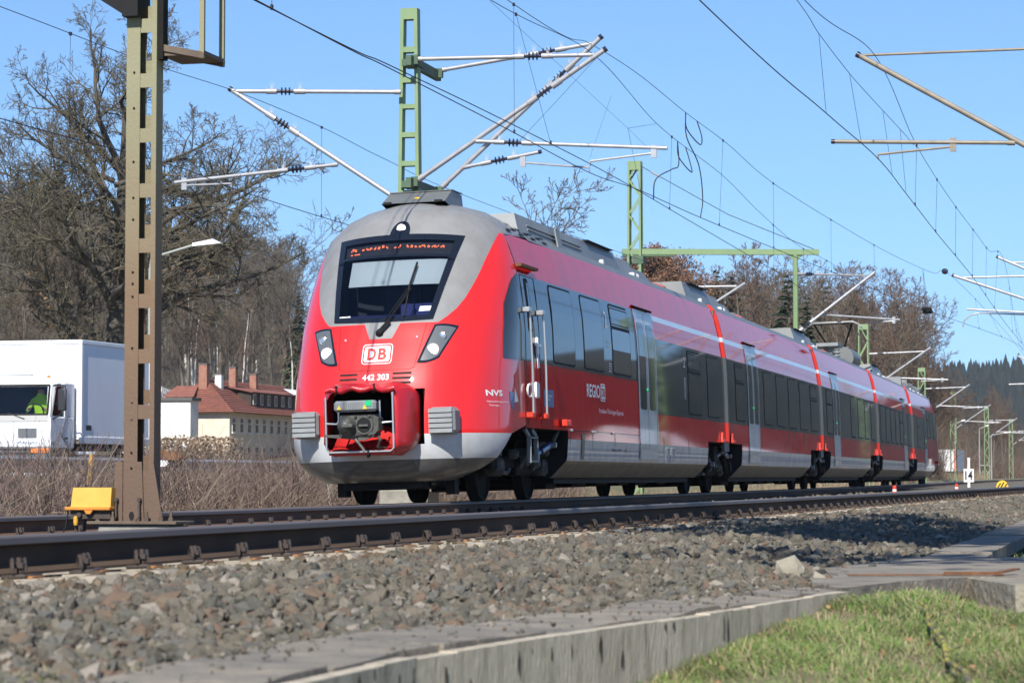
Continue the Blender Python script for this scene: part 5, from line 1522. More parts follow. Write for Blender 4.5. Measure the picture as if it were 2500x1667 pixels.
FAR = [(-5.7, 107.3, 8.36, 'green lattice mast just behind the pantograph'), (-7.75, 163.5, 8.34, 'green lattice mast rising above the last car of the train'),
       (-9.8, 218.7, 8.31, 'pale green lattice mast standing beside the 14 board'), (-10.6, 277.4, 8.38, 'thin lattice mast second beyond the rear of the train'), (-12.0, 350.4, 8.38, 'thin lattice mast farthest beyond the rear of the train')]
for i, (x, y, zt, lab) in enumerate(FAR):
    e = lattice('overhead_line_mast', x, y, zt, .46, lab, 'lattice masts beyond the train', npan=10)
    r_ = .045
    off2(boom('top_tube', (x + .3, y, 6.8), (x + 3.2, y, 6.9), .2, e, r_, spike=False), e); off2(boom('diagonal_tube', (x + .3, y, 4.9), (x + 3.5, y, 7.1), .2, e, r_ + .01, spike=False), e)
    off2(boom('registration_tube', (x + 1.2, y, 5.55), (x + 4.4, y, 5.4), None, e, r_), e); off2(arm('steady_arm', (x + 4.1, y, 5.38), (x + 3.0, y, 5.3), e), e)
# siding cantilever end that shows over the second car
e = lattice('overhead_line_mast', -7.6, 43.0, 7.2, .30, 'mast hidden by the train whose silver cantilever tip shows above the second car', 'lattice masts beyond the train')
off2(boom('top_tube', (-7.4, 43.0, 5.80), (-2.1, 43.0, 5.78), None, e, .035), e); off2(boom('diagonal_tube', (-3.0, 43.0, 5.15), (-1.85, 43.0, 5.87), None, e, .04), e)
off2(boom('registration_tube', (-7.4, 43.0, 5.10), (-2.9, 43.0, 5.18), None, e, .04), e)

# ---- masts to the right of the near track (posts outside the picture, cantilevers reach in)
r1 = lattice('overhead_line_mast', 8.9, 11.0, 8.6, .34, 'mast right of the near track whose weathered cantilever reaches in at upper right', 'masts right of the near track')
off2(boom('top_tube', (8.75, 11.0, 7.12), (5.15, 11.0, 7.12), .1, r1, .022, 'galvanised_old', spike=False), r1)
off2(boom('diagonal_tube', (8.75, 11.0, 4.95), (5.05, 11.0, 7.13), .12, r1, .045, 'galvanised_old', cap=True, spike=False), r1)
off2(boom('registration_tube', (7.52, 11.0, 5.63), (4.64, 11.0, 5.74), None, r1, .034, 'galvanised_old', cap=True), r1)
off2(arm('steady_arm', (6.55, 11.0, 5.60), (5.36, 11.0, 5.46), r1, 'galvanised_old'), r1)
r2 = lattice('overhead_line_mast', 9.4, 58.3, 8.6, .34, 'mast right of the near track whose two pale cantilevers end near the right edge', 'masts right of the near track')
off2(boom('top_tube', (9.2, 58.3, 7.12), (3.1, 58.2, 7.05), .2, r2, .035, spike=False), r2); off2(boom('diagonal_tube', (9.2, 58.3, 4.9), (2.85, 58.0, 7.12), .2, r2, .05, cap=True, spike=False), r2)
off2(boom('registration_tube', (6.6, 58.3, 5.75), (3.3, 58.1, 5.98), None, r2, .034), r2)
mb = MB(); mb.tube([(5.2, 58.3, 5.78), (3.7, 58.2, 5.85), (3.4, 58.2, 5.78), (3.2, 58.2, 5.6), (3.15, 58.2, 5.38)], .026, 7); off2(mb.build('steady_arm', 'galvanised', r2, smooth=True), r2)
off2(boom('top_tube', (9.2, 56.0, 7.3), (4.9, 56.0, 7.35), .2, r2, .03, spike=False), r2); off2(boom('diagonal_tube', (9.2, 56.0, 5.4), (4.45, 56.0, 7.55), .2, r2, .045, cap=True, spike=False), r2)
r3 = lattice('overhead_line_mast', 6.0, 118.0, 8.4, .4, 'mast right of the near track farthest away with a thin cantilever', 'masts right of the near track')
off2(boom('top_tube', (5.8, 118, 6.9), (2.0, 118, 6.95), .2, r3, .04, spike=False), r3); off2(boom('diagonal_tube', (5.8, 118, 4.9), (1.7, 118, 7.1), .2, r3, .05, spike=False), r3); off2(boom('registration_tube', (4.6, 118, 5.6), (1.2, 118, 5.5), None, r3, .04), r3)

# ---- wires
def spline(pts, n=14):
    pts = np.array(pts, float); out = []
    for i in range(len(pts) - 1):
        for t in np.linspace(0, 1, n, endpoint=False):
            out.append(pts[i] * (1 - t) + pts[i + 1] * t)
    out.append(pts[-1]); return np.array(out)
def smoothcurve(pts, n=10):
    """Catmull-Rom through points"""
    P = np.array(pts, float); P = np.vstack([2 * P[0] - P[1], P, 2 * P[-1] - P[-2]]); out = []
    for i in range(1, len(P) - 2):
        for t in np.linspace(0, 1, n, endpoint=False):
            a, b, c, d = P[i - 1], P[i], P[i + 1], P[i + 2]
            out.append(.5 * (2 * b + (c - a) * t + (2 * a - 5 * b + 4 * c - d) * t * t + (3 * b - a - 3 * c + d) * t ** 3))
    out.append(P[-2]); return np.array(out)
def at_y(line, y):
    return np.array([np.interp(y, line[:, 1], line[:, i]) for i in range(3)])
def overhead(label, contact, mess, drops, rc=.0075, rm=.006, group='overhead lines'):
    c, m_ = smoothcurve(contact), smoothcurve(mess)
    e = empty('overhead_line', tuple(c[0]), label, 'overhead wire', group)
    for nm, ln, r in (('contact_wire', c, rc), ('messenger_wire', m_, rm)):
        mb = MB(); mb.tube(ln, r, 6); off2(mb.build(nm, 'wire_dark', e, smooth=True), e)
    for (y0, y1) in drops:
        a, b = at_y(m_, y0), at_y(c, y1)
        mb = MB(); mb.tube([a, b], .0035, 4); mb.box(a[0] - .015, a[0] + .015, a[1] - .03, a[1] + .03, a[2] - .03, a[2] + .02); mb.box(b[0] - .012, b[0] + .012, b[1] - .025, b[1] + .025, b[2] - .01, b[2] + .05)
        off2(mb.build('dropper', 'wire_dark', e), e)
    return e, c, m_
cxq = [(-.05, -34, 5.6), (0.0, -3.6, 5.65), (0.0, 1.6, 5.72), (-.01, 6.8, 5.80), (-.02, 14.0, 5.86), (-.08, 18.5, 5.88), (-.12, 24.0, 5.85), (-.25, 35.6, 5.82), (-.36, 42.5, 5.78), (-.55, 54.0, 5.4), (-2.3, 107, 5.4), (-4.4, 163, 5.4), (-6.5, 218, 5.4), (-8.7, 277, 5.4), (-11.5, 350, 5.4)]
mxq = [(0, -34, 7.6), (0, -8, 7.2), (-.01, 6.9, 7.52), (0.02, 14.0, 7.82), (-.09, 20.8, 7.43), (-.17, 29.0, 7.35), (-.25, 35.3, 7.10), (-.38, 43.5, 6.95), (-.3, 54.0, 6.90), (-1.2, 80, 6.2), (-2.4, 107, 6.9), (-3.4, 135, 6.2), (-4.4, 163, 6.9), (-5.4, 190, 6.2), (-6.5, 218, 6.9), (-7.6, 245, 6.2), (-8.7, 277, 6.9), (-11.5, 350, 6.9)]
overhead('contact and messenger wire over the track of the train running on to the distant masts', cxq, mxq, [(-3, -3), (8.5, 10.9), (22.3, 22.0), (38, 38), (44.5, 44.5), (49, 49), (62, 62), (72, 72), (82, 82), (95, 95), (120, 120), (150, 150)])
cxp = [(.35, -34, 5.6), (0.02, -3.6, 5.65), (0.0, 1.6, 5.68), (-.01, 7.4, 5.70), (-.39, 15.6, 5.90), (0.12, 17.5, 5.78), (.38, 22.4, 5.75), (.81, 30.5, 5.75), (1.34, 39.8, 5.75), (1.78, 48.1, 5.75), (2.05, 54.0, 5.75), (2.85, 62.0, 5.75), (3.97, 81.2, 5.75), (4.0, 118, 5.6)]
mxp = [(-.3, -20, 8.0), (-.04, 8.1, 7.73), (-.34, 15.5, 8.25), (.05, 18.0, 8.05), (.33, 21.5, 7.78), (.54, 25.4, 7.62), (.80, 30.4, 7.30), (1.33, 39.7, 7.11), (1.78, 48.1, 7.05), (2.3, 56.4, 7.10), (2.75, 58.5, 7.15), (3.2, 80, 6.5), (2.2, 118, 6.95)]
ep, cP, mP = overhead('second contact and messenger wire leaving the train track towards the near track', cxp, mxp, [(8.5, 8.6), (25.0, 24.6), (30.5, 30.5), (38, 38), (45, 45), (66, 66), (72, 72)])
cxn = [(4.8, -34, 5.45), (5.0, -3.5, 5.45), (5.21, 5.6, 5.45), (5.36, 11.0, 5.44), (5.28, 16.6, 5.45), (5.16, 24.3, 5.45), (5.09, 31.0, 5.45), (4.99, 38.3, 5.45), (4.6, 56, 5.5), (4.0, 90, 5.5), (2.6, 118, 5.5), (-2, 200, 5.5), (-9, 300, 5.5)]
mxn = [(4.8, -34, 7.3), (5.0, -10, 6.75), (5.19, 3.4, 6.68), (5.36, 10.6, 7.05), (5.30, 17.5, 6.62), (5.22, 22.7, 6.55), (5.13, 29.6, 6.57), (5.04, 37.2, 6.66), (4.86, 45.6, 6.88), (4.7, 56.0, 7.32), (3.4, 88, 6.3), (2.3, 118, 6.95), (-2, 200, 6.9), (-9, 300, 6.9)]
overhead('contact and messenger wire over the near track at upper right', cxn, mxn, [(18.5, 18.5), (24.0, 24.0), (30.0, 30.0), (36.5, 36.5), (44, 44), (50, 50), (64, 64), (72, 72), (80, 80), (95, 95)])
# stitch wire of the near line with its droppers
sw = smoothcurve([(5.0, -6, 6.9), (5.15, 3.1, 6.61), (5.19, 5.0, 6.48), (5.26, 8.0, 6.37), (5.31, 10.4, 6.35), (5.40, 14.2, 6.33), (5.45, 16.2, 6.3)])
e = empty('stitch_wire', (5.2, 5, 6.4), 'thin stitch wire with droppers around the weathered cantilever', 'overhead wire')
mb = MB(); mb.tube(sw, .005, 5); off2(mb.build('wire', 'wire_dark', e), e)
cn = smoothcurve(cxn)
for y0, y1 in ((5.0, 5.6), (8.0, 9.0), (11.9, 13.4), (14.2, 16.4)):
    a, b = at_y(sw, y0), at_y(cn, y1)
    mb = MB(); mb.tube([a, b], .0035, 4); off2(mb.build('dropper', 'wire_dark', e), e)
# line over the siding at the left
cl_ = [(-6.0, -6, 5.35), (-6.0, 2.7, 5.36), (-6.0, 9.2, 5.46), (-6.5, 13.6, 5.54), (-6.0, 18.0, 5.36), (-5.6, 28, 5.3), (-5.2, 43, 5.2)]
ml_ = [(-6.0, -6, 6.8), (-6.0, 2.6, 6.93), (-6.0, 8, 6.98), (-6.45, 13.6, 7.3), (-6.0, 17.0, 7.10), (-6.0, 21.1, 6.98), (-5.8, 27.7, 6.8), (-3.0, 43.0, 5.9), (-3.5, 70, 6.5), (-6, 107, 6.9)]
overhead('wires over the siding passing behind the bare oak at upper left', cl_, ml_, [(17.0, 17.2), (5, 5)])
# anchor wire from portal mast head to beam end
e = empty('anchor_wire', (-6.5, 51.2, 10.2), 'thin anchor wire running down from the portal mast head to its beam end', 'overhead wire')
mb = MB(); mb.tube([(-6.5, 51.2, 10.3), (-3.8, 51.9, 8.75), (-1.1, 52.7, 7.62)], .012, 5); off2(mb.build('wire', 'wire_dark', e), e)
mb = MB(); mb.tube([(-6.2, 51.27, 10.12), (-5.9, 51.35, 9.95)], .035, 6); off2(mb.build('tensioner', 'galvanised', e), e)
# hanging jumper cables between messenger and contact wires
def jumper(label, a, b, a2):
    a, b, a2 = map(np.array, (a, b, a2))
    e = empty('jumper_cable', tuple(a), label, 'cable', 'jumper cables')
    mb = MB(); mb.tube(smoothcurve([a, a + (.02, 0, -.5), (a + b) / 2 + (.12, .0, 0), b + (.05, 0, .4), b]), .012, 6); off2(mb.build('cable', 'wire_dark', e, smooth=True), e)
    mb = MB(); mb.tube(smoothcurve([a, a + (.0, .15, -.32), a + (.2, .5, -.6), a2 + (.1, 0, -.35), a2]), .012, 6); off2(mb.build('loop', 'wire_dark', e, smooth=True), e)
jumper('thin jumper cable with a loop hanging from the right messenger wire', at_y(mP, 21.5), at_y(cP, 22.8), at_y(mP, 22.5))
mq = smoothcurve(mxq); cq = smoothcurve(cxq)
jumper('thin jumper cable with a loop hanging from the left messenger wire', at_y(mq, 23.0), at_y(cq, 20.2), at_y(mq, 24.0))
# section insulator hanging in the wires beyond the portal
e = empty('section_insulator', (2.1, 54.5, 5.75), 'dark section insulator hung on two wires right of the train', 'insulator')
c0, m0 = at_y(cP, 55.5), at_y(mP, 54.5)
mb = MB()
for d in (-.35, .55): mb.tube([m0, c0 + (.0, d, .12)], .005, 4)
off2(mb.build('hanger', 'wire_dark', e), e)
mb = MB(); mb.obox(c0 + (-.1, -.6, .05), c0 + (.1, .9, .03), .06, .05); mb.obox(c0 + (.12, -.5, .02), c0 + (-.1, 1.1, .02), .03, .06); mb.box(c0[0] - .14, c0[0] + .14, c0[1] - .2, c0[1] + .3, c0[2] - .05, c0[2] + .14, 0, .03); off2(mb.build('body', 'dark_steel', e), e)
e = empty('line_insulator', tuple(at_y(mP, 57)), 'small glass disc insulator in the messenger wire at upper right', 'insulator'); 
mb = MB(); insul(mb, (0, 0, 0), (.1, 1, .03), .10, 2, .12, 0); mb.build('disc', 'insulator_brown', e)
# stay wires at the twin cantilever
e = empty('stay_wire', (0, 14, 8), 'thin stay wires below the twin silver cantilevers', 'overhead wire')
for a, b in (((.1, 14.0, 7.75), (-1.42, 14.0, 6.2)), ((.02, 15.6, 7.3), (-.25, 15.0, 6.1)), ((-.01, 6.9, 7.5), (-.06, 17.5, 6.95)), ((-.06, 17.5, 6.95), (1.0, 14.1, 6.12)), ((-.06, 17.5, 6.95), (-.09, 20.5, 7.43)), ((-.06, 17.5, 6.95), (-.09, 18.9, 5.88))):
    mb = MB(); mb.tube([a, b], .0035, 4); off2(mb.build('wire', 'wire_dark', e), e)

# ------------------------------------------------------------------ brown signal mast between the tracks
mat('mast_brown', (0.145, 0.112, 0.078), 0.75, col2=(0.085, 0.058, 0.04), scale=3.0, bump=.25, bscale=40, stretch=(1, 1, .35))
mat('mast_olive', (0.25, 0.225, 0.135), 0.7, col2=(0.20, 0.165, 0.095), scale=2.0, bump=.2, bscale=40, stretch=(2, 2, .5))
# paint fades from olive above to rusty brown below: a colour of the paint itself
mm = mat('mast_paint', (0.24, 0.215, 0.13), 0.72, bump=.2, bscale=40)
_N, _L = mm.node_tree.nodes, mm.node_tree.links
_tc = _N.new('ShaderNodeTexCoord'); _sp = _N.new('ShaderNodeSeparateXYZ'); _L.new(_tc.outputs['Object'], _sp.inputs[0])
_nz = _N.new('ShaderNodeTexNoise'); _nz.inputs['Scale'].default_value = 1.6; _nz.inputs['Detail'].default_value = 6; _L.new(_tc.outputs['Object'], _nz.inputs['Vector'])
_ma = _N.new('ShaderNodeMath'); _ma.operation = 'MULTIPLY_ADD'; _L.new(_nz.outputs[0], _ma.inputs[0]); _ma.inputs[1].default_value = 1.4; _L.new(_sp.outputs[2], _ma.inputs[2])
_cr = _N.new('ShaderNodeValToRGB'); _mr = _N.new('ShaderNodeMapRange'); _mr.inputs[1].default_value = 0.9; _mr.inputs[2].default_value = 4.2
_L.new(_ma.outputs[0], _mr.inputs[0]); _L.new(_mr.outputs[0], _cr.inputs[0])
_cr.color_ramp.elements[0].color = (.115, .072, .048, 1); _cr.color_ramp.elements[1].color = (.235, .225, .135, 1)
_e = _cr.color_ramp.elements.new(.45); _e.color = (.165, .105, .06, 1)
_L.new(_cr.outputs[0], mm.node_tree.nodes['Principled BSDF'].inputs['Base Color'])
SX, SY = 2.085, -11.9
sm = empty('signal_mast', (SX, SY, 0), 'brown weathered steel signal mast standing between the tracks at left', 'signal mast')
ZT = 6.4
# left leg: flat channel facing the camera; right leg behind the battens
mb = MB(); mb.box(-.125, -.115, -.07, .07, .012, ZT); mb.box(-.115, -.012, -.07, -.06, .012, ZT); mb.box(-.115, -.012, .06, .07, .012, ZT); mb.build('leg', 'mast_paint', sm)
mb = MB(); mb.box(.115, .125, -.07, .07, .012, ZT); mb.box(.085, .115, -.07, -.06, .012, ZT); mb.box(.06, .115, .06, .07, .012, ZT); mb.build('leg', 'mast_paint', sm)
zc = [(.02, .40)] + [(.80 + .43 * k, .91 + .43 * k) for k in range(13)]
for (z0, z1) in zc:
    mb = MB(); mb.box(-.011, .084, -.066, -.058, z0, z1); mb.build('batten', 'mast_paint', sm)
    mb = MB(); mb.box(-.011, .059, .058, .066, z0 + .12, z1 + .12); mb.build('batten', 'mast_paint', sm)
for z in (.62, .74, 1.0, 1.13, 1.55, 1.95, 2.05, 2.14, 2.55, 2.72, 3.0, 3.42, 3.7):
    mb = MB(); mb.lathe([(.009, 0), (.009, .006), (.005, .012)], (-.06, -.07, z - .2), (0, -1, 0), 8); mb.build('rivet', 'rubber' if random.random() < .6 else 'mast_brown', sm)
for (a, b, c, d) in ((-.185, -.128, -.212, -.128), (-.012, .03, -.012, .05), (.086, .125, .086, .205)):
    mb = MB(); mb.prism([(c, -.082, .012), (d, -.082, .012), (b, -.082, .47), (a, -.082, .47)], (0, .011, 0)); mb.build('gusset', 'mast_paint', sm)
mb = MB(); mb.box(-.375, .36, -.2, .2, -.012, .012, 0, .004); mb.build('base_plate', 'mast_brown', sm)
mb = MB(); mb.box(-.30, .30, -.17, .17, -.2, -.013, 0, .02); mb.build('footing', 'foundation', sm)
for (x, y) in ((-.30, -.15), (-.18, -.15), (.1, -.15), (.22, -.15), (.30, -.15)):
    mb = MB(); mb.lathe([(.02, 0), (.02, .03), (.012, .03), (.012, .075)], (x, y, .012), (0, 0, 1), 6); mb.build('anchor_bolt', 'mast_brown', sm)
for x in (-.17, .02):
    mb = MB(); mb.tube([(x, -.10, .17), (x, -.11, .12), (x + .005, -.115, .05), (x - .03, -.13, .0), (x - .035, -.15, -.08)], .010, 7); mb.lathe([(.016, 0), (.016, .03)], (x, -.085, .175), (0, -1, 0), 8); mb.build('earth_cable', 'clip_iron', sm, smooth=True)
mb = MB(); mb.tube([(-.055 + .022 * cos(t), -.0715, .055 + .03 * sin(t)) for t in np.linspace(0, 2 * pi, 12)[:-1]], .001, 3, closed=True); mb.add([(-.055 + .02 * cos(t), -.0725, .05 + .035 * sin(t)) for t in np.linspace(0, 2 * pi, 12)[:-1]], [tuple(range(11))[::-1]]); mb.build('drain_hole', 'rubber', sm)
# working platform with hoop on the right, screen housing at the top left
mb = MB(); mb.box(.14, .50, -.02, .42, 3.63, 3.66); mb.build('platform', 'mast_brown', sm)
for (y) in (-.02, .42):
    mb = MB(); mb.obox((.13, y, 3.70), (.50, y, 3.62), .03, .05); mb.build('platform_edge', 'mast_brown', sm)
    mb = MB(); mb.box(.46, .50, y - .01, y + .02, 3.6, 4.9); mb.build('guard_bar', 'mast_paint', sm)
mb = MB(); mb.box(.127, .17, -.05, .05, 3.6, 4.9); mb.build('side_channel', 'dark_steel', sm)
mb = MB(); mb.prism([(-.13, -.16, 3.95), (-.13, -.16, 4.9), (-.46, -.16, 4.9), (-.46, -.16, 4.16)], (0, .3, 0)); mb.box(-.131, .0, -.16, .1, 3.93, 4.9); mb.build('signal_screen', 'rubber', sm)
# yellow equipment box at its foot
yb = empty('equipment_box', (1.735, -11.95, -.05), 'yellow metal box on a low stand at the foot of the brown mast', 'equipment box')
mat('box_yellow', (0.62, 0.36, 0.05), 0.5, col2=(0.55, 0.29, 0.035), scale=4, coat=.2)
mat('box_orange', (0.62, 0.25, 0.03), 0.5, col2=(0.50, 0.18, 0.025), scale=6)
mb = MB(); P = [(-.165, -.13, .17), (.165, -.13, .17), (.165, .13, .17), (-.165, .13, .17), (-.155, -.11, .32), (.165, -.11, .32), (.165, .10, .32), (-.155, .10, .32)]
mb.add(P, [(3, 2, 1, 0), (4, 5, 6, 7), (0, 1, 5, 4), (1, 2, 6, 5), (2, 3, 7, 6), (3, 0, 4, 7)]); mb.build('cover', 'box_yellow', yb)
mb = MB(); mb.box(-.205, .17, -.16, .15, .145, .172, 0, .006); mb.prism([(-.04, -.162, .146), (.03, -.162, .146), (.012, -.162, .118), (-.022, -.162, .118)], (0, .01, 0)); mb.build('rim', 'box_orange', yb)
mb = MB(); mb.box(-.17, .16, -.12, .12, .08, .144); mb.tube([(-.09, -.13, .11), (-.09, -.15, .11)], .02, 8); mb.build('tray', 'clip_iron', yb)
for (x, y) in ((-.12, -.1), (-.14, .1), (.10, .1)):
    mb = MB(); mb.tube([(x, y, .1), (x - .02, y, -.1)], .014, 6); mb.build('stand_leg', 'clip_iron', yb)
mb = MB(); mb.tube([(-.19, -.12, .14), (-.20, -.14, .02), (-.24, -.15, -.08)], .006, 5); mb.build('cable', 'rubber', yb)
mb = MB(); mb.lathe([(.014, 0), (.018, .02), (.018, .06), (.01, .07)], (-.12, -.135, .03), (0, 0, 1), 8); mb.build('plug', 'box_yellow', yb)
# ------------------------------------------------------------------ lorry on the road at left
mat('lorry_white', (0.78, 0.79, 0.80), 0.35, coat=0.5, col2=(0.72, 0.73, 0.74), scale=2)
mat('box_panel', (0.86, 0.87, 0.88), 0.4, coat=.3, col2=(0.80, 0.81, 0.82), scale=1.4, stretch=(1, 1, .4))
mat('black_plastic', (0.025, 0.026, 0.028), 0.5)
mat('grey_plastic', (0.12, 0.13, 0.14), 0.5)
mat('indicator', (0.75, 0.20, 0.02), 0.25, coat=1.0)
mat('tyre', (0.02, 0.02, 0.02), 0.85)
mat('chrome', (0.6, 0.6, 0.62), 0.15, metal=0.9)
mat('hi_vis', (0.42, 0.72, 0.02), 0.6)
mat('skin', (0.50, 0.27, 0.18), 0.55)
mat('paper', (0.75, 0.75, 0.75), 0.8)
TR = (-16.45, 25.32, 0.03)
lorry = empty('box_lorry', TR, 'white box lorry on the road behind the brown mast, driver in the cab', 'lorry', rz=-.05)
c = MB()
c.box(-1.06, 1.06, .02, 1.72, .95, 1.74, 0, .05)
c.build('cab_body', 'lorry_white', lorry, smooth=True, angle=30)
c = MB(); c.add([(-1.0, .26, 2.42), (1.0, .26, 2.42), (1.05, .34, 2.46), (1.05, 1.72, 2.50), (-1.05, 1.72, 2.50), (-1.05, .34, 2.46), (-.92, .45, 2.62), (.92, .45, 2.62), (.92, 1.66, 2.66), (-.92, 1.66, 2.66)],
                [(0, 1, 7, 6), (1, 2, 7), (2, 3, 8, 7), (3, 4, 9, 8), (4, 5, 6, 9), (5, 0, 6), (6, 7, 8, 9), (0, 5, 4, 3, 2, 1)])
c.build('cab_roof', 'lorry_white', lorry)
for sx in (-1, 1):
    c = MB(); c.prism([(sx * 1.05, .03, 1.72), (sx * 1.05, .17, 1.72), (sx * 1.04, .42, 2.48), (sx * 1.0, .28, 2.46)], (-sx * .09, 0, 0)); c.build('pillar', 'lorry_white', lorry)
    c = MB(); c.prism([(sx * 1.05, 1.05, 1.72), (sx * 1.05, 1.72, 1.72), (sx * 1.05, 1.72, 2.5), (sx * 1.05, 1.05, 2.5)], (-sx * .06, 0, 0)); c.build('rear_panel', 'lorry_white', lorry)
    c = MB(); c.add([(sx * 1.035, .17, 1.74), (sx * 1.035, 1.05, 1.74), (sx * 1.03, 1.05, 2.46), (sx * 1.03, .42, 2.46)], [(0, 1, 2, 3)]); c.build('side_window', 'clear_glass', lorry)
    c = MB(); c.tube([(sx * 1.062, .10, 1.70), (sx * 1.062, .40, 2.45), (sx * 1.062, 1.04, 2.45), (sx * 1.062, 1.06, 1.72), (sx * 1.064, .75, 1.30), (sx * 1.064, 1.25, 1.02)], .012, 5); c.build('door_seam', 'grey_plastic', lorry)
    # mirror
    c = MB(); c.box(sx * 1.30 - .10, sx * 1.30 + .10, .10, .19, 1.84, 2.36, 0, .03); c.build('mirror', 'black_plastic', lorry, smooth=True, angle=40)
    c = MB(); c.tube([(sx * 1.06, .22, 2.44), (sx * 1.25, .15, 2.46), (sx * 1.30, .13, 2.40), (sx * 1.30, .13, 1.80), (sx * 1.2, .15, 1.72), (sx * 1.06, .22, 1.66)], .018, 6); c.build('mirror_arm', 'black_plastic', lorry, smooth=True)
    c = MB(); c.tube([(sx * 1.07, 1.02, 1.22), (sx * 1.09, 1.12, 1.22)], .03, 6); c.build('door_handle', 'black_plastic', lorry)
c = MB(); c.add([(-.97, .045, 1.76), (.97, .045, 1.76), (.94, .285, 2.43), (-.94, .285, 2.43)], [(0, 1, 2, 3)]); c.build('windscreen', 'windscreen_glass', lorry)
c = MB()
for (a, b) in (((-.99, .035, 1.755), (.99, .035, 1.755)), ((-.96, .285, 2.44), (.96, .285, 2.44))):
    c.tube([a, b], .035, 6)
for sx in (-1, 1): c.tube([(sx * .985, .04, 1.75), (sx * .955, .285, 2.44)], .03, 6)
c.build('screen_rubber', 'rubber', lorry)['kind'] = 'stuff'
c = MB(); c.box(-1.0, 1.0, .0, .06, 1.60, 1.74); c.build('wiper_tray', 'black_plastic', lorry)
for x in (-.5, .45): 
    c = MB(); c.obox((x, -.01, 1.66), (x - .42, .02, 1.80), .02, .02); c.build('wiper', 'black_plastic', lorry)
c = MB(); c.box(-.99, .99, 1.60, 1.64, 1.1, 2.45); c.box(-.99, .99, .25, 1.6, 1.50, 1.56); c.box(-.98, .98, .12, .5, 1.6, 1.75); c.build('cab_interior', 'cab_dark', lorry)
c = MB(); c.box(-.35, .1, .12, .38, 1.755, 1.775); c.build('papers', 'paper', lorry)
c = MB(); c.tube([(.5 + .22 * cos(t), .55 - .05 * sin(t), 1.86 + .16 * sin(t)) for t in np.linspace(0, 2 * pi, 16)[:-1]], .018, 6, closed=True); c.build('steering_wheel', 'black_plastic', lorry)
c = MB(); c.box(-1.07, 1.07, -.02, .2, .60, 1.02, 0, .03); c.build('grille', 'grey_plastic', lorry, smooth=True, angle=40)
for k in range(4):
    c = MB(); c.box(-.75, .75, -.04, -.02, .66 + k * .09, .71 + k * .09); c.build('grille_bar', 'black_plastic', lorry)
c = MB(); c.box(-1.1, 1.1, -.06, .3, .30, .60, 0, .05); c.build('bumper', 'lorry_white', lorry, smooth=True, angle=40)
for sx in (-1, 1):
    c = MB(); c.box(sx * .83 - .22, sx * .83 + .22, -.05, .02, .86, .98, 0, .02); c.build('indicator', 'indicator', lorry, smooth=True, angle=40)
    c = MB(); c.box(sx * .83 - .2, sx * .83 + .2, -.07, .02, .40, .56, 0, .02); c.build('headlamp', 'lamp_reflector', lorry)
c = MB(); cen = np.array((-.42, -.065, .98)); R_ = .19
c.tube([cen + (R_ * cos(t), 0, R_ * sin(t)) for t in np.linspace(0, 2 * pi, 24)[:-1]], .018, 6, closed=True)
for a in (pi / 2, pi / 2 + 2 * pi / 3, pi / 2 + 4 * pi / 3):
    c.prism([cen + (R_ * cos(a), 0, R_ * sin(a)), cen + (.045 * cos(a + pi / 3), 0, .045 * sin(a + pi / 3)), cen + (0, -.02, 0), cen + (.045 * cos(a - pi / 3), 0, .045 * sin(a - pi / 3))], (0, -.01, 0))
c.build('emblem', 'chrome', lorry, smooth=True, angle=30)
c = MB(); lettering(c, 'Atego', .25, .75, 1.06, 1.15, lambda u, v: (u, .018, v), 0, .01, 1.0, .3); c.build('lettering', 'chrome', lorry)
c = MB(); lettering(c, '818', .12, .30, 1.06, 1.13, lambda u, v: (1.064, u, v), 0, .02); c.build('lettering', 'black_plastic', lorry)
c = MB(); c.box(.30, .74, .005, .02, 1.22, 1.44); c.build('front_plate', 'grey_plastic', lorry)
MATS['grey_light'] = mat('grey_light', (0.45, 0.44, 0.42), .6); lorry.children[-1].data.materials[0] = M('grey_light')
c = MB(); c.lathe([(.04, 0), (.045, .06), (.03, .08)], (.85, .5, 2.60), (0, 0, 1), 8); c.build('marker_lamp', 'indicator', lorry)
c = MB(); c.box(-.75, .45, .46, .60, 2.68, 2.70); c.tube([(-.95, .5, 2.62), (-.9, .5, 3.3)], .008, 4); c.build('roof_hatch', 'grey_plastic', lorry)
# driver
me = bpy.data.meshes.new('driver'); 
vv = [(.5, 1.05, 1.62), (.5, 1.03, 1.9), (.5, 1.0, 2.14), (.5, .97, 2.26), (.5, .95, 2.38), (.70, 1.0, 2.10), (.80, .85, 1.88), (.64, .62, 1.90), (.30, 1.0, 2.10), (.22, .84, 1.88), (.36, .62, 1.92)]
ee = [(0, 1), (1, 2), (2, 3), (3, 4), (2, 5), (5, 6), (6, 7), (2, 8), (8, 9), (9, 10)]
me.from_pydata(vv, ee, []); ob = bpy.data.objects.new('person', me); link(ob)
md = ob.modifiers.new('skin', 'SKIN')
rad = [.17, .18, .16, .06, .10, .08, .065, .045, .08, .065, .045]
for i, r in enumerate(rad): me.skin_vertices[0].data[i].radius = (r, r * .8)
me.skin_vertices[0].data[0].use_root = True
sb = ob.modifiers.new('sub', 'SUBSURF'); sb.levels = 2; sb.render_levels = 2
dg = bpy.context.evaluated_depsgraph_get(); nm = bpy.data.meshes.new_from_object(ob.evaluated_get(dg)); bpy.data.objects.remove(ob)
nm.materials.clear()
for n_ in ('hi_vis', 'skin'): nm.materials.append(M(n_))
for p in nm.polygons:
    c_ = p.center; p.material_index = 1 if (c_[2] > 2.26 or c_[1] < .68) else 0; p.use_smooth = True
person = bpy.data.objects.new('person', nm); link(person); person.location = TR; person.rotation_euler = (0, 0, -.05)
tag(person, 'driver in a yellow-green hi-vis jacket seated behind the wheel of the white lorry', 'person')
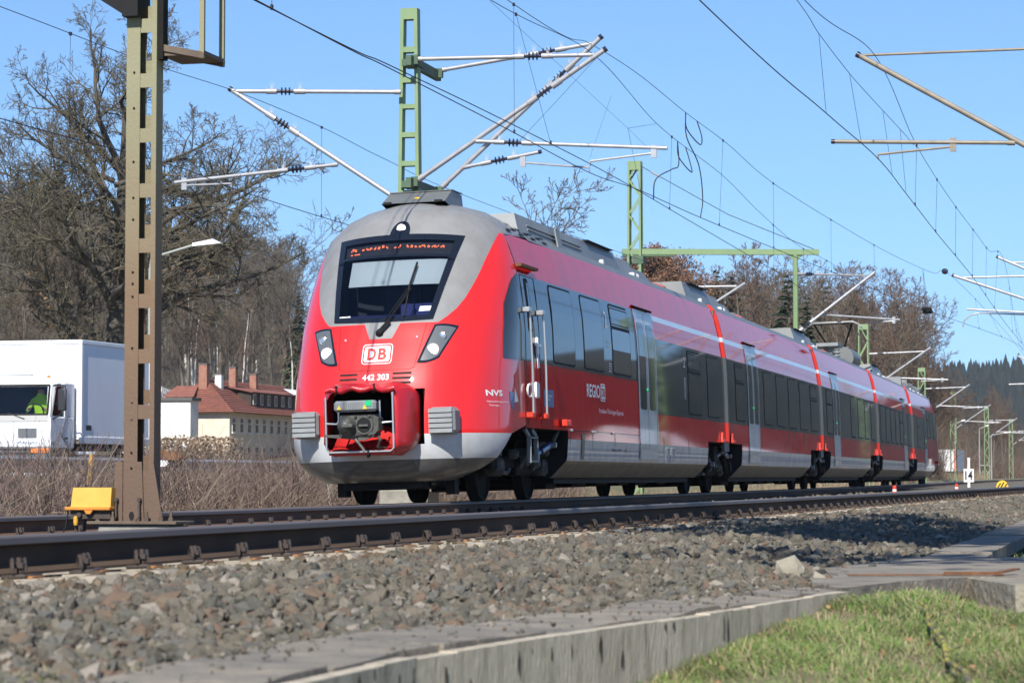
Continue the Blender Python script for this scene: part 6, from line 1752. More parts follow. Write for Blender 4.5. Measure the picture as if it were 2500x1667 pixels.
# the cab is short and wide
for _o in list(lorry.children) + [person]:
    for _v in _o.data.vertices: _v.co.y *= .74; _v.co.x *= 1.07
# cargo box
c = MB(); c.box(-1.23, 1.23, 1.41, 5.25, 1.22, 3.52); c.build('cargo_box', 'box_panel', lorry)
c = MB(); c.add([(-1.235, 1.402, 1.2), (1.235, 1.402, 1.2), (1.235, 1.402, 3.47), (-1.235, 1.402, 3.47)], [(0, 1, 2, 3)]); c.build('front_panel', 'lorry_white', lorry)
for (x0, x1, y0, y1, z0, z1) in ((-1.26, 1.26, 1.38, 5.28, 3.46, 3.56), (1.17, 1.255, 1.385, 1.49, 1.1, 3.46), (1.19, 1.25, 5.20, 5.27, 1.1, 3.46), (1.2, 1.25, 1.49, 5.2, 1.10, 1.27), (-1.25, -1.2, 1.49, 5.2, 1.1, 1.27)):
    c = MB(); c.box(x0, x1, y0, y1, z0, z1, 0, .012); c.build('box_trim', 'lorry_white', lorry)
c = MB(); c.box(1.236, 1.242, 1.68, 1.95, 1.42, 1.54); c.build('side_marker', 'black_plastic', lorry)
c = MB(); c.box(-.5, .5,   .3, 5.2, .62, .85); c.box(-1.1, 1.1, 1.6, 5.1, .95, 1.10); c.build('chassis', 'black_plastic', lorry)
for (y) in (.80, 4.0):
    for sx in (-1, 1):
        c = MB(); c.lathe([(.2, -.13), (.42, -.13), (.46, -.08), (.46, .08), (.42, .13), (.2, .13)], (sx * .95, y, .46), (1, 0, 0), 24); wo = c.build('wheel', 'tyre', lorry, smooth=True, angle=30)
        c = MB(); c.lathe([(.26, 0), (.25, .02), (.1, .05)], (sx * 1.07, y, .46), (sx, 0, 0), 16); c.build('rim', 'grey_light', wo)
    c = MB(); c.tube([(1.09, y + .52 * cos(t), .46 + .52 * sin(t)) for t in np.linspace(.1, pi - .1, 12)], .05, 6); c.build('mudguard', 'black_plastic', lorry, smooth=True)
c = MB(); c.box(1.06, 1.10, 1.6, 3.5, .55, .62); c.box(1.06, 1.10, 1.6, 3.5, .75, .82); c.build('side_guard', 'grey_light', lorry)

# ------------------------------------------------------------------ guard rail, posts, hooded box, lamp posts
gr = empty('guard_rail', (-11.3, 20, 0), 'galvanised steel guard rail along the road behind the brush', 'guard rail')
c = MB(); yy_ = np.arange(-6, 130, 4.0)
G = [[(-11.3 + TC(y) + o, y, z) for (o, z) in ((0.0, .42), (.05, .47), (.05, .53), (0, .58), (.05, .63), (.05, .69), (0, .74))] for y in yy_]
c.grid(np.array(G)); off2(c.build('rail', 'galvanised', gr), gr)
for y in yy_[:24]:
    x = -11.38 + float(TC(y)); c = MB(); c.box(x - .05, x + .05, y - .03, y + .03, -.1, .70); off2(c.build('post', 'galvanised', gr), gr)
mat('post_yellow', (0.55, 0.30, 0.05), 0.85, col2=(0.20, 0.15, 0.10), scale=9, mixr=(.42, .6))
mat('post_wood', (0.27, 0.25, 0.22), 0.9, col2=(0.18, 0.165, 0.14), scale=5, stretch=(3, 3, .5), bump=.4, bscale=30)
def post(name, x, y, h, r, m_, lab, cat, lean=(0, 0)):
    c = MB(); c.tube([(0, 0, -.1), (lean[0] * .5, lean[1] * .5, h * .5), (lean[0], lean[1], h)], [r * 1.1, r, r * .95], 8); o = c.build(name, m_, loc=(x, y, -.5), smooth=True, angle=50); return tag(o, lab, cat)
post('marker_post', -7.4, 9.0, 1.22, .045, 'post_yellow', 'weathered yellow post leaning in the brush left of the brown mast', 'post', (.10, 0))
post('fence_post', -8.4, 6.0, 1.22, .08, 'post_wood', 'grey wooden fence post in the brush at the left edge', 'post', (.05, 0))
post('fence_post', -4.9, 14.2, .98, .075, 'post_wood', 'grey wooden fence post in the brush below the yellow house', 'post', (.02, 0))
post('fence_post', -5.7, 11.0, .9, .045, 'post_wood', 'thin wooden fence post right of the hooded box', 'post', (-.03, 0))
hb = empty('hooded_box', (-6.52, 10.4, -.5), 'small box with a rusty brown hood beside the brown mast', 'box')
c = MB(); c.prism([(-.22, -.16, 1.16), (.24, -.16, 1.12), (.30, -.16, 1.17), (.14, -.16, 1.28), (-.20, -.16, 1.29)], (0, .32, 0)); c.build('hood', 'rusty_iron', hb)
c = MB(); c.box(-.2, .0, -.14, .14, 1.02, 1.15); c.prism([(0, -.14, 1.02), (.08, -.14, 1.08), (.03, -.14, 1.15), (0, -.14, 1.15)], (0, .28, 0)); c.build('body', 'paper', hb)
c = MB(); c.box(.02, .2, -.13, .13, 1.0, 1.13); c.build('lid', 'rubber', hb)
c = MB(); c.tube([(-.05, 0, 0), (-.05, 0, 1.03)], .05, 8); c.build('stem', 'post_wood', hb)
mat('lamp_pole', (0.36, 0.37, 0.33), 0.5, metal=.3)
mat('lamp_cover', (0.72, 0.74, 0.76), 0.35)
def street_lamp(x, y, h, lab, dx=2.0, group=None, zb=0.0):
    e = empty('street_lamp', (x, y, zb), lab, 'street lamp', group)
    c = MB(); c.tube([(0, 0, 0), (0, 0, h * .9), (.02 * dx, 0, h * .95), (dx * .6, .1, h)], [.09, .06, .05, .04], 8); c.build('pole', 'lamp_pole', e, smooth=True)
    c = MB(); d = np.array((dx * .4, .06, .10)); p = np.array((dx * .6, .1, h)); 
    c.add([p + (0, -.1, -.04), p + (0, .1, -.04), p + d + (0, .13, -.05), p + d + (0, -.13, -.05), p + (0, -.08, .07), p + (0, .08, .07), p + d * .7 + (0, .11, .12), p + d * .7 + (0, -.11, .12)], [(3, 2, 1, 0), (4, 5, 6, 7), (0, 1, 5, 4), (1, 2, 6, 5), (2, 3, 7, 6), (3, 0, 4, 7)]); c.build('lamp_head', 'lamp_cover', e)
    return e
street_lamp(-23.35, 51.25, 8.1, 'street lamp with white head reaching out from behind the brown mast', 2.5)
street_lamp(-13.5, 268, 6.6, 'thin street lamp left of the second lattice mast beyond the train', 1.2, 'distant street lamps')
street_lamp(-13.0, 300, 6.6, 'thin street lamp just left of the white van', 1.2, 'distant street lamps')
street_lamp(-10.9, 290, 5.6, 'street lamp with a long arm above the white van', 2.6, 'distant street lamps')

# ------------------------------------------------------------------ brush and reeds behind the track
def twigs(P, h, r, bend, up=1.0, seg=3):
    n = len(P); a = rng.uniform(0, 2 * pi, n)
    d = np.stack([np.cos(a) * bend, np.sin(a) * bend, np.full(n, up)], -1); d /= np.linalg.norm(d, axis=1, keepdims=True)
    A, B, R0, R1 = [], [], [], []
    p = P.copy()
    for k in range(seg):
        q = p + d * (h / seg)[:, None]
        A.append(p); B.append(q); R0.append(r * (1 - k / seg * .75)); R1.append(r * (1 - (k + 1) / seg * .75))
        d = d + rng.normal(0, .28, (n, 3)); d[:, 2] -= .06; d /= np.linalg.norm(d, axis=1, keepdims=True)
        p = q
    # keep the segments of one twig together so that they form one island in colour
    return np.concatenate(A), np.concatenate(B), np.concatenate(R0), np.concatenate(R1)
def brush(n, x0, x1, y0, y1, hmin, hmax, r0, r1, bend, m_, name, lab, zb=-.5, follow=True, cat='brush'):
    P = np.stack([rng.uniform(x0, x1, n), rng.uniform(y0, y1, n), np.full(n, zb)], -1)
    if follow: P[:, 0] += TC(P[:, 1])
    P[:, 2] = np.maximum(terrain(P[:, 0], P[:, 1]), zb) - .03
    dens = nz2(P[:, 0], P[:, 1], 1.1, 5.0)
    keep = rng.random(n) < .62 + .5 * dens
    P = P[keep]; n = len(P); dens = dens[keep]
    h = rng.uniform(hmin, hmax, n) * (.85 + .3 * dens)
    A, B, R0, R1 = twigs(P, h, rng.uniform(r0, r1, n), rng.uniform(bend * .2, bend, n))
    V, F = frusta(A, B, R0, R1, 3)
    return tag(obj_np(name, V, F, [m_]), lab, cat, kind='stuff')
brush(24000, -9.6, -4.3, -5, 36, .75, 1.75, .005, .012, .8, 'brush_twig', 'bramble_brush', 'tangled brown bare brush along the far side of the track')
brush(9000, -5.6, -3.5, -6, 36, .3, .7, .0025, .005, .9, 'dry_reed', 'dry_reeds', 'pale dry reeds at the foot of the brush', cat='reeds')
brush(9000, -7.5, -3.4, 30, 110, .3, .65, .004, .008, 1.0, 'dry_reed', 'dry_grass', 'pale dry grass seen under the train', cat='grass')
brush(6500, -9.5, -4.5, 95, 300, .5, 1.5, .012, .022, .8, 'dry_reed', 'dry_grass', 'dry grass and scrub beyond the rear of the train', cat='grass')
brush(4500, -10.9, -9.2, -4, 60, .6, 1.2, .004, .008, .9, 'brush_twig', 'bramble_brush', 'dark brush in front of the guard rail')
# clipped hedge
he = empty('hedge', (-21.0, 50.5, 0), 'clipped brown hedge with dry leaves below the white shed', 'hedge')
n = 3600; P = np.stack([rng.uniform(-1.9, .9, n), rng.uniform(-2.5, 1.5, n), rng.uniform(.1, 1.62, n)], -1); P[:, 2] += .12 * nz2(P[:, 0] * 3, P[:, 1] * 3, 2.0)
V, F = rocks(P, rng.uniform(.03, .07, n), .25); obj_np('leaves', V, F, ['hedge_leaf'], he)['kind'] = 'stuff'
A, B, R0, R1 = twigs(np.stack([rng.uniform(-1.8, .8, 500), rng.uniform(-2.5, 1.5, 500), np.zeros(500)], -1), rng.uniform(1.2, 1.85, 500), np.full(500, .012), np.full(500, .35))
V, F = frusta(A, B, R0, R1, 3); obj_np('stems', V, F, ['brush_twig'], he)['kind'] = 'stuff'

# ------------------------------------------------------------------ signs and markers beyond the train
kb = empty('distance_board', (.55, 96.0, -.2), 'white board numbered 14 on a post beyond the rear of the train', 'sign')
c = MB(); c.box(-.06, .06, -.04, .04, 0, 1.45); c.build('post', 'paint_white', kb)
c = MB(); c.box(-.24, .24, -.075, -.045, .28, .92); c.build('board', 'paint_white', kb)
c = MB(); lettering(c, '14', -.17, .18, .38, .82, lambda u, v: (u, -.079, v), 0, .03); c.build('number', 'rubber', kb)
st_ = empty('striped_marker', (3.0, 81.5, -.16), 'rounded yellow and black striped marker between the tracks', 'marker')
pts = [(-.26, 0, .02)] + [(.25 * cos(t), 0, .06 + .29 * sin(t)) for t in np.linspace(pi - .2, .2, 12)] + [(.26, 0, .02)]
c = MB(); c.prism(pts, (0, .05, 0)); c.build('plate', 'warn_yellow', st_)
for k in range(3):
    x = -.16 + .14 * k; c = MB(); c.add([(x - .06, -.004, .05), (x, -.004, .05), (x + .12, -.004, .27 - .05 * abs(k - 1)), (x + .06, -.004, .27 - .05 * abs(k - 1))], [(0, 1, 2, 3)]); c.build('stripe', 'rubber', st_)
for (x, y, lab) in ((2.2, 44.5, 'small red and white peg beside the near track, closer one'), (2.6, 62.0, 'small red and white peg beside the near track, farther one')):
    e = empty('marker_peg', (x, y, -.16), lab, 'marker', 'red and white pegs')
    c = MB(); c.lathe([(.06, 0), (.06, .2), (.04, .26)], (0, 0, 0), (0, 0, 1), 10); c.build('peg', 'strip_red', e)
    c = MB(); c.lathe([(.062, .08), (.062, .15)], (0, 0, 0), (0, 0, 1), 10); c.build('band', 'paint_white', e)
# vehicles far along the road
def far_car(x, y, L, W, H, m_, lab, van=False):
    e = empty('parked_car', (x, y, .03), lab, 'van' if van else 'car')
    c = MB(); c.box(-W / 2, W / 2, 0, L, .25, H * .55, 0, .12); c.build('body', m_, e, smooth=True, angle=35)
    c = MB(); a, b = (.35, L - .1) if van else (.9, L - .6)
    c.add([(-W / 2 + .04, a - .3, H * .54), (W / 2 - .04, a - .3, H * .54), (W / 2 - .04, b, H * .54), (-W / 2 + .04, b, H * .54), (-W / 2 + .18, a + .25, H), (W / 2 - .18, a + .25, H), (W / 2 - .18, b - .2, H), (-W / 2 + .18, b - .2, H)], [(4, 5, 6, 7), (0, 1, 5, 4), (1, 2, 6, 5), (2, 3, 7, 6), (3, 0, 4, 7)]); c.build('cabin', m_, e)
    c = MB(); c.add([(-W / 2 + .14, a - .30, H * .57), (W / 2 - .14, a - .30, H * .57), (W / 2 - .24, a + .16, H * .95), (-W / 2 + .24, a + .16, H * .95)], [(0, 1, 2, 3)]); c.build('windscreen', 'window_glass', e)
    for sx in (-1, 1):
        for yy0 in (.8, L - .8):
            c = MB(); c.lathe([(.1, -.1), (.3, -.1), (.32, 0), (.3, .1), (.1, .1)], (sx * (W / 2 - .08), yy0, .32), (1, 0, 0), 14); c.build('wheel', 'tyre', e)
        c = MB(); c.box(sx * W * .36 - .12, sx * W * .36 + .12, -.01, .05, H * .38, H * .46); c.build('headlight', 'lamp_reflector', e)
mat('car_blue', (0.02, 0.05, 0.22), 0.3, coat=1.0)
far_car(-19.0, 380, 4.2, 1.75, 1.45, 'car_blue', 'blue car far down the road between the thin lamp posts')
far_car(-15.9, 352, 4.8, 1.9, 1.95, 'lorry_white', 'white van far down the road beyond the 14 board', True)
ft = empty('box_trailer', (-14.6, 268, 0.03), 'grey and white lorry trailer with red rear edge beyond the train', 'trailer')
c = MB(); c.box(-1.2, 1.2, 0, 12, .9, 3.35); c.build('body', 'lorry_white', ft)
c = MB(); c.box(1.2, 1.23, .3, 11.8, 1.0, 3.3); c.build('side_curtain', 'box_panel', ft)
c = MB(); c.box(.95, 1.22, -.03, .0, .9, 3.3); c.build('edge_strip', 'strip_red', ft)
c = MB(); c.box(-1.1, 1.1, .2, 11, .5, .9); c.build('chassis', 'black_plastic', ft)
for yy0 in (1.5, 2.8, 9.5):
    c = MB(); c.lathe([(.2, -1.1), (.46, -1.1), (.46, 1.1), (.2, 1.1)], (0, yy0, .48), (1, 0, 0), 16); c.build('wheelset', 'tyre', ft)

# ------------------------------------------------------------------ old house with red roof, white shed, tank
mat('plaster_beige', (0.68, 0.60, 0.48), 0.9, col2=(0.58, 0.51, 0.40), scale=.8, bump=.3, bscale=4)
mat('plaster_white', (0.72, 0.70, 0.66), 0.9, col2=(0.66, 0.64, 0.6), scale=.6)
mat('roof_tile', (0.25, 0.088, 0.058), 0.88, col2=(0.16, 0.062, 0.045), scale=1.5, bump=.5, bscale=8)
mat('dark_wood', (0.055, 0.035, 0.025), 0.85, col2=(0.035, 0.025, 0.02), scale=3)
mat('brick_red', (0.25, 0.105, 0.07), 0.9, col2=(0.32, 0.17, 0.12), scale=4)
mat('flat_roof', (0.10, 0.095, 0.09), 0.9)
mat('zinc', (0.45, 0.47, 0.5), 0.4, metal=.5, col2=(0.35, 0.37, 0.4), scale=2)
HX, HY = -84.2, 224.0
house = empty('old_house', (HX, HY, 1.0), 'long beige house with red tiled hip roof and chimneys', 'house')
W_, L_, E_ = 8.6, 34.0, 6.1          # width to the left, length away, eave height above base
c = MB(); c.box(-W_, 0, 0, L_, -1.5, E_); c.build('wall', 'plaster_beige', house)
ov = .75; R_h = 9.6; hip = 4.6
rf = MB(); A_ = [(-W_ - ov, -ov, E_ - .15), (ov, -ov, E_ - .15), (ov, L_ + ov, E_ - .15), (-W_ - ov, L_ + ov, E_ - .15), (-W_ / 2, hip, R_h), (-W_ / 2, L_ - hip, R_h)]
rf.add(A_, [(0, 1, 4), (1, 2, 5, 4), (2, 3, 5), (3, 0, 4, 5), (3, 2, 1, 0)]); roof = rf.build('roof', 'roof_tile', house)
# courses of tiles as steps on the slope that faces the track and on the hip
for (p, q, r, s_, k) in ((A_[1], A_[2], A_[5], A_[4], 17), (A_[0], A_[1], A_[4], A_[4], 17)):
    p, q, r, s_ = map(np.array, (p, q, r, s_)); nrm = np.cross(q - p, s_ - p); nrm = nrm / np.linalg.norm(nrm); nrm = nrm * (1 if nrm[2] > 0 else -1)
    for i in range(k):
        f0, f1 = i / k, (i + 1) / k
        a, b, c2, d = p + (s_ - p) * f0, q + (r - q) * f0, q + (r - q) * f1, p + (s_ - p) * f1
        t = MB(); t.add([a + nrm * .10, b + nrm * .10, c2 + nrm * .02, d + nrm * .02, a + nrm * .0, b + nrm * .0], [(0, 1, 2, 3), (4, 5, 1, 0)]); t.build('tile_course', 'roof_tile', roof)
for (y, z0, z1, w, m_) in ((3.4, 8.6, 11.4, .9, 'brick_red'), (5.2, 8.0, 10.4, .7, 'plaster_white'), (9.5, 8.3, 11.3, .75, 'brick_red'), (16.0, 8.0, 10.8, .75, 'brick_red')):
    x = -W_ / 2 + (.2 if m_ == 'brick_red' and y < 4 else 1.2)
    c = MB(); c.box(x - w / 2, x + w / 2, y - w / 2, y + w / 2, z0 - 1.2, z1 - .35); ch = c.build('chimney', m_, roof)
    c = MB(); c.box(x - w / 2 - .05, x + w / 2 + .05, y - w / 2 - .05, y + w / 2 + .05, z1 - .35, z1 - .2); c.build('chimney_cap', 'flat_roof', roof)
mat('window_frame_w', (0.62, 0.6, 0.56), .6)
def hwin(par, x, y, z, w, h, axis, m_='window_frame_w'):
    """window on a wall: axis 'x' faces +X, 'y' faces -Y"""
    f = MB(); g = MB(); s2 = MB()
    if axis == 'x':
        f.box(x, x + .05, y - w / 2, y + w / 2, z, z + h)
        for (a, b) in ((-w / 2 + .08, -.05), (.05, w / 2 - .08)):
            g.box(x + .05, x + .06, y + a, y + b, z + .08, z + h * .58); g.box(x + .05, x + .06, y + a, y + b, z + h * .66, z + h - .08)
        s2.box(x, x + .18, y - w / 2 - .1, y + w / 2 + .1, z - .1, z)
    else:
        f.box(x - w / 2, x + w / 2, y - .05, y, z, z + h)
        for (a, b) in ((-w / 2 + .08, -.05), (.05, w / 2 - .08)):
            g.box(x + a, x + b, y - .06, y - .05, z + .08, z + h - .08)
        s2.box(x - w / 2 - .1, x + w / 2 + .1, y - .18, y, z - .1, z)
    o = f.build('window', m_, par); g.build('pane', 'window_glass', o); s2.build('sill', 'plaster_white', o)
for k in range(14):
    y = 1.2 + k * 2.35
    hwin(house, 0.0, y, 3.9, .95, 1.55, 'x'); hwin(house, 0.0, y, .6, .95, 1.9, 'x')
# long wooden dormer and small hip dormer
dm = MB(); y0, y1 = 7.5, 32
dm.box(-1.9, -.35, y0, y1, E_ + .75, E_ + 2.15); dmo = dm.build('dormer', 'dark_wood', house)
c = MB(); c.add([(-3.2, y0 - .4, E_ + 2.75), (-.05, y0 - .4, E_ + 2.12), (-.05, y1 + .4, E_ + 2.12), (-3.2, y1 + .4, E_ + 2.75), (-3.2, y0 - .4, E_ + 2.85), (-.05, y0 - .4, E_ + 2.22), (-.05, y1 + .4, E_ + 2.22), (-3.2, y1 + .4, E_ + 2.85)], [(3, 2, 1, 0), (4, 5, 6, 7), (0, 1, 5, 4), (1, 2, 6, 5), (2, 3, 7, 6), (3, 0, 4, 7)]); c.build('dormer_roof', 'roof_tile', dmo)
for k in range(10): 
    c = MB(); c.box(-.35, -.30, y0 + 1.0 + k * 2.3 - .45, y0 + 1.0 + k * 2.3 + .45, E_ + .85, E_ + 2.0); o = c.build('dormer_window', 'window_frame_w', dmo)
for k in range(10):
    c = MB(); c.box(-.30, -.29, y0 + 1.0 + k * 2.3 - .33, y0 + 1.0 + k * 2.3 - .04, E_ + .95, E_ + 1.9); c.box(-.30, -.29, y0 + 1.0 + k * 2.3 + .04, y0 + 1.0 + k * 2.3 + .33, E_ + .95, E_ + 1.9); c.build('dormer_pane', 'window_glass', dmo)
c = MB(); c.box(-7.2, -4.6, .7, 3.2, E_ + .55, E_ + 1.55); o = c.build('hip_dormer', 'dark_wood', house)
for x in (-6.6, -5.6): 
    c = MB(); c.box(x - .4, x + .4, .64, .70, E_ + .62, E_ + 1.5); c.build('dormer_window', 'window_frame_w', o)
    c = MB(); c.box(x - .3, x + .3, .62, .64, E_ + .7, E_ + 1.42); c.build('dormer_pane', 'window_glass', o)
c = MB(); c.add([(-7.6, .3, E_ + 1.5), (-4.1, .3, E_ + 1.5), (-4.6, 3.0, E_ + 2.75), (-7.0, 3.0, E_ + 2.75)], [(0, 1, 2, 3)]); c.build('hip_dormer_roof', 'roof_tile', o)
c = MB(); c.add([(.55, y0 + 13, E_ + 2.0), (.55, y1, E_ + 2.0), (-1.0, y1, E_ + 2.72), (-1.0, y0 + 14, E_ + 2.72)], [(0, 1, 2, 3)])
c.v = [(a - .6, b, z + .28) for a, b, z in c.v]; c.build('roof_snow', 'snow', roof)
shed = empty('white_shed', (-88.0, 214.0, .8), 'white flat-roofed shed in front of the beige house', 'shed')
c = MB(); c.box(-7, 3.35, 0, 2.2, -1, 7.1); c.build('wall', 'plaster_white', shed)
c = MB(); c.box(-7.2, 3.6, -.25, 2.4, 7.1, 7.4); c.build('flat_roof', 'flat_roof', shed)
c = MB(); c.box(-.6, 1.0, -.05, 0, 1.6, 2.5); o = c.build('window', 'flat_roof', shed)
for k in range(5):
    c = MB(); c.box(-.5 + k * .3, -.28 + k * .3, -.06, -.05, 1.68, 2.42); c.build('pane', 'window_glass', o)
tank = empty('storage_tank', (-78.0, 186, 1.6), 'silver cylindrical tank lying behind the hedge', 'tank')
c = MB(); c.lathe([(0, -3.2), (.75, -3.1), (.8, -3), (.8, 3), (.75, 3.1), (0, 3.2)], (-3.2, 0, .8), (.94, .25, 0), 20); c.build('shell', 'zinc', tank, smooth=True, angle=40)
for k in (-1.5, 1.5):
    c = MB(); c.box(-3.2 + k - .1, -3.2 + k + .1, -.6, .6, -2.0, .3); c.build('cradle', 'flat_roof', tank)
# snow left on the open slope
xs_, ys_ = np.meshgrid(np.linspace(-112, -97, 14), np.linspace(246, 262, 14)); 
zs_ = terrain(xs_, ys_) + .25
_idx = np.arange(xs_.size).reshape(xs_.shape); _q = np.stack([_idx[:-1, :-1], _idx[:-1, 1:], _idx[1:, 1:], _idx[1:, :-1]], -1).reshape(-1, 4)
tag(obj_np('snow_patch', np.stack([xs_, ys_, zs_], -1).reshape(-1, 3), _q, ['snow'], smooth=True), 'patch of old snow on the slope left of the red roof', 'snow', kind='stuff')

# ------------------------------------------------------------------ low white sheds right of the line, seen only mirrored in the train
for (x, y, L, lab) in ((62, 330, 60, 'long white shed right of the railway, mirrored in the train side'), (70, 520, 90, 'second white shed farther along the right of the railway')):
    e = empty('white_shed', (x, y, -.4), lab, 'shed')
    c = MB(); c.box(0, 10, 0, L, -1, 9); c.build('wall', 'plaster_white', e)
    c = MB(); c.prism([(-.5, -.5, 9), (10.5, -.5, 9), (5, -.5, 12)], (0, L + 1, 0)); c.build('roof', 'snow', e)
# ------------------------------------------------------------------ trees
mat('oak_bark', (0.10, 0.088, 0.072), 0.95, col2=(0.05, 0.044, 0.036), scale=2.5, stretch=(2, 2, .6), bump=.8, bscale=9)
mat('oak_twig', (0.15, 0.125, 0.095), 0.95, col2=(0.11, 0.10, 0.065), scale=1.0, spec=.2)
mat('bare_twig', (0.15, 0.125, 0.098), 0.95, col2=(0.115, 0.10, 0.075), scale=.3, spec=.2)
mat('bare_twig_red', (0.165, 0.112, 0.08), 0.95, col2=(0.125, 0.09, 0.066), scale=.3, spec=.2)
mat('bare_bark', (0.16, 0.14, 0.115), 0.95, col2=(0.11, 0.095, 0.078), scale=1.5)
mat('birch_bark', (0.55, 0.53, 0.49), 0.8, col2=(0.25, 0.23, 0.21), scale=3, mixr=(.5, .7))
mat('brown_leaf', (0.22, 0.11, 0.05), 0.8, island=[(0.20, 0.095, 0.05), (0.16, 0.08, 0.045), (0.24, 0.125, 0.068), (0.12, 0.07, 0.042)])
mat('spruce_needle', (0.03, 0.055, 0.025), 0.8, island=[(0.03, 0.055, 0.028), (0.042, 0.072, 0.032), (0.024, 0.045, 0.024), (0.05, 0.08, 0.035)])
mat('fir_far', (0.02, 0.03, 0.025), 0.95, spec=.1, island=[(0.010, 0.016, 0.013), (0.014, 0.020, 0.015), (0.020, 0.022, 0.017), (0.008, 0.013, 0.011)])

class Tree:
    def __init__(self, seed):
        self.r = random.Random(seed); self.A, self.B, self.R0, self.R1, self.lv = [], [], [], [], []
    def grow(self, p, d, L, r, lvl, spec):
        R = self.r; S = spec[lvl]
        n = S['seg']; pts = [np.array(p, float)]; rad = [r]
        d = np.array(d, float); d /= np.linalg.norm(d)
        for k in range(n):
            d = d + np.array([R.gauss(0, S['wob']), R.gauss(0, S['wob']), R.gauss(0, S['wob']) + S['up']])
            d /= np.linalg.norm(d)
            pts.append(pts[-1] + d * L / n); rad.append(r * (1 - (1 - S['tip']) * (k + 1) / n))
            self.A.append(pts[-2]); self.B.append(pts[-1]); self.R0.append(rad[-2]); self.R1.append(rad[-1]); self.lv.append(lvl)
        if lvl + 1 >= len(spec): return
        m = S['kids']
        for i in range(m):
            f = S['from'] + (1 - S['from']) * (i + R.random()) / m
            k = min(int(f * n), n - 1); g = f * n - k
            q = pts[k] * (1 - g) + pts[k + 1] * g; rr = rad[k] * (1 - g) + rad[k + 1] * g
            t = pts[k + 1] - pts[k]; t /= np.linalg.norm(t)
            x, y, _ = frame_of(t); a = R.uniform(0, 2 * pi) + i * 2.4
            ang = radians(R.gauss(S['ang'], 9))
            nd = t * cos(ang) + (x * cos(a) + y * sin(a)) * sin(ang)
            nd[2] += S.get('klift', 0)
            self.grow(q, nd, L * S['ratio'] * R.uniform(.65, 1.15) * (1.15 - .55 * f), min(rr * .75, r * S['rk']), lvl + 1, spec)
    def meshes(self, split, mats, n_thick=7, minr=0.0):
        A, B, R0, R1, lv = map(np.array, (self.A, self.B, self.R0, self.R1, self.lv))
        R0, R1 = np.maximum(R0, minr), np.maximum(R1, minr * .7)
        t = lv < split
        V, F = frusta(A[t], B[t] + (B[t] - A[t]) * .02, R0[t], R1[t], n_thick); me0 = mesh_np('trunk', V, F, [mats[0]], smooth=True)
        V, F = frusta(A[~t], B[~t], R0[~t], R1[~t], 3); me1 = mesh_np('crown', V, F, [mats[1]], smooth=True)
        return me0, me1

# the big bare oak
oak = Tree(21)
spec = [dict(seg=9, wob=.05, up=.04, tip=.25, kids=16, ang=60, ratio=.58, rk=.36, **{'from': .24}),
        dict(seg=9, wob=.16, up=.045, tip=.15, kids=11, ang=46, ratio=.42, rk=.40, **{'from': .18}),
        dict(seg=6, wob=.18, up=.06, tip=.2, kids=6, ang=44, ratio=.54, rk=.45, **{'from': .15}),
        dict(seg=4, wob=.2, up=.06, tip=.3, kids=5, ang=42, ratio=.60, rk=.55, **{'from': .12}),
        dict(seg=3, wob=.2, up=.05, tip=.4, kids=3, ang=40, ratio=.60, rk=.6, **{'from': .2}),
        dict(seg=2, wob=.2, up=.03, tip=.4, kids=0, ang=40, ratio=.5, rk=.5, **{'from': .2})]
oak.grow((0, 0, -.5), (.03, 0, 1), 16.6, .58, 0, spec)
for (z, dx, dy, L, r) in ((8.0, 1.0, .1, 8.6, .19), (9.6, .95, -.25, 7.6, .17), (6.6, .9, .35, 7.6, .18), (6.0, -1, .2, 6.6, .18), (8.9, -.95, -.3, 6.8, .17), (5.6, .95, -.2, 6.5, .16), (11.0, 1, -.1, 6.5, .14), (11.4, -1, .2, 6.4, .14), (12.6, .9, .4, 5.4, .12), (12.8, -.9, -.3, 5.4, .12), (7.5, .3, -1, 7.0, .16), (10.2, -.9, .3, 7.0, .15)):
    oak.grow((.03 * z, 0, z), (dx, dy + .1 * dx, .22), L, r, 1, spec)
me0, me1 = oak.meshes(2, ['oak_bark', 'oak_twig'], 8, .0115)
e = empty('oak_tree', (-33.6, 71.6, 0), 'large bare oak with wide crown behind the brown mast', 'tree')
link(bpy.data.objects.new('trunk', me0), e); link(bpy.data.objects.new('crown', me1), e)
n = 420; ii = rng.integers(0, len(oak.A), n * 3); pts = np.array([oak.B[i] for i in ii]); pts = pts[pts[:, 2] < 9][:n]
V, F = rocks(pts, rng.uniform(.04, .08, len(pts)), .15); obj_np('dry_leaves', V, F, ['dead_leaf'], e)['kind'] = 'stuff'

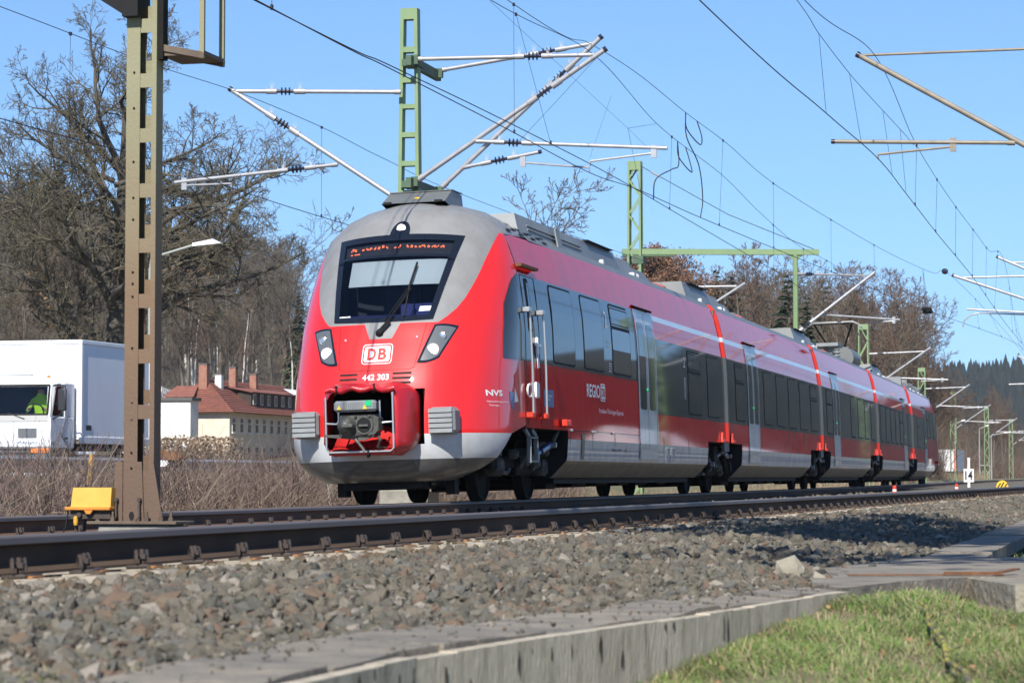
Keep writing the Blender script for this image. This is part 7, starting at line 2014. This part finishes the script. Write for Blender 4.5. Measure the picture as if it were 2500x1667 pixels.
# prototypes of the woodland
def bare(seed, H, slim=1.0, dens=1.0):
    t = Tree(seed)
    sp_ = [dict(seg=7, wob=.035, up=.05, tip=.15, kids=int(13 * dens), ang=44 * slim, ratio=.40, rk=.4, klift=.1, **{'from': .28}),
           dict(seg=5, wob=.12, up=.07, tip=.2, kids=int(8 * dens), ang=40, ratio=.45, rk=.5, **{'from': .15}),
           dict(seg=4, wob=.16, up=.07, tip=.3, kids=int(6 * dens), ang=38, ratio=.52, rk=.55, **{'from': .1}),
           dict(seg=3, wob=.2, up=.05, tip=.4, kids=3, ang=36, ratio=.6, rk=.6, **{'from': .2}),
           dict(seg=2, wob=.2, up=.05, tip=.4, kids=0, ang=36, ratio=.6, rk=.6, **{'from': .2})]
    t.grow((0, 0, -.6), (.02, .01, 1), H, H * .014, 0, sp_)
    return t
protos = []
for i, (seed, slim, dn, mats) in enumerate(((5, 1.0, 1.0, ('bare_bark', 'bare_twig')), (8, .8, .95, ('bare_bark', 'bare_twig')), (13, 1.15, 1.0, ('bare_bark', 'bare_twig_red')), (17, .7, .8, ('birch_bark', 'bare_twig_red')))):
    t = bare(seed, 15.0, slim, dn)
    protos.append(t.meshes(1, mats, 6, .02 if i < 3 else .018))
beech_t = bare(23, 13.0, 1.15, .8)
bm0, bm1 = beech_t.meshes(1, ('bare_bark', 'bare_twig_red'), 6, .018)
pts = np.array(beech_t.B)[np.array(beech_t.lv) >= 2]; pts = pts[rng.integers(0, len(pts), 9000)] + rng.normal(0, .22, (9000, 3))
V, F = rocks(pts, rng.uniform(.035, .085, len(pts)), .2); bleaf = mesh_np('leaves', V, F, ['brown_leaf'])
def spruce(seed, H):
    R = np.random.default_rng(seed); Vs, Fs = [], []
    nb = 0
    P0, D, Ln = [], [], []
    z = H * .08
    while z < H * .985:
        f = 1 - z / H; k = int(7 + 9 * f)
        for a in R.uniform(0, 2 * pi, k):
            L = (H * .20 * f ** .85 + .15) * R.uniform(.65, 1.15)
            P0.append((0, 0, z + R.uniform(-.1, .1))); D.append((cos(a), sin(a), -.32 + .45 * (1 - f))); Ln.append(L)
        z += H * .026
    P0, D, Ln = np.array(P0), np.array(D), np.array(Ln); n = len(P0)
    out_v, out_f, b = [], [], 0
    for (t0, t1, w0, w1, dr) in ((.05, .55, .10, .28, 0), (.5, 1.0, .26, .03, -.12)):
        side = np.stack([-D[:, 1], D[:, 0], np.zeros(n)], -1)
        for tw in (-.5, .5):
            s2 = side + np.array([[0, 0, tw]])
            a = P0 + D * (Ln * t0)[:, None]; c_ = P0 + D * (Ln * t1)[:, None]; c_[:, 2] += dr * Ln
            V = np.stack([a - s2 * (Ln * w0)[:, None], a + s2 * (Ln * w0)[:, None], c_ + s2 * (Ln * w1)[:, None], c_ - s2 * (Ln * w1)[:, None]], 1).reshape(-1, 3)
            out_v.append(V); out_f.append((np.arange(n) * 4)[:, None] + np.arange(4)[None] + b); b += 4 * n
    cm = mesh_np('crown', np.concatenate(out_v), np.concatenate(out_f), ['spruce_needle'])
    V, F = frusta([(0, 0, -.5)], [(0, 0, H)], [H * .016], [.02], 7); tm = mesh_np('trunk', V, F, ['bare_bark'])
    return tm, cm
spr = [spruce(2, 15.0), spruce(9, 15.0)]
def plant(name, meshes, x, y, sc, lab, grp, cat='tree', extra=None, zoff=0.0):
    e = empty(name, (x, y, float(terrain(x, y)) + zoff), lab, cat, grp, rz=random.uniform(0, 6.28)); e.scale = (sc * random.uniform(.9, 1.1), sc * random.uniform(.9, 1.1), sc)
    link(bpy.data.objects.new('trunk', meshes[0]), e); link(bpy.data.objects.new('crown', meshes[1]), e)
    if extra: link(bpy.data.objects.new('leaves', extra), e)['kind'] = 'stuff'
    return e
random.seed(77)
def sector(b0, b1, r0, r1):
    """random point between two bearings (radians left of the track direction) and two distances from the photographer's spot"""
    b = random.uniform(b0, b1); r = sqrt(random.uniform(r0 * r0, r1 * r1))
    return CAM[0] - r * sin(b), CAM[1] + r * cos(b)
BEAR = lambda px: YAW - math.atan((px - 1250) / 6380)
LBL = {0: 'grey-brown bare tree of the wooded hillside', 3: 'white-stemmed bare birch of the wooded hillside', 's': 'dark green spruce on the wooded hillside'}
# left hillside behind oak and house
for k in range(150):
    x, y = sector(BEAR(720), BEAR(360), 300, 430) if k % 2 else sector(BEAR(380), BEAR(-60), 225, 420)
    if -98 < x < -80 and 205 < y < 262: continue
    i = random.choice((0, 0, 1, 1, 2)); plant('bare_tree', protos[i], x, y, random.uniform(.85, 1.2), 'grey-brown bare tree on the wooded hillside left of the train', 'bare trees on the left hillside')
for k in range(10):
    x, y = sector(BEAR(715), BEAR(400), 305, 345)
    plant('birch_tree', protos[3], x, y, random.uniform(.75, 1.0), 'white-stemmed birch on the slope behind the old house', 'birches behind the house')
for k in range(16):
    x, y = sector(BEAR(260), BEAR(-50), 340, 400)
    plant('spruce_tree', spr[k % 2], x, y, random.uniform(1.15, 1.55), 'dark spruce on the ridge behind the bare oak', 'spruces behind the oak')
for (px, r, h) in ((730, 330, 1.05),):
    b = BEAR(px); plant('spruce_tree', spr[0], CAM[0] - r * sin(b), CAM[1] + r * cos(b), h, 'small dark spruce just left of the train nose', None)
# trees behind the train: tree height follows the skyline of the wood
def spot_at(px, r):
    b = BEAR(px); return CAM[0] - r * sin(b), CAM[1] + r * cos(b)
def scale_for(px, top, r, x, y, H=15.0):
    z = CAM[2] + (1162 - top) / 6380.0 * r * cos(YAW - BEAR(px)); return (z - float(terrain(x, y))) / H
for k in range(200):
    px = random.uniform(1465, 2275); r = random.uniform(215, 340) if px < 2060 else random.uniform(178, 250)
    x, y = spot_at(px, r)
    if x > TC(y) - 5.5 or abs(x - float(road_x(y))) < 3.5: continue
    top = np.interp(px, [1465, 1560, 1650, 1720, 1800, 1850, 1910, 1950, 2010, 2060, 2190, 2235, 2275], [690, 660, 690, 715, 710, 680, 700, 705, 735, 728, 742, 770, 850]) + abs(random.gauss(0, 45))
    sc = scale_for(px, top, r, x, y)
    if not .3 < sc < 1.35: continue
    i = random.choice((0, 1, 2, 2)); plant('bare_tree', protos[i], x, y, sc, 'brown bare tree in the wood behind the train', 'bare trees behind the train')
for (px, top, r) in ((1560, 612, 208), (1600, 622, 214), (1655, 640, 210), (1500, 640, 228), (1630, 660, 200)):
    x, y = spot_at(px, r); plant('beech_tree', (bm0, bm1), x, y, scale_for(px, top, r, x, y, 13.2), 'beech with dry brown leaves above the first car roof', 'brown leaved beeches', extra=bleaf)
for k in range(13):
    px = random.uniform(1480, 1960); r = random.uniform(200, 260); x, y = spot_at(px, r)
    if abs(x - float(road_x(y))) < 3.5: continue
    plant('beech_tree', (bm0, bm1), x, y, max(.3, min(.9, scale_for(px, random.uniform(730, 800), r, x, y, 13.2))), 'small rust-brown beech low in the wood behind the train', 'small brown beeches behind the train', extra=bleaf)
for (px, top, r, lab) in ((1750, 645, 225, 'tall dark spruce left of the drop post'), (1788, 660, 230, 'dark spruce beside the tallest one left of the drop post'), (1927, 655, 222, 'dark spruce just left of the green drop post'), (2024, 685, 215, 'slender dark spruce right of the green drop post'), (1972, 712, 172, 'broad olive spruce close behind the train right of the drop post'), (1715, 668, 262, 'small spruce top beside the brown beeches'), (2003, 715, 200, 'short dark spruce between the olive and the slender one')):
    x, y = spot_at(px, r); plant('spruce_tree', spr[int(px) % 2], x, y, scale_for(px, top, r, x, y), lab, None)
for k in range(8):
    x, y = sector(BEAR(2050), BEAR(1800), 190, 215)
    if x < TC(y) - 9: plant('birch_tree', protos[3], x, y, random.uniform(.6, .85), 'white-stemmed birch in the wood behind the train', 'birches behind the train')
# a single bare tree top above the first car
b = BEAR(1262); plant('bare_tree', protos[1], CAM[0] - 150 * sin(b), CAM[1] + 150 * cos(b), 1.02, 'thin bare tree top showing above the cab roof', None, zoff=1.0)
# trees along the road at the right
for k in range(60):
    x, y = sector(BEAR(2530), BEAR(2270), 360, 640)
    if x > TC(y) - 4: continue
    i = random.choice((0, 2, 2)); plant('bare_tree', protos[i], x, y, random.uniform(.5, .8), 'brown bare tree along the road beyond the train', 'bare trees along the far road')
# the tree beside the photographer whose shadow falls on the ballast
pn = empty('pine_tree', (10.7, -22.0, -.4), 'pine standing right of the picture, only its shadow on the gravel shows', 'tree')
mb = MB(); mb.tube([(0, 0, 0), (-.25, .1, 4.5), (-.9, .4, 8.5), (-1.6, .8, 12.5)], [.22, .17, .12, .04], 8)
cl_ = []
for k in range(15):
    z = 7.0 + 5.6 * (k / 14.0); a = pi + 1.25 * sin(k * 2.1) if k % 4 else k * 1.3; L = random.uniform(2.6, 4.4) * (1.1 - .35 * k / 14)
    p0 = np.array((-.55 - .09 * k, .25 + .04 * k, z)); p1 = p0 + np.array((cos(a) * L, sin(a) * L, .5))
    mb.tube([p0, (p0 + p1) / 2 + (0, 0, -.1), p1], [.06, .045, .02], 5)
    for t in (.35, .55, .75, .95): cl_.append(p0 + (p1 - p0) * t)
mb.build('trunk', 'bare_bark', pn, smooth=True)
cl_ = np.array(cl_); pts = cl_[rng.integers(0, len(cl_), 3600)] + rng.normal(0, 1, (3600, 3)) * np.array([[.42, .42, .25]])
V, F = rocks(pts, rng.uniform(.05, .15, 3600), .5); obj_np('crown', V, F, ['spruce_needle'], pn)['kind'] = 'stuff'
# scrub filling the woods
def scrub(n, b0, b1, r0, r1, hmin, hmax, rr, lab, m_='bare_twig_red'):
    P = np.array([sector(b0, b1, r0, r1) for _ in range(n)]); k = P[:, 0] < TC(P[:, 1]) - 5; P = P[k]; n = len(P)
    P = np.stack([P[:, 0], P[:, 1], terrain(P[:, 0], P[:, 1]) - .2], -1)
    A, B, R0, R1 = twigs(P, rng.uniform(hmin, hmax, n), np.full(n, rr), rng.uniform(.1, .6, n)); V, F = frusta(A, B, R0, R1, 3)
    tag(obj_np('undergrowth', V, F, [m_]), lab, 'undergrowth', kind='stuff')
scrub(10000, BEAR(730), BEAR(-60), 285, 430, 2, 6, .022, 'brown undergrowth between the trees of the left hillside', 'bare_twig')
scrub(17000, BEAR(2300), BEAR(1470), 180, 330, 2.5, 8, .020, 'brown undergrowth between the trees behind the train')
scrub(5000, BEAR(2530), BEAR(2270), 330, 620, 2, 6, .03, 'brown undergrowth along the road beyond the train')
# far conifer forest closing the valley, and the dark wooded slope to the right of the line
def cones(n, xr, yr, hr, cond=None):
    x, y = rng.uniform(*xr, n), rng.uniform(*yr, n); z = terrain(x, y)
    k = z > 1.0
    if cond is not None: k &= cond(x, y)
    x, y, z = x[k], y[k], z[k]; m = len(x); h = rng.uniform(*hr, m)
    P0 = np.stack([x, y, z - 1], -1); P1 = np.stack([x + rng.normal(0, .2, m), y, z + h], -1)
    V0, F0 = frusta(P0 + np.array([[0, 0, 1]]) * h[:, None] * .12, P0 + (P1 - P0) * .55, h * .20, h * .10, 6)
    V1, F1 = frusta(P0 + (P1 - P0) * .5, P1, h * .155, np.full(m, .03), 6)
    jit = rng.normal(0, .25, V0.shape); 
    return np.concatenate([V0 + jit, V1 + rng.normal(0, .12, V1.shape)]), np.concatenate([F0, F1 + len(V0)])
V, F = cones(6500, (-330, 260), (1190, 1720), (13, 24)); tag(obj_np('far_forest', V, F, ['fir_far']), 'distant dark conifer forest on the hill at right', 'forest', kind='stuff')
V, F = cones(4200, (84, 260), (-50, 950), (6, 12)); tag(obj_np('far_forest', V, F, ['fir_far']), 'dark conifer slope to the right of the railway, outside the picture', 'forest', kind='stuff')

# ------------------------------------------------------------------ thin spring haze in the valley air
hz = bpy.data.materials.new('haze_air'); hz.use_nodes = True
_n = hz.node_tree.nodes; _n.remove(_n['Principled BSDF'])
_v = _n.new('ShaderNodeVolumePrincipled'); _v.inputs['Color'].default_value = (.80, .89, 1.0, 1); _v.inputs['Density'].default_value = .00009; _v.inputs['Anisotropy'].default_value = 0.0
hz.node_tree.links.new(_v.outputs[0], _n['Material Output'].inputs['Volume']); MATS['haze_air'] = hz
mb = MB(); mb.box(-3100, 3100, -2600, 5100, -3, 128); tag(mb.build('haze', 'haze_air'), 'thin blue haze over the valley', kind='stuff')
